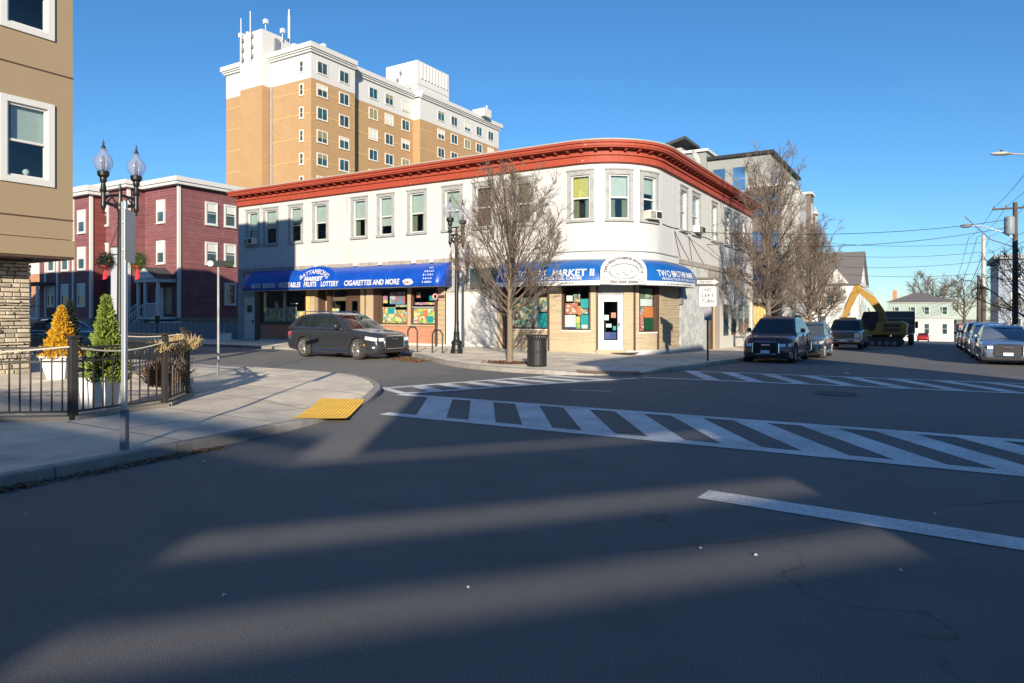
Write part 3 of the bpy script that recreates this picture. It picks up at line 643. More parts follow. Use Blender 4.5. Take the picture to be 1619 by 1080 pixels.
# cornice, layer over layer
def band(name, d0, d1, z0, z1, mat, par=WB, s0=0.0, s1=SE):
    m = FM(); fbox(m, s0, s1, d0, d1, z0, z1); return m.build(name, mat, par)
CO = band('cornice', -.1, .10, 7.98, 8.40, MA['red'])
band('frieze_moulding', .10, .15, 8.00, 8.07, MA['red'], CO); band('frieze_moulding', .10, .17, 8.30, 8.39, MA['red'], CO)
band('soffit', -.1, .46, 8.56, 8.62, MA['red'], CO, -.25, SE+.2); band('fascia', .2, .50, 8.62, 8.74, MA['red'], CO, -.3, SE+.25); band('crown_moulding', .2, .56, 8.74, 8.83, MA['red'], CO, -.34, SE+.28)
band('dentil_backing', -.1, .11, 8.40, 8.56, MA['red'], CO); band('gravel_stop', -.15, .58, 8.83, 8.885, MA['flashing'], CO, -.36, SE+.3)
bm_ = MB(); bm_.prism([(0,8.45),(.14,8.45),(.22,8.49),(.26,8.558),(0,8.558)], -.055, .055, 'x'); br = None
nb = 78
for i in range(nb):
    s = .25+(SE-.5)*i/(nb-1); p, nrm = fp(s)
    if br is None:
        br = bm_.build('bracket', MA['red'], CO, world=False)
    o = br if i == 0 else br.copy()
    if i: col.objects.link(o)
    o.location = Vector((p.x+nrm.x*.11, p.y+nrm.y*.11, 0))-WB.location; o.rotation_euler = (0,0,math.atan2(nrm.y,nrm.x)-math.pi/2)
# upper windows
random.seed(3)
def up_window(s0, s1, blind, bl=.5, ac=False, lower=None):
    m = FM(); t = .13
    d0, d1 = -.2, .045
    for a, b, c, d in ((s0-.03,s0+t,WZ0-.02,WZ1+.03),(s1-t,s1+.03,WZ0-.02,WZ1+.03)): fbox(m, a, b, d0, d1, c, d)
    fbox(m, s0+t, s1-t, d0, d1, WZ1-.16 if s0 > 14.5 else WZ1-.1, WZ1+.03); fbox(m, s0-.06, s1+.06, d0, d1+.05, WZ0-.06, WZ0+.05); fbox(m, s0-.06, s1+.06, -.0, d1+.04, WZ1+.03, WZ1+.09)
    wn = m.build('window', MA['trimgrey'], WB)
    zt = WZ1-.16 if s0 > 14.5 else WZ1-.1; zb = WZ0+.05; a, b = s0+t, s1-t; zm = (zb+zt)/2-.03; f = .055
    m = FM(); 
    for (p,q,c,d) in ((a,a+f,zb,zt),(b-f,b,zb,zt)): fbox(m, p, q, -.17, -.03, c, d)
    fbox(m, a+f, b-f, -.17, -.03, zt-f, zt); fbox(m, a+f, b-f, -.17, -.02, zb, zb+f); fbox(m, a+f, b-f, -.15, -.05, zm-.03, zm+.03); m.build('sash', MA['white'], wn)
    m = FM(); fbox(m, a+f, b-f, -.112, -.104, zb+f, zm-.03); m.build('pane', MA['glass'], wn)
    m = FM(); fbox(m, a+f, b-f, -.092, -.084, zm+.03, zt-f); m.build('pane', MA['glass'], wn)
    if blind: 
        m = FM(); z0 = zt-(zt-zb)*bl; fbox(m, a+f*.3, b-f*.3, -.215, -.205, z0, zt); m.build('blind', MA[blind], wn)
        if lower:
            m = FM(); fbox(m, a+f*.3, a+(b-a)*.33, -.235, -.225, zb, z0); fbox(m, b-(b-a)*.30, b-f*.3, -.235, -.225, zb, z0); m.build('curtain', MA[lower], wn)
    if ac:
        m = FM(); c = (a+b)/2; fbox(m, a+.06, b-.06, -.12, .36, zb+.03, zb+.40); A = m.build('air_conditioner', MA['offwhite'], wn, bevel=.02)
        # grille is part of the same unit's face
        m = FM(); fbox(m, c+.02, b-.1, .361, .368, zb+.08, zb+.35)
        for k in range(6): fbox(m, a+.1, c-.03, .361, .372, zb+.07+k*.05, zb+.095+k*.05)
        A2 = m.build('air_conditioner', MA['plastic'], wn)
for i, (a, b) in enumerate(wins):
    kind = [('curtain',.45),('curtain',.5),('curtain',.45),('curtain',.5),('curtain',.52),('curtain',.75),('curtain',.5),('curtain',.92),('board',.95),('curtaing',.95),('curtainy',.5),('curtain',.5),('curtain',.38),('curtain',.45),('curtain',.5),('curtain',.5),('curtaing',.6),('curtain',.45),('curtain',.4)][i]
    up_window(a, b, kind[0], kind[1], i in (0,12,14), 'curtaing' if i in (4,6,10,11) else None)
# belt course over the shops
band('belt_course', -.05, .05, 4.10, 4.30, MA['belt'], WB, 0, 18.3); band('belt_course', -.05, .04, 3.98, 4.24, MA['white'], WB, 18.3, 28.9); band('belt_course', -.05, .05, 4.02, 4.26, MA['belt'], WB, 28.9, SE)
band('pipe_line', .045, .07, 4.30, 4.325, MA['trimgrey'], WB, 18.3, 28.9)
for i, s in enumerate((6.6,9.5,11.2,13.4,14.5)):
    m = FM(); fbox(m, s, s+.22, .05, .2, 4.12, 4.3); m.build('floodlight', MA['white'], WB, bevel=.03)
# ground floor shell: sign band, plinth, interior
band('sign_board', -.25, .0, 2.95, 4.10, MA['belt'], WB, 0, 14.9); band('sign_board', -.25, 0, 2.9, 4.02, MA['stucco'], WB, 18.3, 28.9)
GB = -.9
def gbox(name, s0, s1, z0, z1, mat, d0=-.2, d1=0.0, bevel=0, par=WB):
    m = FM(); fbox(m, s0, s1, d0, d1, z0, z1); return m.build(name, MA[mat] if isinstance(mat, str) else mat, par, bevel=bevel)
def gbase(s): p, n = fp(s); return gz(p.x+.2*n.x, p.y+.2*n.y)+.06
m = FM()
for a, b in zip(sc_, sc_[1:]): m.add([(a,-3.2,GB),(b,-3.2,GB),(b,-3.2,4.1),(a,-3.2,4.1)],[(0,1,2,3)]) if b < 22 else None
m.build('shop_back_wall', MA['interior'], WB)
m = MB(); m.box(-24.9,-.35,3.25,3.3,GB,4.1); m.box(-.35,-.32,3.3,20,GB,4.1); m.box(-24.9,-.4,.3,3.25,.02,.05); m.box(-9.4,-9.36,.2,3.2,0,4.1); m.build('shop_interior_walls', MA['interior'], WB)
for x in (-22,-20,-13,-11.4,-5,-4): 
    m = MB(); m.box(x,x+1.3,1.6,2.0,.05,1.9)
    for k in range(4): m.box(x,x+1.3,1.45,1.6,.4+k*.42,.44+k*.42)
    m.build('shop_shelf', MA['shelf'], WB)
def sdoor(s0, s1, z0, z1, leaf, glassy=False, dk=None):
    m = FM(); t = .07
    for a,b,c,d in ((s0,s0+t,z0,z1),(s1-t,s1,z0,z1)): fbox(m, a, b, -.2, .03, c, d)
    fbox(m, s0+t, s1-t, -.2, .03, z1-t, z1); fbox(m, s0, s1, -.2, .06, z0-.06, z0)
    D = m.build('door', MA[leaf], WB)
    a, b = s0+t, s1-t
    if glassy:
        m = FM(); k = .15
        fbox(m, a, a+k, -.1, -.03, z0, z1-t); fbox(m, b-k, b, -.1, -.03, z0, z1-t); fbox(m, a+k, b-k, -.1, -.03, z0, z0+.34); fbox(m, a+k, b-k, -.1, -.03, z1-t-.2, z1-t); m.build('door_leaf', MA[leaf], D)
        m = FM(); fbox(m, a+k, b-k, -.07, -.06, z0+.34, z1-t-.2); m.build('pane', MA['shopglass'], D)
    else:
        m = FM(); fbox(m, a, b, -.1, -.03, z0, z1-t); m.build('door_leaf', MA[leaf], D)
        for zz in ((.12,.42),(.5,.62)):
            for q in ((.12,.46),(.54,.88)):
                m = FM(); fbox(m, a+(b-a)*q[0], a+(b-a)*q[1], -.03, -.015, z0+(z1-z0)*zz[0], z0+(z1-z0)*zz[1]); m.build('door_panel', MA[leaf], D)
    m = FM(); fbox(m, b-.13, b-.09, -.03, .05, z0+.92, z0+1.08); m.build('handle', MA['plastic'], D)
    return D
def shopwin(s0, s1, z0, z1, mull=(), trans=None, frame='brown', f=.07):
    m = FM(); fbox(m, s0, s0+f, -.16, .02, z0, z1); fbox(m, s1-f, s1, -.16, .02, z0, z1); fbox(m, s0+f, s1-f, -.16, .02, z1-f, z1); fbox(m, s0+f, s1-f, -.16, .04, z0, z0+f)
    W_ = m.build('shop_window', MA[frame], WB)
    xs = [s0+f]+list(mull)+[s1-f]
    for q in mull:
        m = FM(); fbox(m, q-.05, q+.05, -.16, .02, z0+f, z1-f); m.build('mullion', MA['trimgrey' if frame == 'brown' else frame], W_)
    if trans:
        m = FM(); fbox(m, s0+f, s1-f, -.14, 0, trans-.03, trans+.03); m.build('transom_bar', MA['trimgrey'], W_)
    for a, b in zip(xs, xs[1:]):
        m = FM(); fbox(m, a+(.05 if a in mull else 0), b-(.05 if b in mull else 0), -.075, -.065, z0+f, z1-f); m.build('pane', MA['shopglass'], W_)
    return W_
def poster(W_, s0, s1, z0, z1, mat, d=-.1):
    m = FM(); fbox(m, s0, s1, d-.006, d, z0, z1); return m.build('poster', MA[mat], W_)
# left shop
gbox('end_pilaster', 0, .5, GB, 4.1, 'trimgrey', -.2, .04)
sdoor(.55, 1.5, .2, 2.62, 'white'); gbox('transom_panel', .5, 1.55, 2.62, 2.95, 'belt'); gbox('door_step', .5, 1.6, -.1, .14, 'granite', -.2, .3)
gbox('wreath_plaque', .82, 1.2, 1.75, 2.15, 'wreath', -.02, .03, .05)
gbox('pilaster', 1.55, 1.98, -.1, 2.95, 'brown', -.25, .05)
gbox('brick_panel', 2.0, 5.8, .22, 1.06, 'brickred', -.2, .02); gbox('sill', 1.98, 5.82, 1.06, 1.13, 'brown', -.2, .09); gbox('plinth', 1.98, 5.85, -.1, .22, 'white', -.2, .05)
W1 = shopwin(2.0, 5.8, 1.13, 2.95, (4.0,)); poster(W1, 2.15, 3.9, 1.22, 2.0, 'p_green'); poster(W1, 4.15, 4.92, 1.22, 2.05, 'p_food'); poster(W1, 4.95, 5.6, 1.3, 1.8, 'p_fruit')
poster(W1, 4.4, 5.0, 2.2, 2.26, 'p_white'); poster(W1, 3.1, 3.4, 2.0, 2.35, 'p_food')
gbox('pilaster', 5.84, 6.12, -.1, 2.95, 'woodyel', -.2, .05); gbox('pilaster', 6.2, 6.5, -.1, 2.95, 'tanwood', -.2, .05)
gbox('entry_panel', 6.5, 7.3, -.1, 2.95, 'tanwood', -.9, -.7); gbox('entry_panel', 6.5, 6.56, -.1, 2.95, 'brown', -.7, -.2)
m = FM(); fbox(m, 6.75, 7.2, -.7, -.69, 1.3, 2.35); m.build('poster', MA['p_pink'], WB)
gbox('pilaster', 7.3, 7.48, -.1, 2.95, 'brown', -.9, -.6)
gbox('brick_panel', 7.5, 8.9, .22, 1.06, 'brickred', -.2, .02); gbox('pilaster', 7.44, 7.6, -.1, 2.95, 'brown', -.2, .04); gbox('plinth', 7.5, 8.9, -.1, .22, 'white', -.2, .05)
W2 = shopwin(7.6, 8.9, 1.06, 2.95); poster(W2, 7.7, 8.2, 1.3, 1.95, 'p_fruit'); poster(W2, 8.3, 8.8, 1.2, 1.75, 'p_green'); poster(W2, 7.75, 8.75, 2.35, 2.55, 'shelf')
sdoor(8.95, 9.85, .12, 2.6, 'brown', True); gbox('transom_panel', 8.95, 9.85, 2.6, 2.95, 'brown')
gbox('pilaster', 9.88, 10.14, -.1, 2.95, 'tanwood', -.2, .04); gbox('pilaster', 10.28, 10.78, -.1, 2.95, 'tanwood', -.2, .06); gbox('pilaster', 10.14, 10.28, -.1, 2.95, 'brown', -.2, -.02); gbox('pilaster', 10.80, 11.18, -.1, 2.95, 'brown', -.2, .04)
gbox('brick_panel', 11.18, 14.9, .22, 1.06, 'brickred', -.2, .02); gbox('sill', 11.16, 14.9, 1.06, 1.13, 'tanwood', -.2, .09); gbox('plinth', 11.16, 14.9, -.1, .22, 'white', -.2, .05)
W3 = shopwin(11.2, 13.05, 1.13, 2.95); W4 = shopwin(13.25, 14.88, 1.13, 2.95, (), 1.98); gbox('pilaster', 13.05, 13.25, 1.13, 2.95, 'tanwood', -.2, .05)
poster(W3, 11.3, 12.98, 1.2, 2.0, 'p_fruit'); poster(W3, 11.32, 11.62, 2.2, 2.6, 'p_pink'); poster(W3, 11.75, 12.75, 2.15, 2.75, 'p_blue', -.13); poster(W3, 12.15, 12.9, 1.86, 2.12, 'p_food'); poster(W3, 11.65, 12.1, 1.66, 1.96, 'p_teal', -.09)
poster(W4, 13.33, 14.78, 1.2, 1.94, 'p_fruit'); poster(W4, 13.4, 14.7, 2.1, 2.22, 'p_pink'); poster(W4, 13.5, 13.75, 2.45, 2.7, 'p_red'); poster(W4, 14.15, 14.55, 1.25, 1.55, 'p_teal', -.09); poster(W4, 13.33, 13.65, 1.2, 1.5, 'p_red', -.09); poster(W4, 13.9, 14.2, 1.55, 1.85, 'p_orange', -.09)
m = MB(lambda a,b,c: F3(a,b,c)); m.box(14.3,14.6,-.105,-.1,2.3,2.55); m.build('poster', MA['p_teal'], WB)
# open flag-ring by the pier, pier of tan boards
for k in range(12): gbox('board', 14.92, 15.36, .2+k*.235, .2+k*.235+.222, 'tanwood', -.2, .035+.006*(k%2))
gbox('pilaster', 14.9, 15.38, -.1, .2, 'white', -.2, .06); gbox('pier_backing', 14.92, 15.36, .2, 4.1, 'brown', -.2, .02)
for k in range(5): gbox('board', 14.92, 15.36, 3.02+k*.215, 3.02+k*.215+.205, 'offwhite', -.2, .04)
gbox('mail_slot', 15.0, 15.34, 2.42, 2.54, 'brown', .04, .1)
sdoor(15.42, 16.3, .2, 2.66, 'white'); gbox('transom_panel', 15.42, 16.3, 2.72, 3.75, 'trimgrey', -.15, -.02); gbox('door_head', 15.38, 16.34, 2.66, 2.72, 'belt', -.2, .05); gbox('wall_panel', 15.38, 16.34, 3.75, 4.1, 'offwhite', -.2, .0)
gbox('door_step', 15.3, 18.4, -.1, .13, 'granite', -.2, .22)
# white boarded bay between the shops
gbox('boarded_front', 16.34, 18.3, .13, 2.75, 'white', -.2, -.04); gbox('transom_window', 16.7, 18.2, 2.8, 3.75, 'darkglass', -.2, -.08); gbox('window_head', 16.34, 18.3, 3.75, 4.1, 'belt', -.2, .0)
for a in (16.34,16.62): gbox('pilaster', a, a+.09, .13, 3.75, 'white', -.2, .0)
gbox('transom_sill', 16.34, 18.3, 2.74, 2.8, 'belt', -.2, .05)
# corner shop
def ledge_pier(s0, s1, z1=2.95, top=False):
    return gbox('stone_pier', s0, s1, GB, z1, 'ledge', -.25, .03)
ledge_pier(18.3, 18.62); gbox('pilaster', 18.62, 18.95, GB, 2.9, 'brown', -.2, .08)
gbox('stone_panel', 18.95, 20.95, GB, .95, 'ledge', -.2, .02); gbox('sill', 18.95, 20.95, .95, 1.0, 'offwhite', -.2, .07)
W5 = shopwin(18.95, 20.95, 1.0, 2.9, (20.3,)); poster(W5, 19.05, 20.25, 1.05, 2.4, 'p_food'); poster(W5, 20.36, 20.88, 1.05, 1.7, 'p_teal'); poster(W5, 20.4, 20.85, 1.75, 2.4, 'p_food')
gbox('downpipe', 20.93, 21.0, GB, 2.95, 'brown', .0, .09); ledge_pier(21.0, 21.58)
gbox('stone_panel', 21.58, 22.9, GB, .92, 'ledge', -.2, .02); gbox('sill', 21.56, 22.92, .92, .97, 'offwhite', -.2, .06)
W6 = shopwin(21.58, 22.9, .97, 2.9, ()); 
poster(W6, 21.68, 22.2, 1.02, 1.62, 'p_white'); poster(W6, 21.68, 22.2, 1.02, 1.10, 'p_navy', -.09); poster(W6, 22.22, 22.4, 1.02, 1.55, 'p_fruit'); poster(W6, 22.43, 22.78, 1.02, 1.62, 'p_teal'); poster(W6, 22.43, 22.78, 1.9, 2.3, 'p_teal'); poster(W6, 21.75, 22.05, 2.2, 2.45, 'p_white'); poster(W6, 21.7, 22.3, 1.66, 2.12, 'p_red'); poster(W6, 22.3, 22.45, 1.6, 2.0, 'p_orange'); poster(W6, 22.45, 22.76, 1.65, 1.87, 'p_food'); poster(W6, 22.1, 22.4, 2.15, 2.5, 'p_food'); poster(W6, 22.48, 22.74, 1.05, 1.2, 'p_white', -.09)
ledge_pier(22.9, 23.12); gbox('downpipe', 23.12, 23.2, GB, 2.95, 'brown', -.1, .07)
D2 = sdoor(23.22, 24.26, .22, 2.45, 'white', True); gbox('transom_panel', 23.2, 24.28, 2.45, 2.95, 'trimgrey', -.2, -.05); gbox('door_step', 23.15, 24.35, GB, .16, 'tanwood', -.2, .16)
poster(D2, 23.47, 23.66, 1.4, 1.62, 'p_white', -.08); poster(D2, 23.76, 23.97, 1.5, 1.72, 'p_red', -.08); poster(D2, 23.55, 23.78, 1.1, 1.25, 'p_white', -.08); poster(D2, 23.84, 23.98, .98, 1.15, 'p_teal', -.08); poster(D2, 23.47, 23.99, .6, .9, 'p_navy', -.08)
ledge_pier(24.28, 24.72); gbox('downpipe', 24.72, 24.8, GB, 2.95, 'brown', -.05, .08); ledge_pier(24.8, 25.0)
gbox('stone_panel', 25.0, 26.12, GB, .85, 'ledge', -.2, .02); W7 = shopwin(25.0, 26.12, .88, 2.9, ()); gbox('sill', 24.98, 26.14, .83, .89, 'offwhite', -.2, .06)
poster(W7, 25.1, 25.95, 2.0, 2.3, 'p_white'); poster(W7, 25.4, 26.02, 1.5, 1.98, 'p_orange'); poster(W7, 25.4, 26.02, .98, 1.48, 'p_dgreen'); poster(W7, 25.08, 25.36, .95, 1.75, 'p_red'); poster(W7, 25.1, 25.95, 2.32, 2.75, 'p_green'); poster(W7, 25.08, 25.38, 1.76, 1.98, 'p_food')
gbox('downpipe', 26.12, 26.22, GB, 2.95, 'brown', -.05, .08)
for k in range(17): gbox('ledge_stone', 26.24, 29.05, -.4+k*.205, -.4+k*.205+.198, 'ledge', -.2, .03+.012*((k*7)%3))
gbox('plinth', 24.3, 29.1, GB, .12, 'stucco', -.2, .10)
gbox('meter_box', 28.9, 29.35, 2.1, 2.9, 'signgrey', .03, .14, .01)
# rendered wall and the shuttered fronts along the side street
gbox('rendered_wall', 29.08, 33.2, GB-.2, 2.55, 'peel', -.2, .06); gbox('wall_panel', 29.08, 34.0, 2.55, 4.02, 'peel', -.2, .0)
gbox('pilaster', 33.2, 33.6, GB, 2.55, 'panellight', -.2, .02); gbox('pilaster', 34.3, 34.7, GB, 3.2, 'brown', -.2, .06); gbox('pilaster', 35.1, 35.7, GB, 2.4, 'tanwood', -.2, .05)
gbox('boarded_front', 33.6, 34.3, GB, 2.55, 'peel', -.2, -.05); gbox('door', 34.7, 35.1, GB, 2.4, 'brown', -.2, -.08); gbox('wall_panel', 34.0, 38, 2.55, 4.02, 'belt', -.2, -.02)
gbox('pilaster', 35.9, 36.3, GB, 2.55, 'panellight', -.2, .0); gbox('downpipe', 35.72, 35.84, GB, 3.9, 'signgrey', .0, .1); gbox('shop_front', 36.3, SE-.4, GB, 2.55, 'creamwall', -.2, -.03); gbox('wall_panel', 38, SE, 2.55, 4.02, 'creamwall', -.2, -.01); gbox('end_pilaster', SE-.4, SE, GB, 4.02, 'stucco', -.2, .04)
for a in (37.2,39.0,40.8,42.4): gbox('side_window', a, a+1.1, .4, 2.2, 'darkglass', -.06, -.01)
# awnings: rounded tops, a short valance
AZ0, AZ1, AP = 2.95, 4.12, 1.05
def awn_prof(t, z1=AZ1, z0=AZ0, ap=AP):
    """t 0 at the wall to 1 at the valance top: quarter curve"""
    a = t*math.pi/2*.92
    return ap*math.sin(a)/math.sin(math.pi/2*.92)*.98, z0+.22+(z1-z0-.22)*math.cos(a)*1.0-(z1-z0-.22)*math.cos(math.pi/2*.92)*t
def awning(name, s0, s1, mat, z1=AZ1, z0=AZ0, ap=AP, skew=0.0):
    m = FM(); ns = max(8, int((s1-s0)/.3)); rows = []
    for i in range(ns+1):
        s = s0+(s1-s0)*i/ns
        rows.append([(s,)+awn_prof(k/8, z1, z0, ap) for k in range(9)]+[(s, ap, z0)])
    m.grid(rows)
    for s, r in ((s0,rows[0]),(s1,rows[-1])): m.add([(s,0,z0)]+r, [tuple(range(len(r)+1))])
    o = m.build(name, MA[mat], WB, smooth=50); so_ = o.modifiers.new('solid','SOLIDIFY'); so_.thickness = .012
    m = FM()                                                   # frame under the cloth
    for i in range(ns//3+1):
        s = s0+.04+(s1-s0-.08)*i/(ns//3); fbox(m, s-.012, s+.012, .0, ap-.03, z0-.02, z0+.005)
    fbox(m, s0, s1, ap-.05, ap-.02, z0-.025, z0-.002); m.build('awning_frame', MA['galv'], o)
    return o
A1 = awning('awning', 1.68, 15.72, 'awning')
def on_awn(s_c, z_c, lift=.035, z1=AZ1, z0=AZ0, ap=AP, k=1.0):
    """(u, v) lettering plane -> a point on the awning: u along, v up its slope"""
    tab = [awn_prof(i/40, z1, z0, ap) for i in range(41)]+[(ap, z0)]
    def f(u, v):
        zz = z_c+v*k; dd = ap
        for (da, za), (db, zb) in zip(tab, tab[1:]):
            if zb <= zz <= za:
                t = (za-zz)/max(1e-6, za-zb); dd = da+(db-da)*t; break
        else:
            if zz > tab[0][1]: dd = 0
        return F3(s_c+u, dd+lift, zz+lift*.5)
    return f
zr = 3.07
rows_ = [('MEATS',2.55,3.33),('SEAFOOD',3.50,4.55),('VEGETABLES',4.78,6.55),('FRUITS',6.80,7.75),('LOTTERY',8.08,9.35),('CIGARETTES AND MORE',9.75,13.4)]
for t, a, b in rows_: put_text('lettering', t, on_awn((a+b)/2, zr), MA['letter'], A1, .36, 1, .012, b-a)
put_text('lettering', 'MARKET', lambda u, v: F3(7.45+u, 1.10-.44*(3.40+v-3.2)+.014, 3.40+v), MA['letter'], A1, .30, 1, .016, 1.35)
# arched name on its raised dark-blue hood
LEAN = .44
def hd(z): return 1.10-LEAN*(z-3.2)
m = FM(); rows = []
for i in range(25):
    a = math.pi*i/24; su = 7.45-1.6*math.cos(a); h = 3.37+.80*math.sin(a)**.85
    rows.append([(su,.1,h),(su,hd(h)-.03,h),(su,hd(h),h-.02),(su,hd(3.36),3.36)])
m.grid(rows); m.build('name_hood', MA['awning'], A1, smooth=30)
def arch(s_c, z_c, R, d=1.1, lean=0.0):
    def f(u, v):
        a = u/R; r = R+v; zz = z_c-R+r*math.cos(a); return F3(s_c+r*math.sin(a), d-lean*(zz-3.2), zz)
    return f
put_text('lettering', 'BATTAMBONG', arch(7.45, 3.77, 1.75, 1.116, .44), MA['letter'], A1, .36, .78, .004, 2.1)
def scribble(f, w_, h, n, seed, mat, par):
    # print too small to read in the photograph: a row of unequal marks
    r = random.Random(seed); m = MB(); x = -w_/2; st = w_/n
    for i in range(n):
        a = x+i*st; b = a+st*r.uniform(.45,.85); hh = h*r.uniform(.55,1)
        m.add([f(a,0),f(b,0),f(b-.2*st,hh),f(a+.1*st,hh*r.uniform(.6,1))],[(0,1,2,3)])
    return m.build('small_print', mat, par)
scribble(on_awn(2.05, 3.06), .6, .2, 7, 1, MA['letterr'], A1)
m = FM(); n = 20; c = (13.95,3.18)
m.add([(c[0]+.32*math.cos(2*math.pi*i/n)*(1+.12*math.sin(5*i)), 1.09, c[1]+.15*math.sin(2*math.pi*i/n)) for i in range(n)],[tuple(range(n))]); m.build('logo_patch', MA['letter'], A1)
scribble(lambda u, v: F3(13.95+u, 1.10, 3.10+v), .42, .14, 3, 5, MA['letterr'], A1)
for k, wd in enumerate((.25,.62,.66,.55,.62)): scribble(on_awn(15.1, 3.78-k*.17), wd, .11, 3+2*(k>0), 10+k, MA['letter'], A1)
A2 = awning('awning', 18.75, 28.65, 'awning2', 3.95, 2.86, 1.0)
fb = lambda s, z: on_awn(s, z, .04, 3.95, 2.86, 1.0)
put_text('lettering', "TWO BROTHER'S", fb(20.1, 3.20), MA['letter'], A2, .40, 1, .012, 2.45)
put_text('lettering', 'MARKET II', fb(22.37, 3.20), MA['letter'], A2, .40, 1, .012, 1.5)
put_text('lettering', 'PRODUCTOS DE CENTRO AMERICA Y DEL CARIBE', fb(21.0, 3.05), MA['letter'], A2, .17, 1, .004, 3.5)
put_text('lettering', "TWO BROTHER'S MARKET II", fb(26.75, 3.20), MA['letter'], A2, .38, 1, .004, 3.1)
put_text('lettering', 'PRODUCTOS DE CENTRO AMERICA Y DEL CARIBE', fb(26.8, 3.05), MA['letter'], A2, .15, 1, .002, 2.9)
m = FM(); fbox(m, 18.76, 28.64, 1.012, 1.022, 2.84, 3.02); m.build('valance', MA['letter'], A2)
put_text('lettering', 'ACEPTAMOS - EBT CARD', lambda u, v: F3(21.2+u, 1.03, 2.88+v), MA['lettergrey'], A2, .13, 1, .004, 2.6)
scribble(lambda u, v: F3(26.6+u, 1.03, 2.88+v), 2.4, .1, 22, 31, MA['lettergrey'], A2)
# round-topped white sign over the shop door
sc2 = 24.0
m = FM(); prof = [(-.69,2.86),(.69,2.86),(.69,3.42)]+[(.69*math.cos(a*math.pi/12), 3.42+.64*math.sin(a*math.pi/12)) for a in range(1,12)]+[(-.69,3.42)]
n = len(prof); m.add([(sc2+a,1.16,b) for a,b in prof]+[(sc2+a,1.02,b) for a,b in prof],[tuple(range(n)),tuple(range(n,2*n))]+[(i,(i+1)%n,n+(i+1)%n,n+i) for i in range(n)])
SG = m.build('name_sign', MA['letter'], A2)
def ringf(c, a, b, w, nn=36):
    m = FM(); 
    for k in range(nn):
        t0, t1 = 2*math.pi*k/nn, 2*math.pi*(k+1)/nn
        m.add([(c[0]+(a-q)*math.cos(t),1.168,c[1]+(b-q)*math.sin(t)) for t,q in ((t0,0),(t1,0),(t1,w),(t0,w))],[(0,1,2,3)])
    return m
ringf((sc2,3.40), .45, .31, .022).build('emblem_ring', MA['lettergrey'], SG)
for dx in (-.55,.55): ringf((sc2+dx,3.06), .10, .085, .014, 18).build('emblem_ring', MA['lettergrey'], SG)
def arc2(R, zc):
    def f(u, v):
        a = u/R; return F3(sc2+(R+v)*math.sin(a), 1.17, zc+(R+v)*math.cos(a)*.93)
    return f
put_text('lettering', "TWO BROTHER'S MARKET II", arc2(.50, 3.42), MA['lettergrey'], SG, .12, 1, .006, 1.75)
put_text('lettering', '781 929 2984', lambda u, v: F3(sc2+u, 1.17, 2.93+v), MA['lettergrey'], SG, .12, 1, .006, .85)
for (dx, dz, w_, h_) in ((-.26,.08,.12,.05),(.25,.05,.10,.06),(-.15,-.06,.18,.04),(.12,-.09,.2,.05),(0,.0,.1,.03)):
    m = FM(); m.add([(sc2+dx+w_*.5*math.cos(t)*(1+.3*math.sin(3*t)),1.168,3.38+dz+h_*math.sin(t)) for t in [q*.628 for q in range(10)]],[tuple(range(10))]); m.build('emblem_mark', MA['signback'], SG)
# satellite dish on the roof edge
sdh = empty('satellite_dish', (-.55,9.6,8.3), 'round satellite dish standing on the roof above the red cornice', 'satellite dish')
m = MB(); m.lathe([(.0,0),(.22,.02),(.36,.065),(.43,.10),(.435,.115),(.36,.08),(.22,.035),(.0,.015)], (0,0,0), 24); D_ = m.build('reflector', MA['signback'], sdh, world=False, smooth=50); D_.rotation_euler = Vector((.95,-.1,.32)).to_track_quat('Z','Y').to_euler(); D_.location = (.0,0,1.55)
m = MB(); m.tube([(0,0,0),(0,0,1.5),(0,.05,1.75)], .03, 8); m.tube([(0,.05,1.4),(-.25,-.5,1.45)], .015, 6); m.box(-.3,-.2,-.56,-.44,1.4,1.5); m.tube([(.4,0,.1),(0,0,1.0)], .015, 5); m.tube([(-.3,.3,.1),(0,0,1.0)], .015, 5); m.build('mast', MA['galv'], sdh, world=False)
m = MB(); m.box(-1.0,-.9,8.2,8.3,8.3,9.9); m.build('vent_pipe', MA['white'], WB)
# cables and conduits tacked to the side-street front
for k, (s0, z0, s1, z1) in enumerate(((28.3,5.5,29.2,4.3),(28.3,5.5,30.6,4.28),(30.5,5.45,31.0,4.3),(30.6,5.4,33.0,4.28))):
    m = MB(); m.tube([F3(s0+(s1-s0)*t/6, .03, z0+(z1-z0)*t/6-.05*math.sin(math.pi*t/6)) for t in range(7)], .012, 5, False); m.build('cable', MA['wire'], WB)
for s0, z0, z1 in ((28.3,4.3,8.0),(33.9,4.3,8.0),(8.9,6.9,8.0),(2.1,7.3,8.0)):
    m = FM(); fbox(m, s0, s0+.025, .0, .03, z0, z1); m.build('conduit', MA['trimgrey'], WB)
m = MB(); m.tube([F3(26.7+.6*i, .03, 5.62-.03*math.sin(i)) for i in range(28)], .014, 5, False); m.build('cable', MA['wire'], WB)
SHADE = [
 ('pale brick building across the street to the right of the photographer', 17.0, 21.5, -31.2, -17.5, 8.5),
 ('pale brick building on the right-hand side beyond the side street', 17.0, 24.0, 1.5, 30.0, 7.6),
 ('pale brick building next to the tan building, out of view on the left', -44.0, -22.4, -34.0, -17.0, 10.9),
]
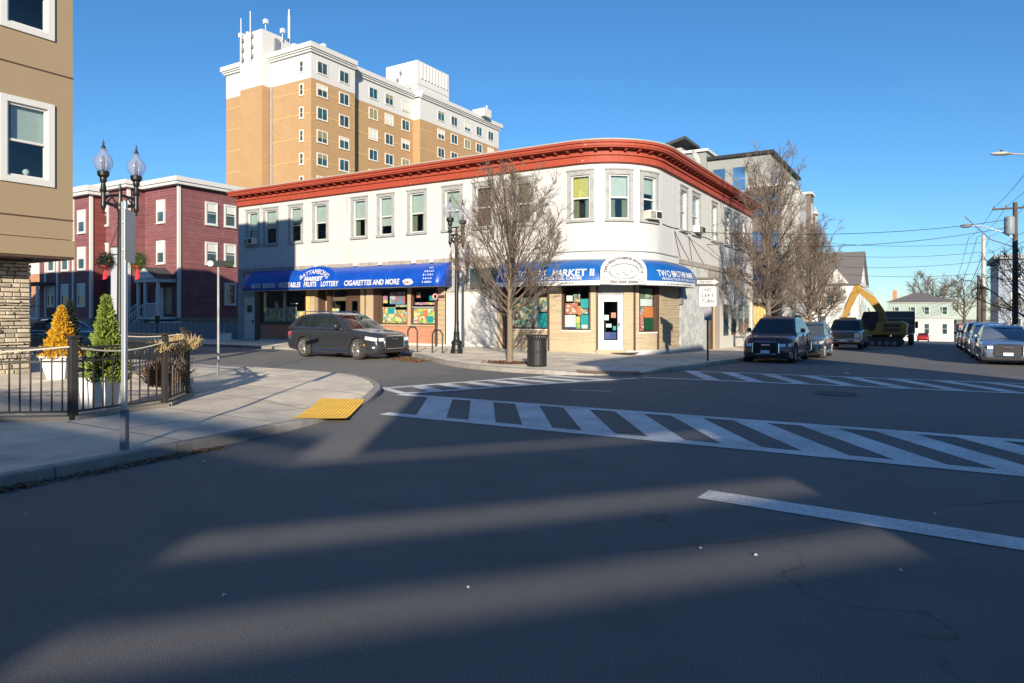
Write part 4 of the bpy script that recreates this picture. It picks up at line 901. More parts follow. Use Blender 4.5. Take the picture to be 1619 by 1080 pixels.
# ------------------------------------------------------------------ other buildings
def FS(face, pl):
    """(along, outward, up) on an axis-aligned front"""
    if face == 'S': return lambda u, d, z: (u, pl-d, z)
    if face == 'E': return lambda u, d, z: (pl+d, u, z)
    if face == 'N': return lambda u, d, z: (u, pl+d, z)
    return lambda u, d, z: (pl-d, u, z)
def win_on(root, face, pl, u, z, w_, h, fm, pm, t=.09, bars='h', proud=.05, name='window', extra=None):
    """window centred at (u, z): proud frame, recessed-looking pane, sash bars"""
    m = MB(FS(face, pl)); m.ring(u-w_/2, u+w_/2, z-h/2, z+h/2, t, -.06, proud); m.box(u-w_/2-.03, u+w_/2+.03, -.02, proud+.04, z-h/2-.05, z-h/2)
    o = m.build(name, MA[fm], root)
    m = MB(FS(face, pl)); m.box(u-w_/2+t, u+w_/2-t, .002, .008, z-h/2+t, z+h/2-t); m.build('pane', MA[pm], o)
    if bars:
        m = MB(FS(face, pl))
        if 'h' in bars: m.box(u-w_/2+t, u+w_/2-t, .008, .035, z-.025, z+.025)
        if 'v' in bars: m.box(u-.025, u+.025, .008, .034, z-h/2+t, z+h/2-t)
        m.build('sash_bar', MA[fm], o)
    if extra:
        m = MB(FS(face, pl)); k = extra[1]; m.box(u-w_/2+t, u+w_/2-t, .009, .012, z+h/2-t-(h-2*t)*k, z+h/2-t); m.build('blind', MA[extra[0]], o)
    return o
# ---- brick tower with white top storeys
TX, TY = -53.4, 31.2; PHX = -66.0; trng = random.Random(77)
def rblind():
    k = trng.random()
    return None if k < .45 else (('curtain' if k < .8 else 'curtaing'), trng.choice((.25,.4,.5,.65,.95)))
TW = empty('apartment_tower', (-60,50,0), 'tall tan brick apartment tower with white top storey and rooftop antennas', 'building')
blocks = [(-69.5,TX,TY,38.5), (-69.5,TX-1.3,38.5,51.7), (-69.5,TX,51.7,72.9)]
for x0, x1, y0, y1 in blocks:
    m = MB(); m.box(x0,x1,y0,y1,-.1,30.0); m.build('brick_wall', MA['brickfar'], TW)
    m = MB(); m.box(x0-.02,x1+.02,y0-.02 if y0 == TY else y0,y1,30.0,33.3); m.build('white_storey', MA['whitefar'], TW)
    m = MB(); m.box(x0-.25,x1+.25,y0-.25 if y0 == TY else y0,y1+(.25 if y1 > 72 else 0),33.1,33.35); m.box(x0-.55,x1+.55,y0-.55 if y0 == TY else y0,y1+(.55 if y1 > 72 else 0),33.55,34.15); m.box(x0-.4,x1+.4,y0-.4 if y0 == TY else y0,y1,33.35,33.55); m.build('cornice', MA['whitefar'], TW)
    for k in range(8):
        zc = 30.2-2.8*k-1.6
        m = MB(); m.box(x0+.3,x1+.025,y0+.05,y1-.05,zc-.09,zc+.09)
        if y0 == TY: m.box(x0-.0,x1-.0,y0-.025,y0+.3,zc-.09,zc+.09)
        m.build('belt_course', M_belt if k else (M_belt := M('tower_belt', (.50,.32,.15), .9, .1, 2)), TW)
rows = [31.62-2.8*k for k in range(8)]
for k, z in enumerate(rows):
    fm = 'offwhite' if k else 'white'
    for y in (32.95,36.6): win_on(TW, 'E', TX+.02, y, z, 1.75, 1.55, fm, trng.choice(('tealglass','darkglass','darkglass')), .13, 'v', extra=rblind())
    for y in (43.3,46.5,50.0): win_on(TW, 'E', TX-1.28, y, z, 1.75, 1.55, fm, trng.choice(('tealglass','darkglass','darkglass')), .13, 'v', extra=rblind())
    for y in (56.7,60.05,63.6,66.9,70.4): win_on(TW, 'E', TX+.02, y, z, 1.75, 1.55, fm, trng.choice(('tealglass','darkglass','darkglass')), .13, 'v', extra=rblind())
    for x in (-55.05,-66.1): win_on(TW, 'S', TY-.02, x, z, .75, 1.45, fm, 'darkglass', .14, 'h')
m = MB(); m.box(-64.9,-60.7,TY-1.3,TY+.5,-.1,30.0); m.build('stair_shaft', MA['brickfar'], TW)
m = MB(); m.box(-64.92,-60.68,TY-1.32,TY+2,30.0,37.0); SS = m.build('stair_shaft', MA['whitefar'], TW)
m = MB(); m.add([(-60.7,TY+2,34),(-60.7,TY+8,34),(-60.7,TY+8,35),(-60.7,TY+2,36.9),(-64.9,TY+2,34),(-64.9,TY+8,34),(-64.9,TY+8,35),(-64.9,TY+2,36.9)],[(0,1,2,3),(7,6,5,4),(3,2,6,7),(1,5,6,2)]); m.build('bulkhead_wing', MA['whitefar'], TW)
m = MB(); m.box(-60.5,-60.2,TY-.25,TY-.02,12,30); m.build('downpipe', MA['belt'], TW)
m = MB(); m.box(TX-7.5,TX-.8,38.48,38.62,0,33); m.box(TX-1.3,TX-1.0,38.5,39.2,0,29.8); m.build('recess_strip', MA['darkglass'], TW)
m = MB(); m.box(PHX,TX-6.0,58.4,66.7,34,41.9); PH = m.build('lift_penthouse', MA['whitefar'], TW)
m = MB(); m.box(PHX-.03,TX-5.97,58.37,66.73,38.1,38.2); m.build('penthouse_band', MA['belt'], PH)
r = random.Random(5)
for k in range(9):
    y = 59.3+k*.82; m = MB(); m.box(TX-5.98,TX-5.8,y,y+.28,39.2,41.7); m.build('panel_antenna', MA['whitefar'], TW)
for (x, z) in ((-64.2,36.2),(-64.2,35.0),(-64.2,33.8),(-62.4,36.4),(-62.4,35.1),(-62.4,33.9)):
    m = MB(); m.box(x-.15,x+.15,TY-1.65,TY-1.32,z-.2,z+.2); m.build('antenna_bracket', MA['signgrey'], TW)
for (x, z, h) in ((-64.2,33.4,38.9),(-62.4,33.5,39.4)):
    m = MB(); m.tube([(x,TY-1.7,z),(x,TY-1.7,h)], .07, 6); m.build('antenna_pole', MA['whitefar'], TW)
for (y, h) in ((32.2,36.5),(TY+.6,36)):
    m = MB(); m.box(-60.66,-60.4,y-.15,y+.15,33.6,36.4); m.build('antenna_bracket', MA['signgrey'], TW)
for (x, y, z) in ((-65.3,TY-.9,37.5),(-64.9,TY-.2,37.8),(-60.9,TY-.6,38.4),(-60.4,TY+1.6,37.9)):
    m = MB(); m.box(x-.26,x+.26,y-.2,y+.2,z-.5,z+.05); m.tube([(x,y,36.5),(x,y,z-.45)], .06, 5); m.build('dish_antenna', MA['whitefar'], TW)
p = at(457,60,89); m = MB(); m.tube([(p.x,p.y,34),(p.x,p.y,40.5)], .16, 8); m.tube([(p.x,p.y,40),(p.x,p.y,at(457,15,89).z)], .10, 6); m.build('whip_antenna', MA['whitefar'], TW)
for (px, y0) in ((465,64),(487,61),(511,64)):
    q = at(px, y0, 86); m = MB(); m.box(q.x-.3,q.x+.3,q.y-.2,q.y+.2,33.9,35.6); m.build('panel_antenna', MA['whitefar'], TW)
for k, (y, z) in enumerate(((53.6,40.3),(54.6,39.6),(55.3,40.0),(56.2,40.4),(56.4,41.4),(54.4,38.4),(55.2,38.3),(55.9,38.5))):
    x = PHX+.5+.66*k
    m = MB(); m.box(x,x+.3,58.05,58.4,z-1.2,z-.9); m.tube([(x+.15,58.15,z-1.7),(x+.15,58.15,z-.6)], .05, 5); m.build('antenna_bracket', MA['signgrey'], TW)
m = MB(); q = at(762,185,113); m.box(q.x-1.2,q.x+1.2,q.y-1,q.y+1,34,35.3); m.tube([(q.x,q.y+1.4,34),(q.x,q.y+1.4,36.4)], .15, 6); m.build('roof_unit', MA['whitefar'], TW)
# ---- clapboard houses
def clap(root, face, pl, u0, u1, z0, z1, mat, ex=.15):
    """lapped boards, each leaning out at its foot"""
    m = MB(FS(face, pl)); n = int(round((z1-z0)/ex)); ex = (z1-z0)/n
    for i in range(n):
        a = z0+i*ex
        m.add([(u0,.04,a),(u1,.04,a),(u1,.006,a+ex),(u0,.006,a+ex),(u0,0,a),(u1,0,a)],[(0,1,2,3),(4,5,1,0)])
    o = m.build('siding', MA[mat], root); tag(o, kind='stuff'); return o
def corner_board(root, x, y, z0, z1, mat='white', w_=.2):
    m = MB(); m.box(x-w_/2,x+w_/2,y-w_/2,y+w_/2,z0,z1); return m.build('corner_board', MA[mat], root)
H1 = empty('clapboard_house', (-40,9,0), 'plum clapboard three-storey house with white gabled entry porch, beside the white building', 'house')
x1, y1, zt = -36.9, 3.8, 11.1
m = MB(); m.box(-46.4,x1-.03,y1+.03,18,1.35,zt); m.box(-45.9,-41.35,2.63,y1+.1,1.35,zt); m.build('wall', MA['plum'], H1)
m = MB(); m.box(-46.4,x1+.03,y1-.03,18,-.1,1.35); m.box(-45.95,-41.3,2.55,y1,-.1,1.35); m.build('foundation', MA['foundation'], H1)
clap(H1,'S',y1+.02,-41.3,x1,1.35,zt,'plum'); clap(H1,'E',x1-.02,y1,18,1.35,zt,'plum'); clap(H1,'S',2.62,-45.9,-41.35,1.35,zt,'plum'); clap(H1,'E',-41.36,2.63,y1,1.35,zt,'plum')
for (x, y) in ((x1,y1),(-45.9,2.6),(-41.33,2.6)): corner_board(H1, x, y, 1.35, zt)
m = MB(); m.box(-46.8,x1+.45,y1-.45,18.3,zt,zt+.22); m.box(-46.3,-40.9,2.15,y1-.45,zt,zt+.22); m.box(-46.6,x1+.55,y1-.55,18.3,zt+.22,zt+.55); m.box(-46.4,-40.8,2.05,y1-.55,zt+.22,zt+.55); m.build('eaves', MA['white'], H1)
for z in (9.3,6.25):
    for y in (6.42,8.05,12.5): win_on(H1,'E',x1+.045,y,z,1.05,1.75,'white','darkglass',.13,'h',.06,extra=('curtain',.4))
    for x in (-39.1,): win_on(H1,'S',y1-.045,x,z,1.05,1.75,'white','darkglass',.13,'h',.06,extra=('curtain',.5))
    for x in (-42.1,-44.6): win_on(H1,'S',2.555,x,z,1.05,1.75,'white','darkglass',.13,'h',.06,extra=('curtain',.35))
win_on(H1,'E',x1+.045,8.05,3.2,1.05,1.75,'white','darkglass',.13,'h',.06); win_on(H1,'S',2.555,-42.1,3.2,1.05,1.75,'white','darkglass',.13,'h',.06,extra=('curtain',.5))
# porch
px0, px1, py0 = -39.9, -37.2, 2.35
m = MB(); m.box(px0,px1,py0,y1,1.25,1.42); PO = m.build('porch', MA['white'], H1)
for x in (px0+.1,px0+1.0,px1-.1):
    m = MB(); m.box(x-.09,x+.09,py0+.02,py0+.2,1.42,3.95); m.build('post', MA['white'], PO)
m = MB(); m.box(px0-.1,px1+.1,py0-.1,y1-.05,3.95,4.2); m.build('beam', MA['white'], PO)
m = MB(); xm = (px0+px1)/2; m.add([(px0-.2,py0-.2,4.2),(px1+.2,py0-.2,4.2),(xm,py0-.2,5.05),(px0-.2,y1,4.2),(px1+.2,y1,4.2),(xm,y1,5.05)],[(0,1,2),(5,4,3),(0,2,5,3),(2,1,4,5)]); m.build('gable_roof', MA['roofdark'], PO)
m = MB(); m.add([(px0-.1,py0-.22,4.2),(px1+.1,py0-.22,4.2),(xm,py0-.22,4.98)],[(0,1,2)]); m.build('pediment', MA['white'], PO)
m = MB(); m.box(px0+.2,px0+1.2,y1-.10,y1-.01,1.42,3.6); m.build('door', MA['white'], PO); m = MB(); m.box(px0+1.5,px0+2.2,y1-.10,y1-.01,1.6,3.6); m.build('side_light', MA['tanwood'], PO)
for k in range(10):
    x = px0+1.1+k*.15; m = MB(); m.box(x,x+.04,py0+.08,py0+.12,1.42,2.35); m.build('baluster', MA['white'], PO)
m = MB(); m.box(px0+1.0,px1,py0+.06,py0+.14,2.35,2.43); m.build('rail', MA['white'], PO)
for k in range(6):
    m = MB(); m.box(px0,px0+1.0,py0-.28*(k+1),py0-.28*k,-.05,1.42-.235*(k+1)+.01); m.build('step', MA['trimgrey'], PO)
for x in (px0+.02,px0+.98):
    m = MB(); m.bar((x,py0,2.35),(x,py0-1.7,.95),.06,.08); m.bar((x,py0,1.6),(x,py0-1.7,.25),.05,.06); m.box(x-.06,x+.06,py0-1.76,py0-1.64,0,1.1)
    for k in range(9): t = (k+.5)/9; m.box(x-.018,x+.018,py0-1.7*t-.018,py0-1.7*t+.018,1.6-1.35*t,2.35-1.4*t)
    m.build('stair_rail', MA['white'], PO)
m = MB(); m.box(-37.6,-36.0,2.2,3.3,.0,.95); m.build('bin_store', MA['trimgrey'], H1, bevel=.03); m = MB(); m.box(-37.7,-35.9,2.1,3.4,.95,1.1); m.build('bin_store_lid', MA['white'], H1)
H2 = empty('clapboard_house', (-49,8,0), 'brick-red clapboard house with white corner boards, left of the plum house', 'house')
hx, hy = -44.5, 1.5
m = MB(); m.box(-52.6,hx-1.0,hy+.03,16,1.3,10.7); m.box(hx-1.0,hx-.03,hy+.03,3.6,1.3,10.7); m.build('wall', MA['plum2'], H2); m = MB(); m.box(-52.6,hx+.03,hy-.03,3.6,-.1,1.3); m.build('foundation', MA['foundation'], H2)
clap(H2,'S',hy+.02,-47.05,hx,1.3,10.7,'plum'); clap(H2,'E',hx-.02,hy,3.5,1.3,10.7,'plum2'); clap(H2,'S',hy+.02,-52.5,-47.05,1.3,10.7,'plum')
for x in (hx,-47.05,-49.5,-51.4): corner_board(H2, x, hy, 1.3, 10.7)
m = MB(); m.box(-52.9,hx+.45,hy-.45,3.5,10.7,10.95); m.box(-53,hx+.55,hy-.55,3.5,10.95,11.35); m.box(-53,hx-1.0,3.5,16.2,10.75,11.3); m.build('eaves', MA['white'], H2)
for z in (8.75,5.9,3.1):
    for x in (-45.8,-48.3,-50.5): win_on(H2,'S',hy-.045,x,z,1.15,1.8,'white','darkglass',.14,'h',.06,extra=('curtain',.5))
m = MB(); m.box(-52.8,-50.0,.2,hy,1.2,1.35); PO2 = m.build('porch', MA['white'], H2)
for k in range(14): m = MB(); m.box(-52.7+k*.19,-52.66+k*.19,.24,.28,1.35,2.2); m.build('baluster', MA['white'], PO2)
for x in (-52.7,-51.4,-50.1): m = MB(); m.box(x-.09,x+.09,.2,.38,1.35,3.9); m.build('post', MA['white'], PO2)
m = MB(); m.box(-52.9,-49.9,.1,hy,3.9,4.15); m.box(-52.8,-50.0,.22,.32,2.2,2.28); m.build('porch_roof', MA['roofdark'], PO2)
BO = empty('brick_outbuilding', (-60,8,0), 'low orange brick building with a white upper wall, half hidden behind the tan building', 'building')
m = MB(); m.box(-70,-53.2,4,14,-.1,5.2); m.build('wall', MA['brickor'], BO); m = MB(); m.box(-70.05,-53.15,3.95,14,5.2,8); m.build('upper_wall', MA['creamwall'], BO); m = MB(); m.box(-58,-54,3.96,4.1,.2,3.2); m.build('garage_door', MA['plastic'], BO)
for x in (-55.5,-57.6): win_on(BO,'S',3.95,x,6.4,1.1,1.4,'white','darkglass',.12)
# dark board fence across the yard between the plum house and the shops
YF = empty('yard_fence', (-31,-.1,0), 'dark board fence closing the yard beside the shops', 'fence')
for k in range(40):
    x = -36.6+k*.288; m = MB(); m.box(x,x+.27,-.02+.02*(k%2),.02+.02*(k%2),.05,1.05+.02*((k*5)%3)); m.build('board', MA['signgrey'], YF)
m = MB(); m.box(-36.7,-25.1,.04,.1,.3,.42); m.box(-36.7,-25.1,.04,.1,.85,.97); m.build('rail', MA['signgrey'], YF)
ST = empty('salt_box', (-25.0,-.9,.1), 'small pale box on the pavement by the blue-white shop door', 'box'); m = MB(); m.prism([(-.35,0),(.35,0),(.30,.38),(-.30,.38)],-.2,.2,'y'); m.build('tub', MA['pot'], ST, world=False, bevel=.02); m = MB(); m.box(-.33,.33,-.22,.22,.38,.44); m.build('lid', MA['white'], ST, world=False, bevel=.01)
# ---- tan building at the left edge
TB = empty('tan_building', (-16,-26,0), 'tan panelled building with white-trimmed windows over a rough stone base', 'building')
tx, ty = -9.22, -16.77
def tan_wall():
    m = MB(FS('E', tx)); wz = [(4.95,7.02),(8.72,10.8)]; us = [(-18.42,-17.24),(-21.6,-20.4),(-24.8,-23.6),(-28,-26.8)]
    ug = sorted(set([-36,ty]+[v for p in us for v in p])); zg = [3.62,4.95,7.02,8.72,10.8,12.0]
    for a, b in zip(ug, ug[1:]):
        for c, d in zip(zg, zg[1:]):
            if any(a >= p-1e-6 and b <= q+1e-6 for p, q in us) and any(c >= p-1e-6 and d <= q+1e-6 for p, q in wz): continue
            m.add([(a,0,c),(b,0,c),(b,0,d),(a,0,d)],[(0,1,2,3)])
    m.build('wall', MA['tan'], TB)
    for p, q in us:
        for c, d in wz:
            u = (p+q)/2; w_ = q-p; z = (c+d)/2; h = d-c
            m = MB(FS('E', tx)); m.ring(p-.02,q+.02,c-.02,d+.04,.16,-.1,.045); o = m.build('window', MA['white'], TB, bevel=.006)
            m = MB(FS('E', tx)); m.ring(p+.14,q-.14,c+.14,d-.12,.055,-.12,-.02); m.box(p+.195,q-.195,-.11,-.02,z-.03,z+.03); m.build('sash', MA['white'], o, bevel=.004)
            m = MB(FS('E', tx)); m.box(p+.19,q-.19,-.06,-.054,z+.02,d-.17); m.build('pane', MA['glass'], o)
            m = MB(FS('E', tx)); m.box(p+.19,q-.19,-.09,-.084,c+.19,z-.02); m.build('pane', MA['glass'], o)
            m = MB(FS('E', tx)); m.box(p+.28,q-.16,-.15,-.14,z-.02,d-.15); m.build('blind', MA['curtain'], o)
            m = MB(FS('E', tx)); m.box(p-.1,q+.1,-.9,-.88,c-.1,d+.1); m.box(p,q,-.88,-.13,c-.02,c); m.build('room', M_room, o)
            if c < 5:
                m = MB(); m.lathe([(.0,0),(.05,.02),(.03,.05),(.07,.10),(.08,.15),(.05,.2),(.0,.22)], (tx-.2,u+.05,c+.17), 10); m.build('table_lamp', MA['pot'], o, smooth=40)
M_room = M('blue_room', (.10,.14,.18), .9, .3, 1.0)
tan_wall()
m = MB(); m.box(-22,tx-.9,-36,ty,3.2,12.0); m.box(tx-.9,tx-.001,ty-.3,ty,3.62,12.0); m.build('side_wall', MA['tan'], TB)
# panel joints and the proud band at the foot
m = MB(FS('E', tx)); m.box(-36,ty,0,.014,7.87,8.72-.0); m.build('cladding_panel', MA['tan'], TB) if False else None
for z in (7.86,4.11):
    m = MB(FS('E', tx)); m.box(-36,ty+.01,-.02,.012,z,z+.035); m.build('panel_joint', MA['brown'], TB)
m = MB(); m.box(-22.05,tx+.045,-36,ty+.045,3.16,3.6); m.build('band_course', MA['tan'], TB, bevel=.01)
m = MB(); m.box(-22,tx+.02,-36,ty+.02,3.1,3.16); m.build('soffit', MA['brown'], TB)
for y in (-17.6,-18.5,-19.4): m = MB(); m.lathe([(.07,3.02),(.09,3.06),(.09,3.12),(.05,3.13)], (tx-.5,y,0), 10); m.build('downlight', MA['plastic'], TB)
m = MB(); m.box(-22.3,tx+.35,-36.2,ty+.35,12.0,12.28); m.build('eaves', MA['white'], TB)
sx, sy = -10.25, -17.35
m = MB(); m.box(-21,sx-.02,-35,sy-.02,-.1,3.1); SW = m.build('stone_base', MA['conc_dark'], TB)
r = random.Random(11)
z = .12; row = 0
sm = {}
while z < 3.0:
    h = r.choice((.07,.095,.12,.135)); h = min(h, 3.09-z) if z+h > 3.05 else h
    y = sy
    while y > -18.9:
        L = r.uniform(.13,.42); d = r.choice((.0,.02,.04,.075))
        m = MB(FS('E', sx)); y0, y1_ = y-L+.012, y-.004
        m.add([(y0,-.02,z),(y1_,-.02,z),(y1_,-.02,z+h-.012),(y0,-.02,z+h-.012),(y0+.012,.02+d,z+.012),(y1_-.012,.02+d*r.uniform(.6,1.1),z+.01),(y1_-.014,.02+d*r.uniform(.7,1.1),z+h-.024),(y0+.012,.02+d,z+h-.022)],[(0,1,5,4),(1,2,6,5),(2,3,7,6),(3,0,4,7),(4,5,6,7)])
        m.build('stone', MA['stone'], SW); y -= L
    x = sx-.03
    while x > -10.8:
        L = r.uniform(.2,.4); d = r.uniform(0,.04)
        m = MB(FS('N', sy)); m.box(x-L+.01,x,-.02,.02+d,z,z+h-.014); m.build('stone', MA['stone'], SW); x -= L
    z += h
# ---- grey modern apartment block along the side street
GR = empty('grey_apartment_block', (-8,36,-.7), 'grey panelled modern apartment block with brown bays, behind the white building', 'building')
m = MB(); m.box(-22,-1.0,31.9,45,-1,14.6); m.build('upper_block', MA['panelgrey'], GR); m = MB(); m.box(-22.3,-.7,31.6,45.2,14.6,14.85); m.build('roof_edge', MA['plastic'], GR)
for x in (-3.47,-5.1,-6.8,-8.6): win_on(GR,'S',31.9,x,12.8,1.15,2.1,'panelgrey','winblue',.08,'h',.03)
for y in (35,39): win_on(GR,'E',-1.0,y,12.8,1.6,2.0,'panellight','winblue',.08,'v',.03)
m = MB(); m.box(-2.2,.2,30.0,34.5,-1,11.6); m.build('lower_block', MA['panelbrown'], GR); m = MB(); m.box(.2,.82,30.02,34.5,-1,11.6); m.build('corner_panel', MA['panellight'], GR); m = MB(); m.box(-2.3,.95,29.9,34.6,11.6,11.85); m.build('roof_edge', MA['white'], GR)
m = MB(); m.box(-14,-2.2,30.4,32.2,-1,11.2); m.build('link_block', MA['panellight'], GR); m = MB(); m.box(-14.1,-2.3,30.3,32.2,11.2,11.4); m.build('roof_edge', MA['plastic'], GR)
for z in (10.2,7.3,4.4):
    for x in (-1.65,-.45): win_on(GR,'S',30.0,x,z,.85,1.7,'plastic','winblue',.07,'v',.03)
m = MB(); m.box(.7,1.35,31,34.2,1.5,11.3); m.build('bay', MA['panellight'], GR)
for k, (y0, y1_, h, mat) in enumerate(((34.8,36.4,11.5,'panelbrown'),(37.4,38.6,10.2,'panelbrown'))):
    m = MB(); m.box(-1.2,1.6,y0,y1_,1.8,h); B_ = m.build('bay', MA[mat], GR); m = MB(); m.box(-1.2,1.75,y0-.15,y1_+.15,h,h+.2); m.build('roof_edge', MA['white'], GR)
    for z in (10.0,7.2,4.4): win_on(GR,'E',1.6,(y0+y1_)/2,z,.9,1.7,'panellight','tealglass',.1,'v',.03)
m = MB(); m.box(-1.2,.8,34.5,39.0,-1.5,11.0); m.build('wall', MA['panellight'], GR)
for y in (35.6,38): win_on(GR,'E',.8,y,1.0,1.3,1.6,'tanwood','darkglass',.12,'v',.04)
for y in (21.6,22.6,23.7,24.8,25.9): 
    m = MB(); m.box(-.4,-.15,y,y+.28,-.8,2.3); m.build('entry_post', MA['woodyel'], GR)
m = MB(); m.box(-6,-.5,21,28.5,-1,2.4); m.build('low_porch', MA['tanwood'], GR); m = MB(); m.box(-6,.2,20.95,28.6,2.4,2.7); m.build('porch_roof', MA['trimgrey'], GR)
PB = empty('stair_bulkhead', (-12,40,14.9), 'pale rooftop stair house with a dark pitched roof above the white building', 'roof structure')
p = at(1098,240,58); m = MB(); m.box(p.x-2.2,p.x+1.0,p.y,p.y+3,8.6,p.z-.1); m.build('wall', MA['panelgrey'], PB); m = MB(); m.box(p.x-2.5,p.x+1.2,p.y-.25,p.y+3.2,p.z-.1,p.z+.12); m.build('roof_edge', MA['white'], PB)
p = at(1058,236,60); q = at(1058,222,60)
m = MB(); m.box(p.x-2.4,p.x+1.1,p.y,p.y+4,8.6,p.z); m.build('wall', MA['panellight'], PB)
m = MB(); m.add([(p.x-3,p.y-.3,p.z-.2),(p.x+1.5,p.y-.3,q.z+.15),(p.x+1.5,p.y+4.3,q.z+.15),(p.x-3,p.y+4.3,p.z-.2),(p.x-3,p.y-.3,p.z-.45),(p.x+1.5,p.y-.3,q.z-.1),(p.x+1.5,p.y+4.3,q.z-.1),(p.x-3,p.y+4.3,p.z-.45)],[(0,1,2,3),(4,5,6,7),(0,1,5,4),(1,2,6,5),(2,3,7,6),(3,0,4,7)]); m.build('pitched_roof', MA['roofdark'], PB)
# ---- white gabled house and what stands at the end of the street
def gable_house(name, label, x0, x1, y0, y1, zb, ze, zr, wm, rm, face_rows):
    H = empty(name, ((x0+x1)/2,(y0+y1)/2,zb), label, 'house'); ym = (y0+y1)/2
    m = MB(); m.add([(x1,y0,zb),(x1,y1,zb),(x1,y1,ze),(x1,ym,zr),(x1,y0,ze),(x0,y0,zb),(x0,y1,zb),(x0,y1,ze),(x0,ym,zr),(x0,y0,ze)],[(0,1,2,3,4),(9,8,7,6,5),(0,4,9,5),(1,6,7,2)]); m.build('wall', MA[wm], H)
    k = (zr-ze)/(ym-y0); e = .45
    m = MB()
    for sg in (-1,1):
        ya = ym; yb = ym+sg*((y1-y0)/2+e); za = zr+.05; zc = zr+.05-k*((y1-y0)/2+e)
        m.add([(x0-.3,ya,za),(x1+.35,ya,za),(x1+.35,yb,zc),(x0-.3,yb,zc),(x0-.3,ya,za+.15),(x1+.35,ya,za+.15),(x1+.35,yb,zc+.15),(x0-.3,yb,zc+.15)],[(0,1,2,3),(4,5,6,7),(0,1,5,4),(1,2,6,5),(2,3,7,6),(3,0,4,7)])
    m.build('roof', MA[rm], H)
    for (f, pl, u, z) in face_rows: win_on(H, f, pl, u, z, 1.0, 1.6, 'white', 'darkglass', .12, 'h')
    return H
GH = gable_house('gabled_house', 'white gabled house with grey shingle roof behind the excavator', -9, 2.2, 71, 83, -2.2, 5.6, 9.8, 'whitefar', 'roofgrey',
    [('E',2.2,74,3.6),('E',2.2,80,3.6),('E',2.2,76.2,6.6),('E',2.2,77.8,6.6),('E',2.2,74,.6),('E',2.2,80,.6),('S',71,-1,3.6),('S',71,-4,3.6),('S',71,-2,.6)])
p = at(1345,432,70); m = MB(); m.add([(-2.4,70.6,5.4),(1.2,70.6,5.4),(-.6,70.6,7.6),(-2.4,75,5.4),(1.2,75,5.4),(-.6,74.5,7.6)],[(0,1,2),(0,2,5,3),(1,4,5,2)]); m.build('dormer', MA['whitefar'], GH); m = MB(); m.box(2.25,2.5,70.7,83.3,5.3,5.5); m.build('eaves', MA['white'], GH)
MH = empty('mansard_house', (8.4,126,-3.9), 'cream house with pale green mansard storey and hipped roof at the street end', 'house')
zc = -3.9
m = MB(); m.box(2.8,13.6,121,134,zc,.9); m.build('wall', MA['creamwall'], MH)
m = MB(); m.add([(2.5,120.7,1.0),(13.9,120.7,1.0),(13.9,134.3,1.0),(2.5,134.3,1.0),(3.3,121.4,3.6),(13.1,121.4,3.6),(13.1,133.6,3.6),(3.3,133.6,3.6)],[(0,1,5,4),(1,2,6,5),(2,3,7,6),(3,0,4,7),(0,3,2,1)]); m.build('mansard', MA['mansard'], MH)
m = MB(); m.box(2.4,14.0,120.6,134.4,.86,1.0); m.box(3.0,13.4,121.1,133.9,3.6,3.75); m.build('cornice', MA['white'], MH)
m = MB(); m.add([(2.8,120.9,3.75),(13.6,120.9,3.75),(13.6,134.1,3.75),(2.8,134.1,3.75),(7.2,126,5.5),(9.2,126,5.5)],[(0,1,5,4),(1,2,5),(2,3,4,5),(3,0,4)]); m.build('roof', MA['roofgrey'], MH)
for x in (4.6,7.2,9.4,12.2): win_on(MH,'S',121,x,-1.2,.9,2.0,'white','darkglass',.1); win_on(MH,'S',120.85,x,2.1,.9,1.6,'white','darkglass',.1)
for y in (124,128): win_on(MH,'E',13.6,y,-1.2,.9,2.0,'white','darkglass',.1)
m = MB(); m.box(3.6,4.3,128,128.7,3.8,6.2); m.build('chimney', MA['brickor'], MH)
BH = empty('blue_grey_house', (21,71,-1.8), 'blue-grey house with flat eaves behind the utility pole at the right edge', 'house')
m = MB(); m.box(16.4,27,66,78,-2,7.6); m.build('wall', MA['bluehouse'], BH); m = MB(); m.box(16.0,27.4,65.6,78.4,7.6,8.1); m.build('eaves', MA['trimgrey'], BH)
for z in (6.2,3.2,.4):
    for x in (18,20.6): win_on(BH,'S',66,x,z,1.0,1.6,'white','darkglass',.12)
    for y in (68.5,72): win_on(BH,'W',16.4,y,z,1.0,1.6,'white','darkglass',.12)
LB = empty('low_brick_building', (26,150,-5), 'low brown building with a grey roof far down the street', 'building')
m = MB(); m.box(15,48,142,160,-6,-.6); m.build('wall', MA['brickor'], LB); m = MB(); m.box(14.5,48.5,141.5,160.5,-.6,.2); m.build('roof', MA['roofgrey'], LB)
for x in (18,22,26): win_on(LB,'S',142,x,-2.6,1.2,1.6,'white','darkglass',.12)
# ---- buildings behind the photographer: out of the picture, they shade the crossing
def shade_block(label, x0, x1, y0, y1, h, wm='hidden_wall', zb=-.2):
    B = empty('street_building', ((x0+x1)/2,(y0+y1)/2,zb), label, 'building')
    m = MB(); m.box(x0,x1,y0,y1,zb,h-.5); m.build('wall', MA[wm], B)
    m = MB(); m.box(x0-.35,x1+.35,y0-.35,y1+.35,h-.5,h-.2); m.box(x0-.12,x1+.12,y0-.12,y1+.12,h-.2,h); m.build('cornice', MA['trimgrey'], B)
    for k in range(int((x1-x0)//3)):
        for z in [v for v in (2.2,5.2,8.2) if v < h-1.5]: win_on(B,'N',y1,x0+1.5+3*k,z,1.2,1.7,'white','darkglass',.12)
    for k in range(int((y1-y0)//3)):
        for z in [v for v in (2.2,5.2,8.2) if v < h-1.5]: win_on(B,'W',x0,y0+1.5+3*k,z,1.2,1.7,'white','darkglass',.12)
    return B
for a in SHADE: shade_block(*a)
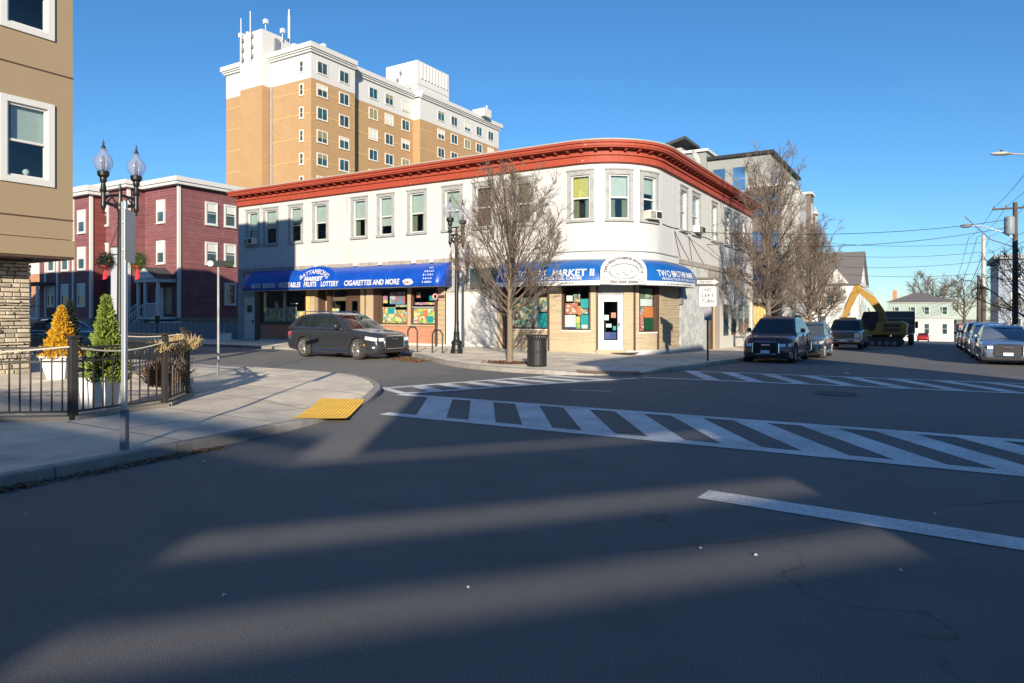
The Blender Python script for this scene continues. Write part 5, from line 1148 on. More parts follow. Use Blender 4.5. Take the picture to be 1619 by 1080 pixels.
SD = empty('added_slat_screen', (18,-37.5,.13), 'unseen tall slatted screen added behind the photographer to shape the sun streaks', 'screen')  # added out of view; gaps between its boards shape the road's sun streaks
m = MB(); m.box(21.8,21.95,-32.9,-32.7,0,8.2); m.build('post', MA['trimgrey'], SD)
for z0, z1 in ((.1,1.6),(1.6,3.2),(3.2,4.87),(4.98,5.31),(5.42,6.10),(6.18,7.2),(7.2,8.2)):
    m = MB(); m.bar((15.8,-40.08,(z0+z1)/2) if z1 < 6.2 else (16.55,-39.2,(z0+z1)/2),(21.9,-32.75,(z0+z1)/2),.06,z1-z0); m.build('board', MA['trimgrey'], SD)
for t in (.1,.9): m = MB(); x, y = 16.25+4.4*t, -39.65+5.3*t; m.box(x-.05,x+.05,y-.05,y+.05,0,4.8); m.build('post', MA['trimgrey'], SD)
SB_ = shade_block('unseen long two-storey building added behind the photographer to shade the crossing', -8.0, 20.2, -62.0, -46.0, 8.15)  # block added out of view to shade the near road
m = MB(); m.box(-8,20.2,-46.1,-46,8.29,8.62); m.build('shade_rail', MA['trimgrey'], SB_)  # added rail; the slot beneath it lets a sun streak through
# ------------------------------------------------------------------ vehicles
def wheel_proto(r, wd, spokes=10, rimk=.68, mat_rim='rim'):
    """tyre lying along y, outer face at -y ; returns mesh pair"""
    m = MB(); prof = [(r*rimk*.98,-wd/2+.03),(r*rimk,-wd/2+.005),(r*.88,-wd/2),(r*.97,-wd/2+.03),(r,-wd/2+.07),(r,wd/2-.07),(r*.97,wd/2-.03),(r*.88,wd/2),(r*rimk,wd/2)]
    m.lathe(prof, (0,0,0), 30, 'y', False)
    t = MB(); R = r*rimk
    t.lathe([(R*.99,-wd/2+.0),(R*1.0,-wd/2+.03),(R*.90,-wd/2+.045),(R*.86,-wd/2+.12),(R*.84,-wd/2+.16)], (0,0,0), 30, 'y', False)
    for k in range(spokes):
        a = 2*math.pi*k/spokes; c, s = math.cos(a), math.sin(a)
        t.bar((c*R*.12,-wd/2+.045,s*R*.12),(c*R*.93,-wd/2+.03,s*R*.93), R*.17*(10/spokes)**.5, .04, (c*-s,1,0) if abs(s) < .99 else (0,1,0))
    t.lathe([(R*.2,-wd/2+.02),(R*.18,-wd/2+.01),(.01,-wd/2+.008)], (0,0,0), 14, 'y')
    d = MB(); d.lathe([(R*.85,-wd/2+.115),(R*.84,-wd/2+.11),(.01,-wd/2+.11)], (0,0,0), 20, 'y')
    return m, t, d
def wheels(root, L, xf_list, yw, r, wd, spokes=10, mat_rim='rim', rimk=.68):
    m, t, d = wheel_proto(r, wd, spokes, rimk)
    first = None
    for xf in xf_list:
        for sg in (-1, 1):
            if first is None:
                w_ = m.build('wheel', MA['tyre'], root, world=False, smooth=40); ri = t.build('rim', MA[mat_rim], w_, world=False, smooth=35); di = d.build('brake_disc', MA['plastic'], w_, world=False); first = (w_, ri, di)
            else:
                w_ = first[0].copy(); col.objects.link(w_); w_.parent = root
                for q in first[1:]: c = q.copy(); col.objects.link(c); c.parent = w_
            w_.location = (L/2-xf, sg*yw, r); w_.rotation_euler = (0,0,0 if sg < 0 else math.pi)
class Car:
    def __init__(s, root, L, W, top, bot, hw, axles, rw, belt, tumble, gh, archk=1.12, shoulder=.07):
        s.root, s.L, s.W, s.top, s.bot, s.hw, s.ax, s.rw, s.belt, s.tum, s.gh, s.ak, s.sh = root, L, W, top, bot, hw, axles, rw, belt, tumble, gh, archk, shoulder
    def w(s, xf): return lerp_tab(s.hw, xf)*s.W/2
    def arch(s, xf):
        z = 0
        for a in s.ax:
            R = s.rw*s.ak; d = abs(xf-a)
            if d < R: z = max(z, s.rw+math.sqrt(R*R-d*d))
        return z
    def body(s, mat):
        xs = sorted(set([round(s.L*i/46,4) for i in range(47)]+[round(a+s.rw*s.ak*k,4) for a in s.ax for k in (-1.001,-.98,-.93,-.85,-.7,-.5,-.25,0,.25,.5,.7,.85,.93,.98,1.001)]+[.03,.07,s.L-.03,s.L-.07]))
        rows = []
        for x in xs:
            w_ = s.w(x); zt = lerp_tab(s.top, x); zb = lerp_tab(s.bot, x); za = max(zb, s.arch(x)); zs = zt-s.sh
            z1 = za+.02; mid = max(z1+.02, min(zs-.08, .62)); 
            prof = [(0,zb),(w_-.30,zb if za <= zb else za*.92),(w_-.05,za),(w_-.012,z1),(w_,mid),(w_-.006,max(mid+.01,zs-.13)),(w_-.03,zs-.03),(w_-.065,zs+.02),(w_-.20,zt),(w_*.45,zt+.018),(0,zt+.024)]
            X = s.L/2-x
            rows.append([(X,-y,z) for y,z in prof]+[(X,y,z) for y,z in prof[-2::-1]])
        m = MB(); m.grid(rows); k = len(rows[0])
        m.f.append(tuple(range(k))); m.f.append(tuple((len(rows)-1)*k+i for i in range(k))[::-1])
        return m.build('body', MA[mat], s.root, world=False, smooth=38)
    def gw(s, z): return s.W/2*.955-.035-(z-s.belt)*s.tum
    def cabin(s, mat):
        m = MB(); rows = []
        n = len(s.gh); zr = max(z for _, z in s.gh)
        for x, z in s.gh:
            w_ = s.gw(z); c = .035*max(0, (z-s.belt)/(zr-s.belt))
            rows.append([(s.L/2-x, k*w_, z-(c if abs(k) == 1 else (c*.3 if abs(k) > .6 else 0))) for k in (-1,-.9,-.5,0,.5,.9,1)])
        m.grid(rows); k = 7
        m.f.append(tuple(i*k for i in range(n))); m.f.append(tuple(i*k+6 for i in range(n))[::-1]); 
        return m.build('cabin', MA[mat], s.root, world=False, smooth=40)
    def sideglass(s, polys, mat='carglass', trim=None):
        for poly in polys:
            for sg in (-1,1):
                m = MB(); n = len(poly); m.add([(s.L/2-x, sg*(s.gw(z)+.006-.03*max(0,(z-s.belt)/1.2)), z) for x,z in poly]+[(s.L/2-x, sg*(s.gw(z)-.03), z) for x,z in poly],[tuple(range(n))]+[(i,(i+1)%n,n+(i+1)%n,n+i) for i in range(n)])
                o = m.build('side_window', MA[mat], s.root, world=False)
                if trim:
                    m = MB(); pts = [(s.L/2-x, sg*(s.gw(z)+.008-.03*max(0,(z-s.belt)/1.2)), z) for x,z in poly]; m.tube([p for p in pts if p[2] < s.belt+.12], .014, 4, False); m.tube([p for p in pts if p[2] >= s.belt+.12], .008, 4, False); m.build('window_trim', MA[trim], o, world=False)
    def crossglass(s, a, b, name, t0=.06, t1=.93, k=.9):
        (xa,za),(xb,zb) = a, b; d = Vector((xb-xa, zb-za)).normalized(); nx, nz = -d.y, d.x
        if nz < 0: nx, nz = -nx, -nz
        rows = []
        for i in range(5):
            t = t0+(t1-t0)*i/4; x = xa+(xb-xa)*t; z = za+(zb-za)*t
            rows.append([(s.L/2-(x+nx*.012), q*s.gw(z)*k, z+nz*.012-.012*abs(q)) for q in (-1,-.8,-.4,0,.4,.8,1)])
        m = MB(); m.grid(rows); return m.build(name, MA['carglass'], s.root, world=False, smooth=60)
    def patch(s, name, xf0, xf1, z0, z1, mat, off=.012, z0b=None, z1b=None, n=6, bothsides=True):
        """piece lying on the flank or wrapped round the corner"""
        for sg in ((-1,1) if bothsides else (-1,)):
            rows = []
            for i in range(n+1):
                t = i/n; x = xf0+(xf1-xf0)*t; a = z0+((z0b if z0b is not None else z0)-z0)*t; b = z1+((z1b if z1b is not None else z1)-z1)*t
                w_ = s.w(x)+off
                rows.append([(s.L/2-x, sg*w_, a),(s.L/2-x, sg*w_, (a+b)/2),(s.L/2-x, sg*(w_-.02), b)])
            m = MB(); m.grid(rows); m.build(name, MA[mat], s.root, world=False, smooth=50)
    def end(s, name, front, y0, y1, z0, z1, mat, off=.012, bevel=0, slope=0.0):
        X = (s.L/2+off) if front else (-s.L/2-off); sgn = 1 if front else -1
        m = MB(); m.add([(X,y0,z0),(X,y1,z0),(X-sgn*slope,y1,z1),(X-sgn*slope,y0,z1),(X-sgn*.05,y0,z0),(X-sgn*.05,y1,z0),(X-sgn*(.05+slope),y1,z1),(X-sgn*(.05+slope),y0,z1)],[(0,1,2,3),(0,1,5,4),(1,2,6,5),(2,3,7,6),(3,0,4,7)])
        return m.build(name, MA[mat], s.root, world=False, bevel=bevel)
    def box(s, name, xf0, xf1, y0, y1, z0, z1, mat, bevel=.0, both=False):
        for sg in ((1,-1) if both else (1,)):
            m = MB(); a, b = sorted((sg*y0, sg*y1)); m.box(s.L/2-xf1, s.L/2-xf0, a, b, z0, z1); o = m.build(name, MA[mat], s.root, world=False, bevel=bevel)
        return o
def suv(label, loc, rz, L, W, H, paint, rw=.36, wb=2.85, fo=.95, hood=1.05, belt=1.08, group=None, chrome=True, rear='wagon', spokes=10, cladding=False, name='parked_suv', cat='car', rimk=.68, roof_rails=True):
    R = empty(name, loc, label, cat, group, rz)
    top = [(0,.60),(.03,.72),(.10,.83),(.28,hood-.13),(.7,hood-.06),(1.45,hood+.02),(1.9,belt-.005),(L-.6,belt+.02),(L-.12,belt-.02),(L-.03,belt-.16),(L,.72)]
    bot = [(0,.40),(.05,.30),(.25,.22),(1.0,.20),(L-.9,.22),(L-.2,.32),(L,.48)]
    hw = [(0,.74),(.05,.83),(.18,.91),(.45,.965),(.9,.995),(1.4,1.0),(L-1.2,1.0),(L-.5,.975),(L-.15,.92),(L,.83)]
    x1 = 1.32; 
    if rear == 'wagon': gh = [(x1,belt-.03),(x1+.46,belt+.26),(x1+.93,H-.11),(x1+1.25,H-.035),(x1+1.8,H),(L-1.6,H-.02),(L-.85,H-.085),(L-.66,H-.15),(L-.26,belt+.2),(L-.10,belt-.02)]
    else: gh = [(x1+.1,belt-.03),(x1+.55,belt+.22),(x1+1.0,H-.09),(x1+1.3,H-.02),(x1+1.8,H),(L-1.9,H-.03),(L-1.45,H-.13),(L-.95,belt+.12),(L-.72,belt+.0)]
    c = Car(R, L, W, top, bot, hw, (fo, fo+wb), rw, belt, .30, gh)
    c.body(paint); c.cabin(paint)
    z0, z1 = belt+.035, H-.13
    if rear == 'wagon':
        xr = L-.40; xb = x1+1.42; xc = xb+.98
        polys = [[(x1+.50,z0),(xb-.03,z0),(xb-.03,z1+.02),(x1+1.08,z1-.01)],[(xb+.03,z0),(xc-.03,z0+.01),(xc-.03,z1+.015),(xb+.03,z1+.02)],[(xc+.03,z0+.01),(xr-.10,z0+.03),(xr-.44,z1-.05),(xc+.03,z1+.01)]]
    else:
        xb = x1+1.5; polys = [[(x1+.62,z0),(xb-.03,z0),(xb-.03,z1+.02),(x1+1.18,z1)],[(xb+.03,z0),(L-1.25,z0+.02),(L-1.5,z1-.01),(xb+.03,z1+.02)]]
    c.sideglass(polys, trim='chrome' if chrome else None)
    c.crossglass(gh[0], gh[2], 'windscreen', .10, .97)
    c.crossglass(gh[-2], gh[-4] if rear == 'wagon' else gh[-3], 'rear_window', .05, .9)
    c.patch('headlamp', .05, .52, .68, .80, 'lamp', .014, .74, .86)
    c.patch('indicator', .52, .62, .52, .58, 'amber', .008)
    c.patch('tail_lamp', L-.02, L-.42, .80, .98, 'lampr', .014, .86, .98)
    g = W/2*.50
    for q0, q1 in ((g+.03, W/2*.755), (-W/2*.755, -g-.03)): c.end('headlamp', True, q0, q1, .68, .80, 'lamp', .016, .01, .02)
    c.end('grille', True, -g, g, .42, .84, 'plastic', .02, .02, .03)
    f = MB(); X = L/2+.03
    pts = [(X,-g,.46),(X,-g+.06,.40),(X,g-.06,.40),(X,g,.46),(X-.03,g,.80),(X-.035,g-.08,.86),(X-.035,-g+.08,.86),(X-.03,-g,.80)]; f.tube(pts+[pts[0]], .02, 6, False); f.build('grille_frame', MA['chrome'], R, world=False)
    for k in range(5):
        f = MB(); f.box(X-.03,X+.0,-g+.03,g-.03,.47+k*.07,.485+k*.07); f.build('grille_bar', MA['plastic' if paint in ('navy','maroon','silver') else 'chrome'], R, world=False)
    c.box('badge', -.035, -.02, -.16, .16, .72, .78, 'chrome', .01)
    c.end('lower_intake', True, -W*.40, W*.40, .28, .36, 'plastic', .012, .01)
    c.patch('fog_light_pocket', .06, .26, .40, .52, 'plastic', .012); c.patch('fog_light', .12, .2, .43, .49, 'lamp', .02)
    c.box('number_plate', -.14 if paint == 'maroon' else -.05, -.12 if paint == 'maroon' else -.03, -.16, .16, .43, .55, 'plate') if paint != 'navy' else None
    c.patch('sill_strip', fo+.45, fo+wb-.45, .30, .34, 'chrome' if chrome else 'plastic', .012)
    if cladding:
        c.patch('door_cladding', fo+.45, fo+wb-.45, .24, .42, 'plastic', .012)
    for a in (fo, fo+wb):                                          # arch lips
        for sg in (-1,1):
            m = MB(); m.tube([(L/2-a+rw*1.12*math.cos(t), sg*(c.w(a+-rw*math.cos(t))-.012), rw+rw*1.12*math.sin(t)) for t in [math.pi*(i/16) for i in range(17)]], .02, 5, False); m.build('arch_lip', MA['plastic' if cladding else paint], R, world=False)
    for xd in (x1+1.36, x1+2.36):                                  # door handles and shut lines
        for sg in (-1,1):
            m = MB(); m.box(L/2-xd-.05, L/2-xd+.17, min(sg*(W/2-.01),sg*(W/2+.028)), max(sg*(W/2-.01),sg*(W/2+.028)), belt-.19, belt-.155); m.build('door_handle', MA[paint], R, world=False, bevel=.006)
            m = MB(); m.box(L/2-xd-.085, L/2-xd-.078, min(sg*(W/2-.03),sg*(W/2+.003)), max(sg*(W/2-.03),sg*(W/2+.003)), .34, belt-.06); m.build('door_gap', MA['plastic'], R, world=False)
    for sg in (-1,1):
        m = MB(); y = W/2+.09; m.lathe([(.0,-.10),(.07,-.085),(.095,-.02),(.09,.05),(.05,.08),(0,.085)], (L/2-x1-.62,sg*y,belt+.11), 12, 'x'); m.bar((L/2-x1-.60,sg*(W/2-.06),belt+.02),(L/2-x1-.62,sg*y,belt+.06),.04,.03); m.build('wing_mirror', MA[paint], R, world=False, smooth=50)
        if rear == 'wagon' and roof_rails:
            m = MB(); yy = c.gw(H)-.06; m.tube([(L/2-x1-1.35,sg*yy,H-.04),(L/2-x1-1.5,sg*yy,H+.035),(-L/2+.95,sg*yy,H+.025),(-L/2+.8,sg*yy,H-.06)], .017, 6); m.build('roof_rail', MA['chrome' if chrome else 'plastic'], R, world=False)
    m = MB(); m.box(-L/2+.5,L/2-.5,-W/2+.28,W/2-.28,.22,.5); m.build('underbody', MA['plastic'], R, world=False)
    wheels(R, L, (fo, fo+wb), W/2-.125, rw, .25, spokes, rimk=rimk)
    return R, c
def zat(x, y, h=0): return gz(x, y)+h
# dark SUV on the left, nose to the right
suv('dark navy SUV with bright alloy wheels parked in front of the left awning', (-9.25,-6.82,0), rad(-3.0), 5.06, 1.97, 1.735, 'navy', .39, 3.0, .93, 1.09, 1.10, spokes=10)
# row on the left of the side street, facing the camera (nose towards -y)
R, c = suv('dark maroon SUV with push bar grille, nearest of the cars parked beyond the right-hand sign', (4.72,3.5,zat(4.7,3.5)), rad(-90), 4.85, 1.88, 1.83, 'maroon', .385, 2.89, .9, 1.13, 1.16, chrome=False, spokes=6, cladding=True, rimk=.6)
for y in (-.42,.42):
    m = MB(); X = 4.85/2; m.tube([(X+.06,y,.34),(X+.10,y,.6),(X+.08,y*.98,.92),(X-.02,y*.95,1.0)], .03, 8); m.build('push_bar', MA['plastic'], R, world=False, smooth=60)
m = MB(); m.box(2.43,2.50,-.42,.42,.56,.64); m.build('push_bar', MA['plastic'], R, world=False, bevel=.01)
suv('steel grey SUV parked directly behind the maroon SUV', (5.0,9.6,zat(5,9.6)), rad(-90), 4.6, 1.85, 1.68, 'steel', .35, 2.67, .92, 1.06, 1.08, spokes=10)
# row on the right, facing the camera
suv('silver compact SUV with wide dark grille, nearest car of the right-hand row', (12.62,8.7,zat(12.6,8.7)), rad(-90), 4.33, 1.79, 1.60, 'silver', .335, 2.61, .86, 1.0, 1.02, group=None, spokes=5)
suv('pale silver SUV parked behind the silver compact SUV on the right', (12.6,14.7,zat(12.6,14.7)), rad(-90), 4.6, 1.85, 1.68, 'white_car', .35, 2.67, .92, 1.05, 1.07, spokes=10)
suv('dark red SUV, third car in the right-hand row', (12.6,21.2,zat(12.6,21.2)), rad(-90), 4.7, 1.88, 1.74, 'redp', .36, 2.7, .92, 1.08, 1.1, spokes=8)
suv('dark blue-grey SUV, fourth car in the right-hand row', (12.6,27.6,zat(12.6,27.6)), rad(-90), 4.7, 1.86, 1.7, 'bluep', .36, 2.7, .92, 1.08, 1.1, spokes=8)
suv('dark sedan at the far end of the right-hand parked row', (12.6,34.5,zat(12.6,34.5)), rad(-90), 4.7, 1.84, 1.48, 'darkp', .33, 2.75, .92, .95, .96, rear='sedan', name='parked_sedan')
suv('red sedan driving away far down the side street', (8.9,112,zat(8.9,112)), rad(90), 4.6, 1.82, 1.45, 'redp', .33, 2.7, .9, .95, .95, rear='sedan', name='sedan')
suv('teal sedan half hidden behind the rough stone base on the left', (-20.8,-11.9,zat(-20,-12)), rad(180), 4.6, 1.8, 1.46, 'teal', .33, 2.7, .9, .95, .95, rear='sedan', name='parked_sedan')
# pickup
def pickup(label, loc, rz, paint):
    L, W, H = 5.9, 2.03, 1.93; R = empty('pickup_truck', loc, label, 'truck', None, rz)
    top = [(0,.85),(.03,1.02),(.10,1.12),(.35,1.18),(1.5,1.24),(2.0,1.27),(L-.05,1.29),(L,1.2)]
    bot = [(0,.5),(.05,.42),(.3,.36),(L-.5,.4),(L,.55)]; hw = [(0,.86),(.05,.93),(.25,.98),(.8,1),(L-.3,1),(L,.96)]
    gh = [(1.55,1.22),(1.95,1.5),(2.3,1.83),(2.6,1.91),(3.0,H),(3.7,H-.02),(3.95,1.86),(4.05,1.24)]
    c = Car(R, L, W, top, bot, hw, (1.0,4.65), .42, 1.24, .25, gh, 1.15); c.body(paint); c.cabin(paint)
    z0, z1 = 1.28, 1.80; c.sideglass([[(2.05,z0),(2.95,z0),(2.95,z1+.02),(2.45,z1)],[(3.02,z0),(3.9,z0),(3.85,z1),(3.02,z1+.02)]]); c.crossglass(gh[0], gh[2], 'windscreen', .10, .97)
    c.end('grille', True, -.62, .62, .78, 1.08, 'plastic', .02)
    for k in range(4):
        m = MB(); m.box(L/2+.015,L/2+.035,-.60,.60,.81+k*.075,.835+k*.075); m.build('grille_bar', MA['chrome'], R, world=False)
    for sg in (-1,1): c.box('headlamp', -.03, .12, .64, .92, .80, 1.08, 'lamp', .02, False) if sg > 0 else c.box('headlamp', -.03, .12, -.92, -.64, .80, 1.08, 'lamp', .02)
    c.box('bumper', -.10, .1, -.97, .97, .50, .74, 'chrome', .04); c.box('number_plate', -.115, -.10, -.16, .16, .56, .68, 'plate'); c.box('bumper_slot', -.11, -.09, .3, .6, .56, .64, 'plastic', 0, True)
    c.box('roof_light', 2.75, 2.95, -.5, .5, H, H+.10, 'amber', .02); c.box('tow_hook', -.09, 0, .42, .5, .42, .5, 'lampr', .01, True)
    c.box('bed_liner', 4.15, L-.1, -.85, .85, 1.285, 1.315, 'plastic'); c.box('underbody', .4, L-.3, -.8, .8, .4, .7, 'plastic')
    for sg in (-1,1):
        m = MB(); y = sg*(W/2+.14); m.box(L/2-2.2,L/2-2.08,min(y-.11,y+.11),max(y-.11,y+.11),1.28,1.55); m.bar((L/2-2.1,sg*W/2*.95,1.3),(L/2-2.12,y,1.36),.05,.05); m.build('wing_mirror', MA['plastic'], R, world=False, bevel=.03)
    wheels(R, L, (1.0,4.65), W/2-.14, .42, .28, 6, rimk=.6)
    return R
pickup('grey pickup truck with chrome bumper and roof lights, in front of the excavator', (5.45,23.4,zat(5.4,23.4)), rad(-90), 'greyp')
# excavator: tracks, slewing body, cab, boom folded over towards the left
EX = empty('excavator', (6.85,32.4,zat(6.85,32.4)), 'yellow tracked excavator with its boom raised, behind the pickup', 'excavator', None, rad(178))
for sg in (-1,1):
    m = MB(); pts = [(-1.7,.40),(-1.55,.12),(-1.3,.0),(1.3,.0),(1.55,.12),(1.7,.40),(1.55,.68),(1.3,.78),(-1.3,.78),(-1.55,.68)]; m.prism(pts, sg*.95-.25, sg*.95+.25, 'y'); T_ = m.build('track', MA['track'], EX, world=False, bevel=.02)
    for k in range(16):
        m = MB(); x = -1.5+k*.2; m.box(x,x+.12,sg*.95-.27,sg*.95+.27,.78,.81); m.box(x,x+.12,sg*.95-.27,sg*.95+.27,-.0,.02); m.build('track_shoe', MA['track'], T_, world=False)
    for k in range(5):
        m = MB(); m.lathe([(.17,-.03),(.19,0),(.17,.03)], (-1.1+k*.55,sg*1.22,.3), 12, 'y'); m.build('roller', MA['signgrey'], T_, world=False)
m = MB(); m.box(-.6,.6,-.7,.7,.5,1.0); m.build('slew_ring', MA['track'], EX, world=False)
m = MB(); m.prism([(-1.9,1.0),(1.3,1.0),(1.35,1.25),(.35,1.35),(.2,2.05),(-1.6,2.15),(-2.0,1.9)], -1.25, 1.25, 'y'); m.build('upper_body', MA['yellow'], EX, world=False, bevel=.06, bseg=3)
for k in range(2):
    m = MB(); m.box(-1.5,-.3,1.252,1.262,1.28+k*.36,1.55+k*.36); m.build('engine_grille', MA['brown'], EX, world=False)
m = MB(); m.prism([(1.35,1.25),(1.45,2.0),(1.2,2.95),(.1,2.98),(.0,1.35)], .15, 1.2, 'y'); CB = m.build('cab', MA['plastic'], EX, world=False, bevel=.04)
for (pts) in ([(1.28,1.5),(1.36,2.0),(1.16,2.8),(.72,2.82),(.72,1.5)],[(.62,1.6),(.62,2.82),(.2,2.84),(.12,1.6)]):
    m = MB(); m.prism(pts, 1.201, 1.212, 'y'); m.build('side_window', MA['carglass'], CB, world=False)
m = MB(); m.add([(1.37,.25,1.4),(1.37,1.1,1.4),(1.47,1.1,2.0),(1.47,.25,2.0),(1.25,1.1,2.85),(1.25,.25,2.85)],[(0,1,2,3),(3,2,4,5)]); m.build('windscreen', MA['carglass'], CB, world=False)
m = MB(); m.lathe([(.0,1.3),(.2,1.32),(.24,1.6),(.2,1.9),(.12,2.05),(.0,2.1)], (.75,.68,.2), 10); m.build('seat', MA['p_dgreen'], CB, world=False, smooth=50)
def boom(pts, w_, y=-.35, name='boom'):
    m = MB(); m.prism(pts, y-w_/2, y+w_/2, 'y'); return m.build(name, MA['yellow'], EX, world=False, bevel=.03)
boom([(-.5,1.9),(.0,1.75),(.35,2.9),(.9,3.75),(1.95,4.85),(1.8,5.2),(.5,4.25),(-.2,3.1)], .42)
boom([(1.55,5.3),(2.1,5.25),(2.7,3.6),(3.25,1.95),(3.0,1.85),(2.3,3.4),(1.65,4.8)], .34, -.35, 'stick')
m = MB(); m.prism([(2.9,2.1),(3.35,2.15),(3.65,1.6),(3.45,1.0),(2.85,.85),(2.5,1.2),(2.85,1.4)], -.85, .15, 'y'); BK = m.build('bucket', MA['track'], EX, world=False, bevel=.03)
for k in range(4): m = MB(); m.box(2.45,2.7,-.78+k*.25,-.68+k*.25,.82,.92); m.build('bucket_tooth', MA['signgrey'], BK, world=False)
for a, b, r0 in (((.55,-.35,1.7),(1.15,-.35,3.7),.08),((.6,-.35,4.5),(1.75,-.35,5.45),.07),((2.3,-.35,4.7),(3.15,-.35,2.6),.06)):
    m = MB(); m.tube([a,tuple(Vector(a).lerp(Vector(b),.55))], r0, 8); m.tube([tuple(Vector(a).lerp(Vector(b),.5)),b], r0*.55, 8); m.build('hydraulic_ram', MA['galv'], EX, world=False, smooth=50)
# dump truck seen from behind/side

DT = empty('dump_truck', (7.75,40.5,zat(7.75,40.5)), 'dark grey dump truck with ribbed body parked beyond the excavator', 'truck', None, rad(90))
m = MB(); m.box(-3.6,3.4,-.5,.5,.75,1.05); m.build('chassis', MA['plastic'], DT, world=False)
m = MB(); m.add([(-3.7,-1.2,1.25),(1.2,-1.2,1.25),(1.2,1.2,1.25),(-3.7,1.2,1.25),(-3.8,-1.25,3.3),(1.3,-1.25,3.3),(1.3,1.25,3.3),(-3.8,1.25,3.3)],[(0,1,5,4),(1,2,6,5),(2,3,7,6),(3,0,4,7),(0,3,2,1)]); DB = m.build('dump_body', MA['dumper'], DT, world=False)
for k in range(6):
    for sg in (-1,1):
        m = MB(); x = -3.55+k*.92; m.box(x,x+.12,min(sg*1.22,sg*1.32),max(sg*1.22,sg*1.32),1.2,3.3); m.build('rib', MA['dumper'], DB, world=False)
for z in (1.9,2.6,3.25):
    m = MB(); m.box(-3.88,-3.72,-1.25,1.25,z,z+.1); m.box(-3.75,1.25,-1.34,-1.22,z,z+.1); m.box(-3.75,1.25,1.22,1.34,z,z+.1); m.build('rail', MA['signgrey'], DB, world=False)
m = MB(); m.prism([(1.5,.9),(3.6,.9),(3.75,1.6),(3.5,1.75),(2.95,1.8),(2.7,2.75),(1.6,2.8)], -1.15, 1.15, 'y'); CBT = m.build('cab', MA['white_car'], DT, world=False, bevel=.06)
for sg in (-1,1):
    m = MB(); m.prism([(1.75,1.85),(2.75,1.85),(2.6,2.6),(1.75,2.62)], sg*1.155-.004, sg*1.155+.004, 'y'); m.build('side_window', MA['carglass'], CBT, world=False)
    m = MB(); m.box(2.8,2.9,min(sg*1.3,sg*1.55),max(sg*1.3,sg*1.55),1.6,2.3); m.build('wing_mirror', MA['plastic'], CBT, world=False)
wheels(DT, 7.4, (1.0,5.0,6.3), 1.02, .52, .38, 8, 'signgrey', .55)
EX.scale = (.88,.88,.88); DT.scale = (.88,.88,.84)
for sg in (-1,1): m = MB(); m.box(-3.7,-3.64,min(sg*.75,sg*1.0),max(sg*.75,sg*1.0),.85,1.0); m.build('tail_lamp', MA['lampr'], DT, world=False)
# ------------------------------------------------------------------ street furniture, fence, planters
def acorn_lamp(name, label, loc, h, rz=0.0, dress=False):
    R = empty(name, loc, label, 'street lamp', None, rz); k = h/6.2
    m = MB(); m.lathe([(.24,0),(.24,.12),(.21,.16),(.19,.34),(.22,.38),(.20,.45),(.13,.55),(.115,.75),(.13,.80),(.10,.86),(.085,1.2),(.075,2.6),(.062,4.35*k),(.085,4.4*k),(.09,4.5*k),(.06,4.56*k)], (0,0,0), 16); m.build('pole', MA['ironb'], R, world=False, smooth=30)
    m = MB(); za = 4.55*k
    m.lathe([(.06,za),(.075,za+.1),(.05,za+.2),(.06,za+.35),(.03,za+.42),(.045,za+.5),(.0,za+.62)], (0,0,0), 10)
    for sg in (-1,1):
        m.tube([(0,0,za-.1),(sg*.18,0,za-.02),(sg*.34,0,za+.02),(sg*.42,0,za+.02)], .05, 8)
        m.tube([(0,0,za+.28),(sg*.25,0,za+.23),(sg*.42,0,za+.18)], .042, 8)
        m.tube([(sg*.08,0,za),(sg*.2,0,za+.2),(sg*.33,0,za+.03)], .03, 6)
        m.lathe([(.0,za-.28),(.035,za-.24),(.02,za-.19),(.06,za-.13),(.075,za-.05),(.06,za+.02),(.06,za+.30),(.10,za+.34),(.075,za+.40),(.055,za+.55),(.09,za+.62),(.085,za+.70),(.145,za+.76),(.155,za+.86),(.12,za+.88)], (sg*.42,0,0), 14)
    m.build('arm', MA['ironb'], R, world=False, smooth=30)
    for sg in (-1,1):
        m = MB(); zg = za+.86
        m.lathe([(.12,zg),(.18,zg+.07),(.235,zg+.18),(.245,zg+.28),(.215,zg+.39),(.145,zg+.48),(.09,zg+.54),(.09,zg+.61),(.05,zg+.65)], (sg*.42,0,0), 18); G = m.build('globe', MA['globe'], R, world=False, smooth=50)
        m = MB(); m.lathe([(.03,zg),(.045,zg+.12),(.045,zg+.35),(.02,zg+.45)], (sg*.42,0,0), 8); m.lathe([(.06,zg+.62),(.055,zg+.68),(.025,zg+.73),(.03,zg+.78),(.0,zg+.90)], (sg*.42,0,0), 10); m.build('finial', MA['ironb'], G, world=False, smooth=40)
    return R
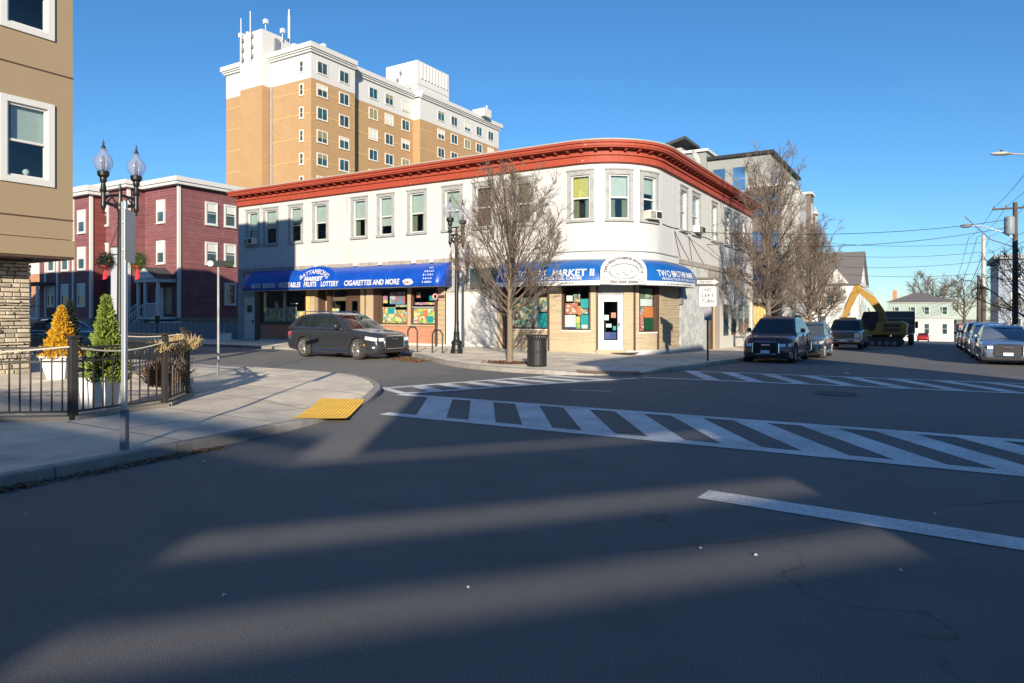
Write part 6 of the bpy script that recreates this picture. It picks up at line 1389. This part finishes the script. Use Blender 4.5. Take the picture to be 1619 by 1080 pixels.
def wreath(label, loc, rz, mat='wreath'):
    R = empty('wreath', loc, label, 'wreath', None, rz); r = random.Random(int(loc[0]*100)); m = MB()
    for i in range(2600):
        t = r.random()*6.283; q = r.gauss(-.03,.075); y = r.gauss(0,.06); c = Vector(((.17+q*.8)*math.cos(t), y, (.17+q*.8)*math.sin(t)))
        d = Vector((r.gauss(0,1),r.gauss(0,1),r.gauss(0,1))).normalized()*.05; e = d.orthogonal().normalized()*.008
        m.add([c-e,c+e,c+d+e*.3],[(0,1,2)])
    m.build('needles', MA[mat], R, world=False)
    m = MB()
    for i in range(4): t = i*1.6; m.lathe([(0,-.022),(.018,-.012),(.022,0),(.018,.012),(0,.022)], (.15*math.cos(t),-.08,.15*math.sin(t)), 6)
    m.build('bauble', MA['berry'], R, world=False)
    m = MB(); m.add([(0,-.05,-.14),(-.05,-.06,-.52),(.04,-.05,-.50),(.02,-.05,-.16),(.10,-.07,-.46),(.05,-.06,-.50),(-.08,-.09,-.10),(.08,-.09,-.10),(-.08,-.07,-.17),(.08,-.07,-.17)],[(0,1,2,3),(0,4,5,3),(0,6,8),(0,7,9)]); b = m.build('bow', MA['bow'], R, world=False); b.modifiers.new('s','SOLIDIFY').thickness = .012
    return R
lx, ly = -9.2, -15.55; lz = swz(lx,ly)
LN = acorn_lamp('street_lamp', 'black twin-globe street lamp with wreaths, rising behind the square sign post', (lx,ly,lz), 6.25, rad(80))
zk = 2.72
wreath('green wreath with red bow lit by the sun, right of the near lamp post', (lx+.42,ly+.26,3.02+lz), rad(28)); wreath('shaded wreath with red bow, left of the near lamp post', (lx-.29,ly-.24,3.02+lz), rad(28), 'needd')  # the left wreath's shade is put into its darker needle colour
for dx, dy, z in ((.42,.26,3.22),(-.29,-.24,3.22)):
    m = MB(); m.tube([(lx-lx,0,z-.02),(dx,dy,z)], .012, 6); m.build('wreath_bracket', MA['ironb'], LN, world=False).rotation_euler = (0,0,-rad(80))
m = MB(); m.tube([(0,0,3.42),(-.3,.0,3.42)], .012, 6); m.tube([(0,0,4.2),(-.28,.0,3.44)], .008, 5); B_ = m.build('banner_bracket', MA['ironb'], LN, world=False); m = MB(); m.box(-.27,-.05,-.008,.008,1.55,3.4); bo = m.build('banner', MA['banner'], LN, world=False)
for o in (B_, bo): o.rotation_euler = (0,0,rad(-55))
fx, fy = -5.86, -4.28
acorn_lamp('street_lamp', 'black twin-globe street lamp standing between the two shop awnings', (fx,fy,gz(fx,fy)+swz(fx,fy)), 6.0, rad(90))
# square steel post with the back of a sign (near)
sx_, sy_ = 2.14, -21.68; z0 = swz(sx_,sy_)+gz(sx_,sy_)
SP = empty('sign_post', (sx_,sy_,z0), 'tall galvanised sign post on the near pavement, its sign seen from behind', 'sign post', None, TH-rad(6))
m = MB(); m.box(-.026,.026,-.026,.026,0,2.86); m.build('post', MA['galv'], SP, world=False, bevel=.005)
m = MB(); m.box(-.036,-.0265,-.036,.036,.0,.46); m.box(.0265,.036,-.036,.036,.0,.46); m.box(-.0265,.0265,-.036,-.0265,0,.46); m.build('anchor_sleeve', MA['signgrey'], SP, world=False, bevel=.003)
m = MB(); w_, t_ = .23, .0
pr = [(-w_+.03,2.16),(w_-.03,2.16),(w_,2.19),(w_,2.73),(w_-.03,2.76),(-w_+.03,2.76),(-w_,2.73),(-w_,2.19)]; m.prism(pr, -.0015, .0015, 'y'); PL = m.build('sign_plate', MA['signback'], SP, world=False); PL.rotation_euler = (0,0,rad(-68)); PL.location = (.055,.02,0)
for z in (2.3,2.62): m = MB(); m.lathe([(.01,-.04),(.014,-.038),(.014,-.03)], (0,0,z), 8, 'y'); m.build('bolt', MA['galv'], SP, world=False)
# street-name post
bx, by = -5.47, -15.1; z0 = swz(bx,by)+gz(bx,by)
BP = empty('street_name_post', (bx,by,z0), 'slim round post topped by a narrow dark street-name board', 'sign post', None, TH+rad(12))
m = MB(); m.lathe([(.035,0),(.03,.05),(.028,2.75),(.0,2.76)], (0,0,0), 10); m.build('post', MA['trimgrey'], BP, world=False, smooth=40)
m = MB(); m.box(-.26,.36,-.012,.012,2.76,2.92); NB = m.build('name_board', MA['needd'], BP, world=False, bevel=.008); m = MB(); m.lathe([(.075,-.016),(.075,-.013),(.0,-.0125)], (-.19,0,2.84), 18, 'y'); m.build('emblem_disc', MA['signwhite'], NB, world=False)
# one-way / no-left-turn
ox, oy = 3.23, -1.47; z0 = gz(ox,oy)+swz(ox,oy)
OW = empty('traffic_sign', (ox,oy,z0), 'post with a one-way arrow above a white no-left-turn sign', 'traffic sign', None, TH-rad(4))
m = MB(); m.box(-.03,.03,-.03,.03,0,2.98); m.build('post', MA['ironb'], OW, world=False)
def sgn(name, x0, x1, z0, z1, mat, y, par): m = MB(); r_ = .03; m.prism([(x0+r_,z0),(x1-r_,z0),(x1,z0+r_),(x1,z1-r_),(x1-r_,z1),(x0+r_,z1),(x0,z1-r_),(x0,z0+r_)], y-.004, y, 'y'); return m.build(name, MA[mat], par, world=False)
S1 = sgn('arrow_plate', -.46, .46, 2.665, 2.985, 'signblack', -.035, OW)
m = MB(); m.add([(-.38,-.0412,2.765),(.20,-.0412,2.765),(.20,-.0412,2.72),(.38,-.0412,2.825),(.20,-.0412,2.93),(.20,-.0412,2.885),(-.38,-.0412,2.885)],[(0,1,5,6),(2,3,4)]); m.build('arrow', MA['signwhite'], S1, world=False)
def put_local(txt, par, cx, z, y, size, width, mat):
    vs, fs = text_mesh(txt, size, 1, .004); x0 = min(v[0] for v in vs); x1 = max(v[0] for v in vs); k = width/(x1-x0)
    m = MB(); m.add([(cx+(v[0]-(x0+x1)/2)*k, y, z+v[1]) for v in vs], fs); m.build('lettering', MA[mat], par, world=False)
put_local('ONE WAY', S1, -.08, 2.785, -.0425, .115, .48, 'letterk')
S2 = sgn('plate', -.30, .30, 1.95, 2.67, 'signwhite', -.034, OW); sgn('plate_rim', -.31, .31, 1.94, 2.675, 'lettergrey', -.0315, OW)
for k, t in enumerate(('NO','LEFT','TURN')): put_local(t, S2, 0, 2.48-k*.205, -.0395, .19, (.24,.44,.44)[k], 'letterk')
sgn('lower_plate', -.13, .13, 1.45, 1.94, 'signgrey', -.034, OW)
# litter bin
bx, by = .03, -8.27; z0 = gz(bx,by)+swz(bx,by)
BN = empty('litter_bin', (bx,by,z0), 'black slatted litter bin on the kerb corner by the bare tree', 'litter bin')
m = MB(); m.lathe([(.26,.03),(.27,.85),(.25,.86),(.24,.05)], (0,0,0), 24); m.build('liner', MA['plastic'], BN, world=False)
for k in range(26):
    a = 2*math.pi*k/26; m = MB(); c, s = math.cos(a), math.sin(a); m.bar((c*.285,s*.285,.02),(c*.285,s*.285,.82),.042,.016,(c,s,0)); m.bar((c*.285,s*.285,.82),(c*.335,s*.335,.93),.042,.014,(c,s,0)); m.build('slat', MA['can'], BN, world=False)
for z, r_ in ((.05,.295),(.45,.295),(.80,.295),(.93,.335)):
    m = MB(); m.tube([(r_*math.cos(2*math.pi*k/28), r_*math.sin(2*math.pi*k/28), z) for k in range(29)], .014, 6, False); m.build('hoop', MA['can'], BN, world=False)
# bicycle hoop, meter posts
def hoop(label, x, y, w_, h, mat='iron', extra=True):
    z0 = gz(x,y)+swz(x,y); R = empty('bike_rack', (x,y,z0), label, 'bike rack'); m = MB(); m.tube([(-w_/2,0,0),(-w_/2,0,h-.15),(-w_/2+.12,0,h),(w_/2-.12,0,h),(w_/2,0,h-.15),(w_/2,0,0)], .03, 8); m.build('hoop', MA[mat], R, world=False, smooth=50)
    m = MB(); [m.lathe([(.07,0),(.07,.015),(.0,.016)], (s*w_/2,0,0), 10) for s in (-1,1)]; m.build('foot', MA[mat], R, world=False); return R
hoop('black hoop bike rack nearest the far lamp post', -6.6, -4.55, .5, .9)
hoop('black hoop bike rack left of the one by the far lamp post', -7.95, -4.45, .5, 1.0)
z0 = gz(-6.85,-4.3)+.125; R = empty('wall_post', (-7.0,-.5,.12), 'thin dark post topped by a small coloured ring, left of the tan pier', 'post'); m = MB(); m.box(-.04,.04,-.04,.04,0,2.3); m.build('post', MA['brown'], R, world=False); m = MB(); m.tube([(.12*math.cos(t),-.05,2.35+.13*math.sin(t)) for t in [k*.5236 for k in range(13)]], .04, 6, False); m.build('ring', MA['p_pink'], R, world=False)
R.location = (-9.95,-.35,.12)
z0 = .12; R = empty('parking_meter', (-24.8,-5.1,z0), 'grey parking meter standing before the porch of the plum house', 'parking meter'); m = MB(); m.lathe([(.03,0),(.03,1.05),(.05,1.08)], (0,0,0), 8); m.build('post', MA['iron'], R, world=False); m = MB(); m.lathe([(.07,1.05),(.12,1.15),(.13,1.32),(.11,1.42),(.0,1.47)], (0,0,0), 12); m.build('head', MA['iron'], R, world=False, smooth=40)
# patio fence: posts, rails, one picket at a time
FE = empty('patio_fence', (-1,-20,.12), 'low black iron fence with garland around the patio of the tan building', 'fence')
fpts = [(-3.6,-23.1),(-.74,-20.85),(-.95,-19.3),(-1.95,-18.25),(-4.9,-16.45),(-9.1,-16.25)]
pk = MB(); pk.box(-.009,.009,-.009,.009,.13,.92); pkm = None
PH_ = 1.2
def fz(x, y): return swz(x,y)+gz(x,y)
for i, (a, b) in enumerate(zip(fpts, fpts[1:])):
    A, B = Vector(a), Vector(b); d = B-A; n = int(d.length/.145); ang = math.atan2(d.y,d.x)
    for zz, hh in ((.12,.03),(.86,.03),(1.06,.035)):
        m = MB(); m.bar(tuple(A)+(fz(*a)+zz,), tuple(B)+(fz(*b)+zz,), .03, hh); m.build('rail', MA['iron'], FE)
    for k in range(1, n):
        p = A+d*k/n
        if pkm is None: pkm = pk.build('picket', MA['iron'], FE, world=False); o = pkm
        else: o = pkm.copy(); col.objects.link(o)
        o.location = Vector((p.x,p.y,fz(*p)))-FE.location; o.rotation_euler = (0,0,ang)
    m = MB()                                                        # scrollwork under the top rail
    ns = int(d.length/.17)
    for k in range(ns):
        p = A+d*(k+.5)/ns; u = d.normalized(); z = fz(*p)+.96
        m.tube([(p.x+u.x*.065*math.cos(t), p.y+u.y*.065*math.cos(t), z+.07*math.sin(t)) for t in [q*.7854 for q in range(9)]], .008, 4, False)
    m.build('scroll_band', MA['iron'], FE)
for i, p in enumerate(fpts):
    wd = .11 if i in (1,) else (.085 if i in (2,3) else .07)
    m = MB(); m.box(p[0]-wd/2,p[0]+wd/2,p[1]-wd/2,p[1]+wd/2,fz(*p),fz(*p)+1.2); m.box(p[0]-wd/2-.02,p[0]+wd/2+.02,p[1]-wd/2-.02,p[1]+wd/2+.02,fz(*p)+1.2,fz(*p)+1.24); m.build('post', MA['iron'], FE, bevel=.01)
m = MB()
for a, b in zip(fpts, fpts[1:]):
    A, B = Vector(a), Vector(b); r_ = Vector((-(B-A).y,(B-A).x)).normalized()*.11
    m.add([tuple(A+r_)+(fz(*a)-.02,),tuple(A-r_)+(fz(*a)-.02,),tuple(B-r_)+(fz(*b)-.02,),tuple(B+r_)+(fz(*b)-.02,)]+[tuple(A+r_)+(fz(*a)+.06,),tuple(A-r_)+(fz(*a)+.06,),tuple(B-r_)+(fz(*b)+.06,),tuple(B+r_)+(fz(*b)+.06,)],[(0,1,5,4),(1,2,6,5),(2,3,7,6),(3,0,4,7),(4,5,6,7)])
m.build('plinth', MA['gravel'], FE)
m = MB()
for a, b, hs in zip(fpts, fpts[1:], (1.0,1.02,1.08,1.1,1.1)):
    A, B = Vector(a), Vector(b); nn = 14
    m.tube([tuple(A.lerp(B,k/nn)+Vector((.03,-.03)))+(fz(*a)+1.08-.10*math.sin(math.pi*k/nn),) for k in range(nn+1)], .012, 5, False)
GA = m.build('garland_rope', MA['rope'], FE)
def tuft(m, c, n, r, up, sz, rr):
    for i in range(n):
        a = rr.random()*6.283; q = rr.random()**.5*r; b = Vector((c[0]+q*math.cos(a), c[1]+q*math.sin(a), c[2]+rr.random()*up*.3))
        d = Vector((rr.gauss(0,.5),rr.gauss(0,.5),rr.uniform(.3,1))).normalized()*up*rr.uniform(.4,1); e = Vector((rr.gauss(0,1),rr.gauss(0,1),0)).normalized()*sz
        m.add([b-e,b+e,b+d+e*.3,b+d-e*.3],[(0,1,2,3)])
rr = random.Random(9)
for (x, y, z, n, r_, up, mt) in ((-1.95,-18.3,1.0,360,.22,.28,'dry'),(-.97,-19.35,1.05,120,.1,.2,'dry'),(-3.2,-17.5,1.0,260,.3,.25,'dry'),(-1.5,-18.8,.98,200,.22,.22,'dry')):
    m = MB(); tuft(m, (x,y,z), n, r_, up, .010, rr); tag(m.build('dry_garland', MA[mt], FE), kind='stuff')
m = MB(); tuft(m, (-1.9,-18.75,.35), 420, .25, .5, .012, rr); m2 = m.build('dry_shrub', MA['dryb']); tag(m2, 'brown withered shrub inside the corner of the patio fence', 'shrub')
m = MB(); tuft(m, (-3.0,-18.0,.2), 420, .3, .6, .012, rr); m2 = m.build('dry_shrub', MA['dryb']); tag(m2, 'brown withered shrub behind the far run of the patio fence', 'shrub')
m = MB(); tuft(m, (-4.6,-21.9,.12), 520, .35, .85, .012, rr); m2 = m.build('dry_shrub', MA['barkd']); tag(m2, 'dark leafless shrub against the stone base at the left edge', 'shrub')
def conifer(label, x, y, zb, h, r0, mat, n, seed, pot=None):
    R = empty('cone_conifer', (x,y,zb), label, 'conifer'); r = random.Random(seed)
    m = MB(); m.lathe([(.035,-.05),(.03,h*.5),(.008,h*.95)], (0,0,0), 8); m.build('trunk', MA['bark'], R, world=False)
    m = MB()
    for i in range(n):
        t = r.random()**1.25; rad_ = r0*(1-t)**.85*(.95+.12*math.sin(t*40)); q = rad_*(r.random()**.33)*r.uniform(.75,1.12); a = r.random()*6.283; lob = 1+.14*math.sin(a*5+t*22)+.08*math.sin(a*11-t*17)
        c = Vector((q*lob*math.cos(a), q*lob*math.sin(a), t*h*.97+.02)); out = Vector((math.cos(a),math.sin(a),.9)).normalized()
        d = (out+Vector((r.gauss(0,.4),r.gauss(0,.4),r.gauss(0,.4)))).normalized()*r.uniform(.04,.085); e = d.cross(Vector((r.gauss(0,1),r.gauss(0,1),r.gauss(0,1)))).normalized()*.013
        m.add([c-e,c+e,c+d+e*.5,c+d*1.15,c+d-e*.5],[(0,1,2,3,4)])
    m.build('crown', MA[mat], R, world=False)
    return R
def pot(label, x, y, z, w0, w1, h, dark=False):
    R = empty('planter_pot', (x,y,z), label, 'planter'); m = MB(); s0, s1 = w0/2, w1/2
    m.add([(-s0,-s0,0),(s0,-s0,0),(s0,s0,0),(-s0,s0,0),(-s1,-s1,h),(s1,-s1,h),(s1,s1,h),(-s1,s1,h),(-s1+.04,-s1+.04,h),(s1-.04,-s1+.04,h),(s1-.04,s1-.04,h),(-s1+.04,s1-.04,h),(-s1+.06,-s1+.06,h-.07),(s1-.06,-s1+.06,h-.07),(s1-.06,s1-.06,h-.07),(-s1+.06,s1-.06,h-.07)],[(3,2,1,0),(0,1,5,4),(1,2,6,5),(2,3,7,6),(3,0,4,7),(4,5,9,8),(5,6,10,9),(6,7,11,10),(7,4,8,11),(8,9,13,12),(9,10,14,13),(10,11,15,14),(11,8,12,15)]); m.build('tub', MA['iron' if dark else 'pot'], R, world=False, bevel=.008)
    m = MB(); m.box(-s1+.05,s1-.05,-s1+.05,s1-.05,h-.09,h-.06); m.build('soil', MA['mulch'], R, world=False); R.rotation_euler = (0,0,TH); return R
pot('white tapered planter under the golden cone tree', -7.74, -17.74, fz(-7.7,-17.7), .42, .66, .55); conifer('golden yellow cone-shaped conifer in a white planter', -7.74, -17.74, .60, 1.25, .40, 'needy', 5200, 2)
pot('tall white planter under the green cone tree, behind the near fence', -1.25, -20.2, fz(-1.2,-20.2), .36, .44, .56); conifer('bright green cone-shaped conifer behind the near fence', -1.22, -20.12, .58, 1.38, .31, 'needg', 7000, 4)
m = MB(); r = random.Random(8)
pot('dark planter under the black-green conifer', -9.5, -16.72, fz(-9.5,-16.7), .5, .6, .5, True); conifer('very dark cone-shaped conifer behind the golden one', -9.5, -16.72, .5, 1.52, .36, 'needd', 4200, 6)
# ------------------------------------------------------------------ utility poles, lamps, wires
def upole(label, x, y, ztop, r0, mat, arm=True, pale_from=None):
    zb = gz(x,y)+.12; R = empty('utility_pole', (x,y,zb), label, 'utility pole'); H = ztop-zb
    m = MB(); m.lathe([(r0,0),(r0*.93,H*.4),(r0*.72,H),(.0,H+.01)], (0,0,0), 10); m.build('pole', MA[mat], R, world=False, smooth=40)
    if arm:
        m = MB(); m.box(-1.3,1.3,-.06,.06,H-.45,H-.33); A = m.build('cross_arm', MA['pole'], R, world=False)
        for k in (-1.2,-.5,.5,1.2): m = MB(); m.lathe([(.04,H-.33),(.05,H-.26),(.03,H-.2),(.04,H-.15),(0,H-.12)], (k,0,0), 8); m.build('insulator', MA['lettergrey'], A, world=False)
    return R, H, zb
U1, H1_, zb1 = upole('dark utility pole with a transformer and cross arm at the right edge', 15.01, 32.13, 9.32, .19, 'pole')
m = MB(); m.lathe([(.28,H1_-2.2),(.31,H1_-2.1),(.31,H1_-1.1),(.26,H1_-1.0),(.0,H1_-.95)], (-.35,-.3,0), 14); m.build('transformer', MA['trans'], U1, world=False, smooth=40)
m = MB(); m.tube([(0,0,H1_-2.5),(-.8,-.2,H1_-2.0),(-1.8,-.3,H1_-1.55),(-2.5,-.35,H1_-1.45)], .04, 8); A_ = m.build('lamp_arm', MA['galv'], U1, world=False, smooth=50); m = MB(); m.lathe([(.05,-.4),(.14,-.2),(.15,.1),(.08,.3),(0,.33)], (-2.8,-.35,H1_-1.47), 10, 'x'); m.build('lamp_head', MA['signgrey'], A_, world=False, smooth=50)
m = MB(); m.tube([(0,0,H1_-3.1),(-1.4,-.2,H1_-2.5),(-2.3,-.2,H1_-1.5),(-2.9,-.3,H1_-.8)], .03, 6); m.build('guy_bracket', MA['pole'], U1, world=False)
U2, H2_, zb2 = upole('pale utility pole standing mid-street distance on the right', 14.46, 55.27, 9.34, .2, 'polepale', False)
m = MB(); m.lathe([(.215,0),(.205,H2_*.42),(.19,H2_*.52)], (0,0,0), 10); m.build('dark_lower_sleeve', MA['barkd'], U2, world=False)
U3, H3_, zb3 = upole('short dark utility pole stub beside the pale pole', 14.0, 53.8, 5.37, .19, 'barkd', False)
# cobra-head lamp reaching in from the right
p = at(1583,243,23.6); bx, by = 15.0, 4.6; zb = gz(bx,by)+.13
CL = empty('street_light', (bx,by,zb), 'cobra-head street light reaching in at the top right edge', 'street light')
m = MB(); m.lathe([(.12,0),(.11,.3),(.075,7.0-zb),(.0,7.02-zb)], (0,0,0), 12); m.build('pole', MA['galv'], CL, world=False, smooth=40)
L_ = Vector(p)-Vector((bx,by,zb)); dn = Vector((L_.x,L_.y,0)).normalized()
m = MB(); m.tube([(0,0,6.7-zb),tuple(dn*.8+Vector((0,0,7.1-zb))),tuple(Vector((L_.x,L_.y,L_.z))-dn*.25)], .035, 8); m.build('arm', MA['galv'], CL, world=False, smooth=50)
m = MB(); prof = [(-.38,.02),(-.30,.085),(-.1,.12),(.15,.11),(.33,.06),(.38,.02)]
rows = []
for u, wv in prof: rows.append([tuple(L_+dn*u*-1*-1+Vector((-dn.y,dn.x,0))*wv*1.2*math.cos(t)+Vector((0,0,1))*wv*.55*math.sin(t)) for t in [q*math.pi/6 for q in range(13)]])
m.grid(rows); HD = m.build('lamp_head', MA['signback'], CL, world=False, smooth=60); m = MB(); m.lathe([(.04,0),(.04,.07),(.0,.08)], tuple(L_+Vector((0,0,.05))), 8); m.build('photocell', MA['plastic'], HD, world=False)
def wire(label, a, b, sag, r_=.016, grp='overhead wires across the side street'):
    a, b = Vector(a), Vector(b); n = 18; m = MB(); m.tube([a.lerp(b,k/n)-Vector((0,0,sag*4*(k/n)*(1-k/n))) for k in range(n+1)], r_, 4, False); o = m.build('overhead_wire', MA['wire']); tag(o, label, 'wire', grp)
top = Vector((15.01,32.13,0))
wire('black wire from the white building front to the transformer pole', (.05,5.6,5.55), (14.9,32.1,8.2), .5); wire('lower black wire from the white building to the transformer pole', (.05,9.8,5.3), (14.9,32.1,7.7), .6)
for k, (z1, z2, o) in enumerate(((9.05,9.2,-1.2),(9.05,9.2,-.5),(9.05,9.2,.5),(7.0,7.6,0),(6.4,6.9,0))):
    wire('thin black wire running along the street between the utility poles', (15.01+o,32.1,z1), (14.46+o,55.3,z2), .35, .016, 'wires along the right-hand poles'); wire('thin black wire running along the street between the utility poles', (15.01+o,32.1,z1), (15.6+o,-8,z1+.3), .6, .016, 'wires along the right-hand poles')
    wire('thin black wire leading from the pale pole into the distance', (14.46+o,55.3,z2), (14.2+o,120,4.6-.4*k), .6, .02, 'wires beyond the pale pole')
for k, (za, zb_) in enumerate(((8.4,8.6),(7.5,7.7),(6.6,6.8),(6.0,5.6))):
    wire('thin black wire crossing the street from the grey block to the pale pole', (1.9,46+4*k,za), (14.46,55.27,zb_), .3, .018, 'wires crossing to the pale pole')
# ------------------------------------------------------------------ bare trees
def bare_tree(label, loc, H, th, tr, cr, seed, limbs=26, subs=9, twigs=5, tm='barkp', bm='twig', vase=True, lean=0, tw=.0055, name='bare_tree', droop=0, pit=True):
    R = empty(name, loc, label, 'tree'); r = random.Random(seed)
    trunk = MB(); top = Vector((lean*th, 0, th))
    trunk.tube([(0,0,-.05),(0,0,.1),(lean*.4*th,.01,th*.5),tuple(top),(lean*th*1.2,0,th+.25*(H-th)),(lean*th*1.3,0.02,th+.6*(H-th))], [tr*1.35,tr*1.08,tr*.95,tr*.9,tr*.55,tr*.22], 10)
    trunk.build('trunk', MA[tm], R, world=False, smooth=60)
    m = MB()
    def inside(p):
        z = (p.z-th*.85)/(H-th*.85); 
        if z < 0: return False
        prof = cr*(math.sin(min(1,z*1.0)**.55*math.pi)**.7 if vase else math.sin(min(1, max(0,z))**.8*math.pi)**.6)
        return math.hypot(p.x-lean*th, p.y) < prof+.12 and z < 1
    def grow(p, d, L, rd, lev):
        n = 5 if lev < 2 else 3; pts = [p.copy()]; dirs = [d]
        for i in range(n):
            k = Vector((r.gauss(0,1),r.gauss(0,1),r.gauss(0,1)))*(.11 if lev < 2 else .18)
            up = Vector((0,0,.10 if vase else .04))*(1 if lev < 2 else .8)-Vector((0,0,droop))
            d = (d+k+up).normalized(); q = pts[-1]+d*L/n
            if lev > 0 and not inside(q): 
                if len(pts) > 1: break
            pts.append(q); dirs.append(d)
        if len(pts) < 2: return
        m.tube(pts, [rd*(1-.72*i/(len(pts)-1)) for i in range(len(pts))], 5 if lev == 0 else (4 if lev == 1 else 3), False)
        if lev >= 3: return
        cnt = (subs, twigs, 2)[lev]
        for i in range(cnt):
            t = r.uniform(.22,1.0)*(len(pts)-1); a = int(min(t,len(pts)-1.001)); b = pts[a].lerp(pts[a+1], t-a); dd = dirs[a+1]
            o = dd.orthogonal().normalized(); o.rotate(Matrix.Rotation(r.random()*6.283, 3, dd)); ang = r.uniform(.35,.85)
            nd = (dd*math.cos(ang)+o*math.sin(ang)).normalized()
            grow(b, nd, L*r.uniform(.32,.55), max(tw, rd*.42), lev+1)
    for i in range(limbs):
        t = (i+.5)/limbs; z = th*.98+(H-th)*.5*t**1.3*(1 if vase else 1.1); a = i*2.39996+r.uniform(-.3,.3); tilt = (1.25-.95*t)*r.uniform(.7,1.1) if vase else r.uniform(.5,1.1)
        d = Vector((math.cos(a)*math.sin(tilt), math.sin(a)*math.sin(tilt), math.cos(tilt))); L = min((H-z)*.95, cr/max(.22,math.sin(tilt))*1.05)
        grow(Vector((lean*th,0,z)), d, L, tr*.34*(1-.4*t), 0)
    m.build('crown', MA[bm], R, world=False, smooth=60)
    return R
def gxy(x, y): return (x, y, gz(x,y)+swz(x,y))
bare_tree('bare street tree with pale trunk on the corner pavement before the shops', gxy(-1.5,-7.34), 6.45, 1.5, .10, 1.95, 21, 42, 11, 6)
m = MB(); n = 26
m.add([(-1.5,-7.34,gz(-1.5,-7.3)+.145)]+[(-1.5+.82*math.cos(2*math.pi*k/n)*(1+.05*math.sin(3*k)), -7.34+.72*math.sin(2*math.pi*k/n), gz(-1.5,-7.3)+.129) for k in range(n)],[(0,1+k,1+(k+1)%n) for k in range(n)])
tag(m.build('tree_pit', MA['mulch']), kind='structure')
SWON = True
tag(leaves('fallen_leaves', [(-2.0,-7.4),(-1.0,-7.3)], 420, .26, MA['dryb'], 14, .04, .02), 'brown leaves lying in the round tree pit', 'leaves', kind='stuff')
bare_tree('tall bare street tree by the grey block, behind the maroon SUV', gxy(2.76,11.7), 10.9, 2.0, .15, 2.0, 33, 40, 11, 7, 'bark', 'twig', tw=.009)
bare_tree('bare street tree beside the pickup on the left pavement', gxy(3.0,24.6), 8.9, 1.7, .14, 2.2, 34, 36, 11, 7, 'bark', 'twig', tw=.010)
bare_tree('bare tree in front of the white gabled house', gxy(1.6,40), 6.8, 1.3, .12, 2.4, 36, 26, 9, 5, 'bark', 'twig', tw=.011)
bare_tree('bare dark tree against the transformer pole at the right edge', gxy(15.7,29.5), 7.2, 1.6, .17, 3.0, 41, 24, 8, 4, 'barkd', 'barkd', False, tw=.013)
bare_tree('leafless spreading tree above the mansard house roof', (10.4,139,gz(11,139)), 16.2, 4.5, .38, 5.0, 51, 18, 8, 5, 'barkd', 'twig', False, tw=.03)
bare_tree('slender leafless tree right of the mansard house', (15.5,131,gz(15,131)), 14.0, 4.5, .3, 4.2, 52, 16, 8, 5, 'barkd', 'twig', False, tw=.03)
bare_tree('bare treetop showing over the left end of the red cornice', (-39.0,19.0,0), 13.9, 7.0, .2, 4.2, 61, 24, 9, 5, 'bark', 'twig', tw=.012)
bare_tree('small dark leafless tree at the foot of the pale pole', gxy(16.2,47), 4.6, .6, .1, 2.6, 44, 18, 7, 4, 'barkd', 'barkd', False, tw=.014)
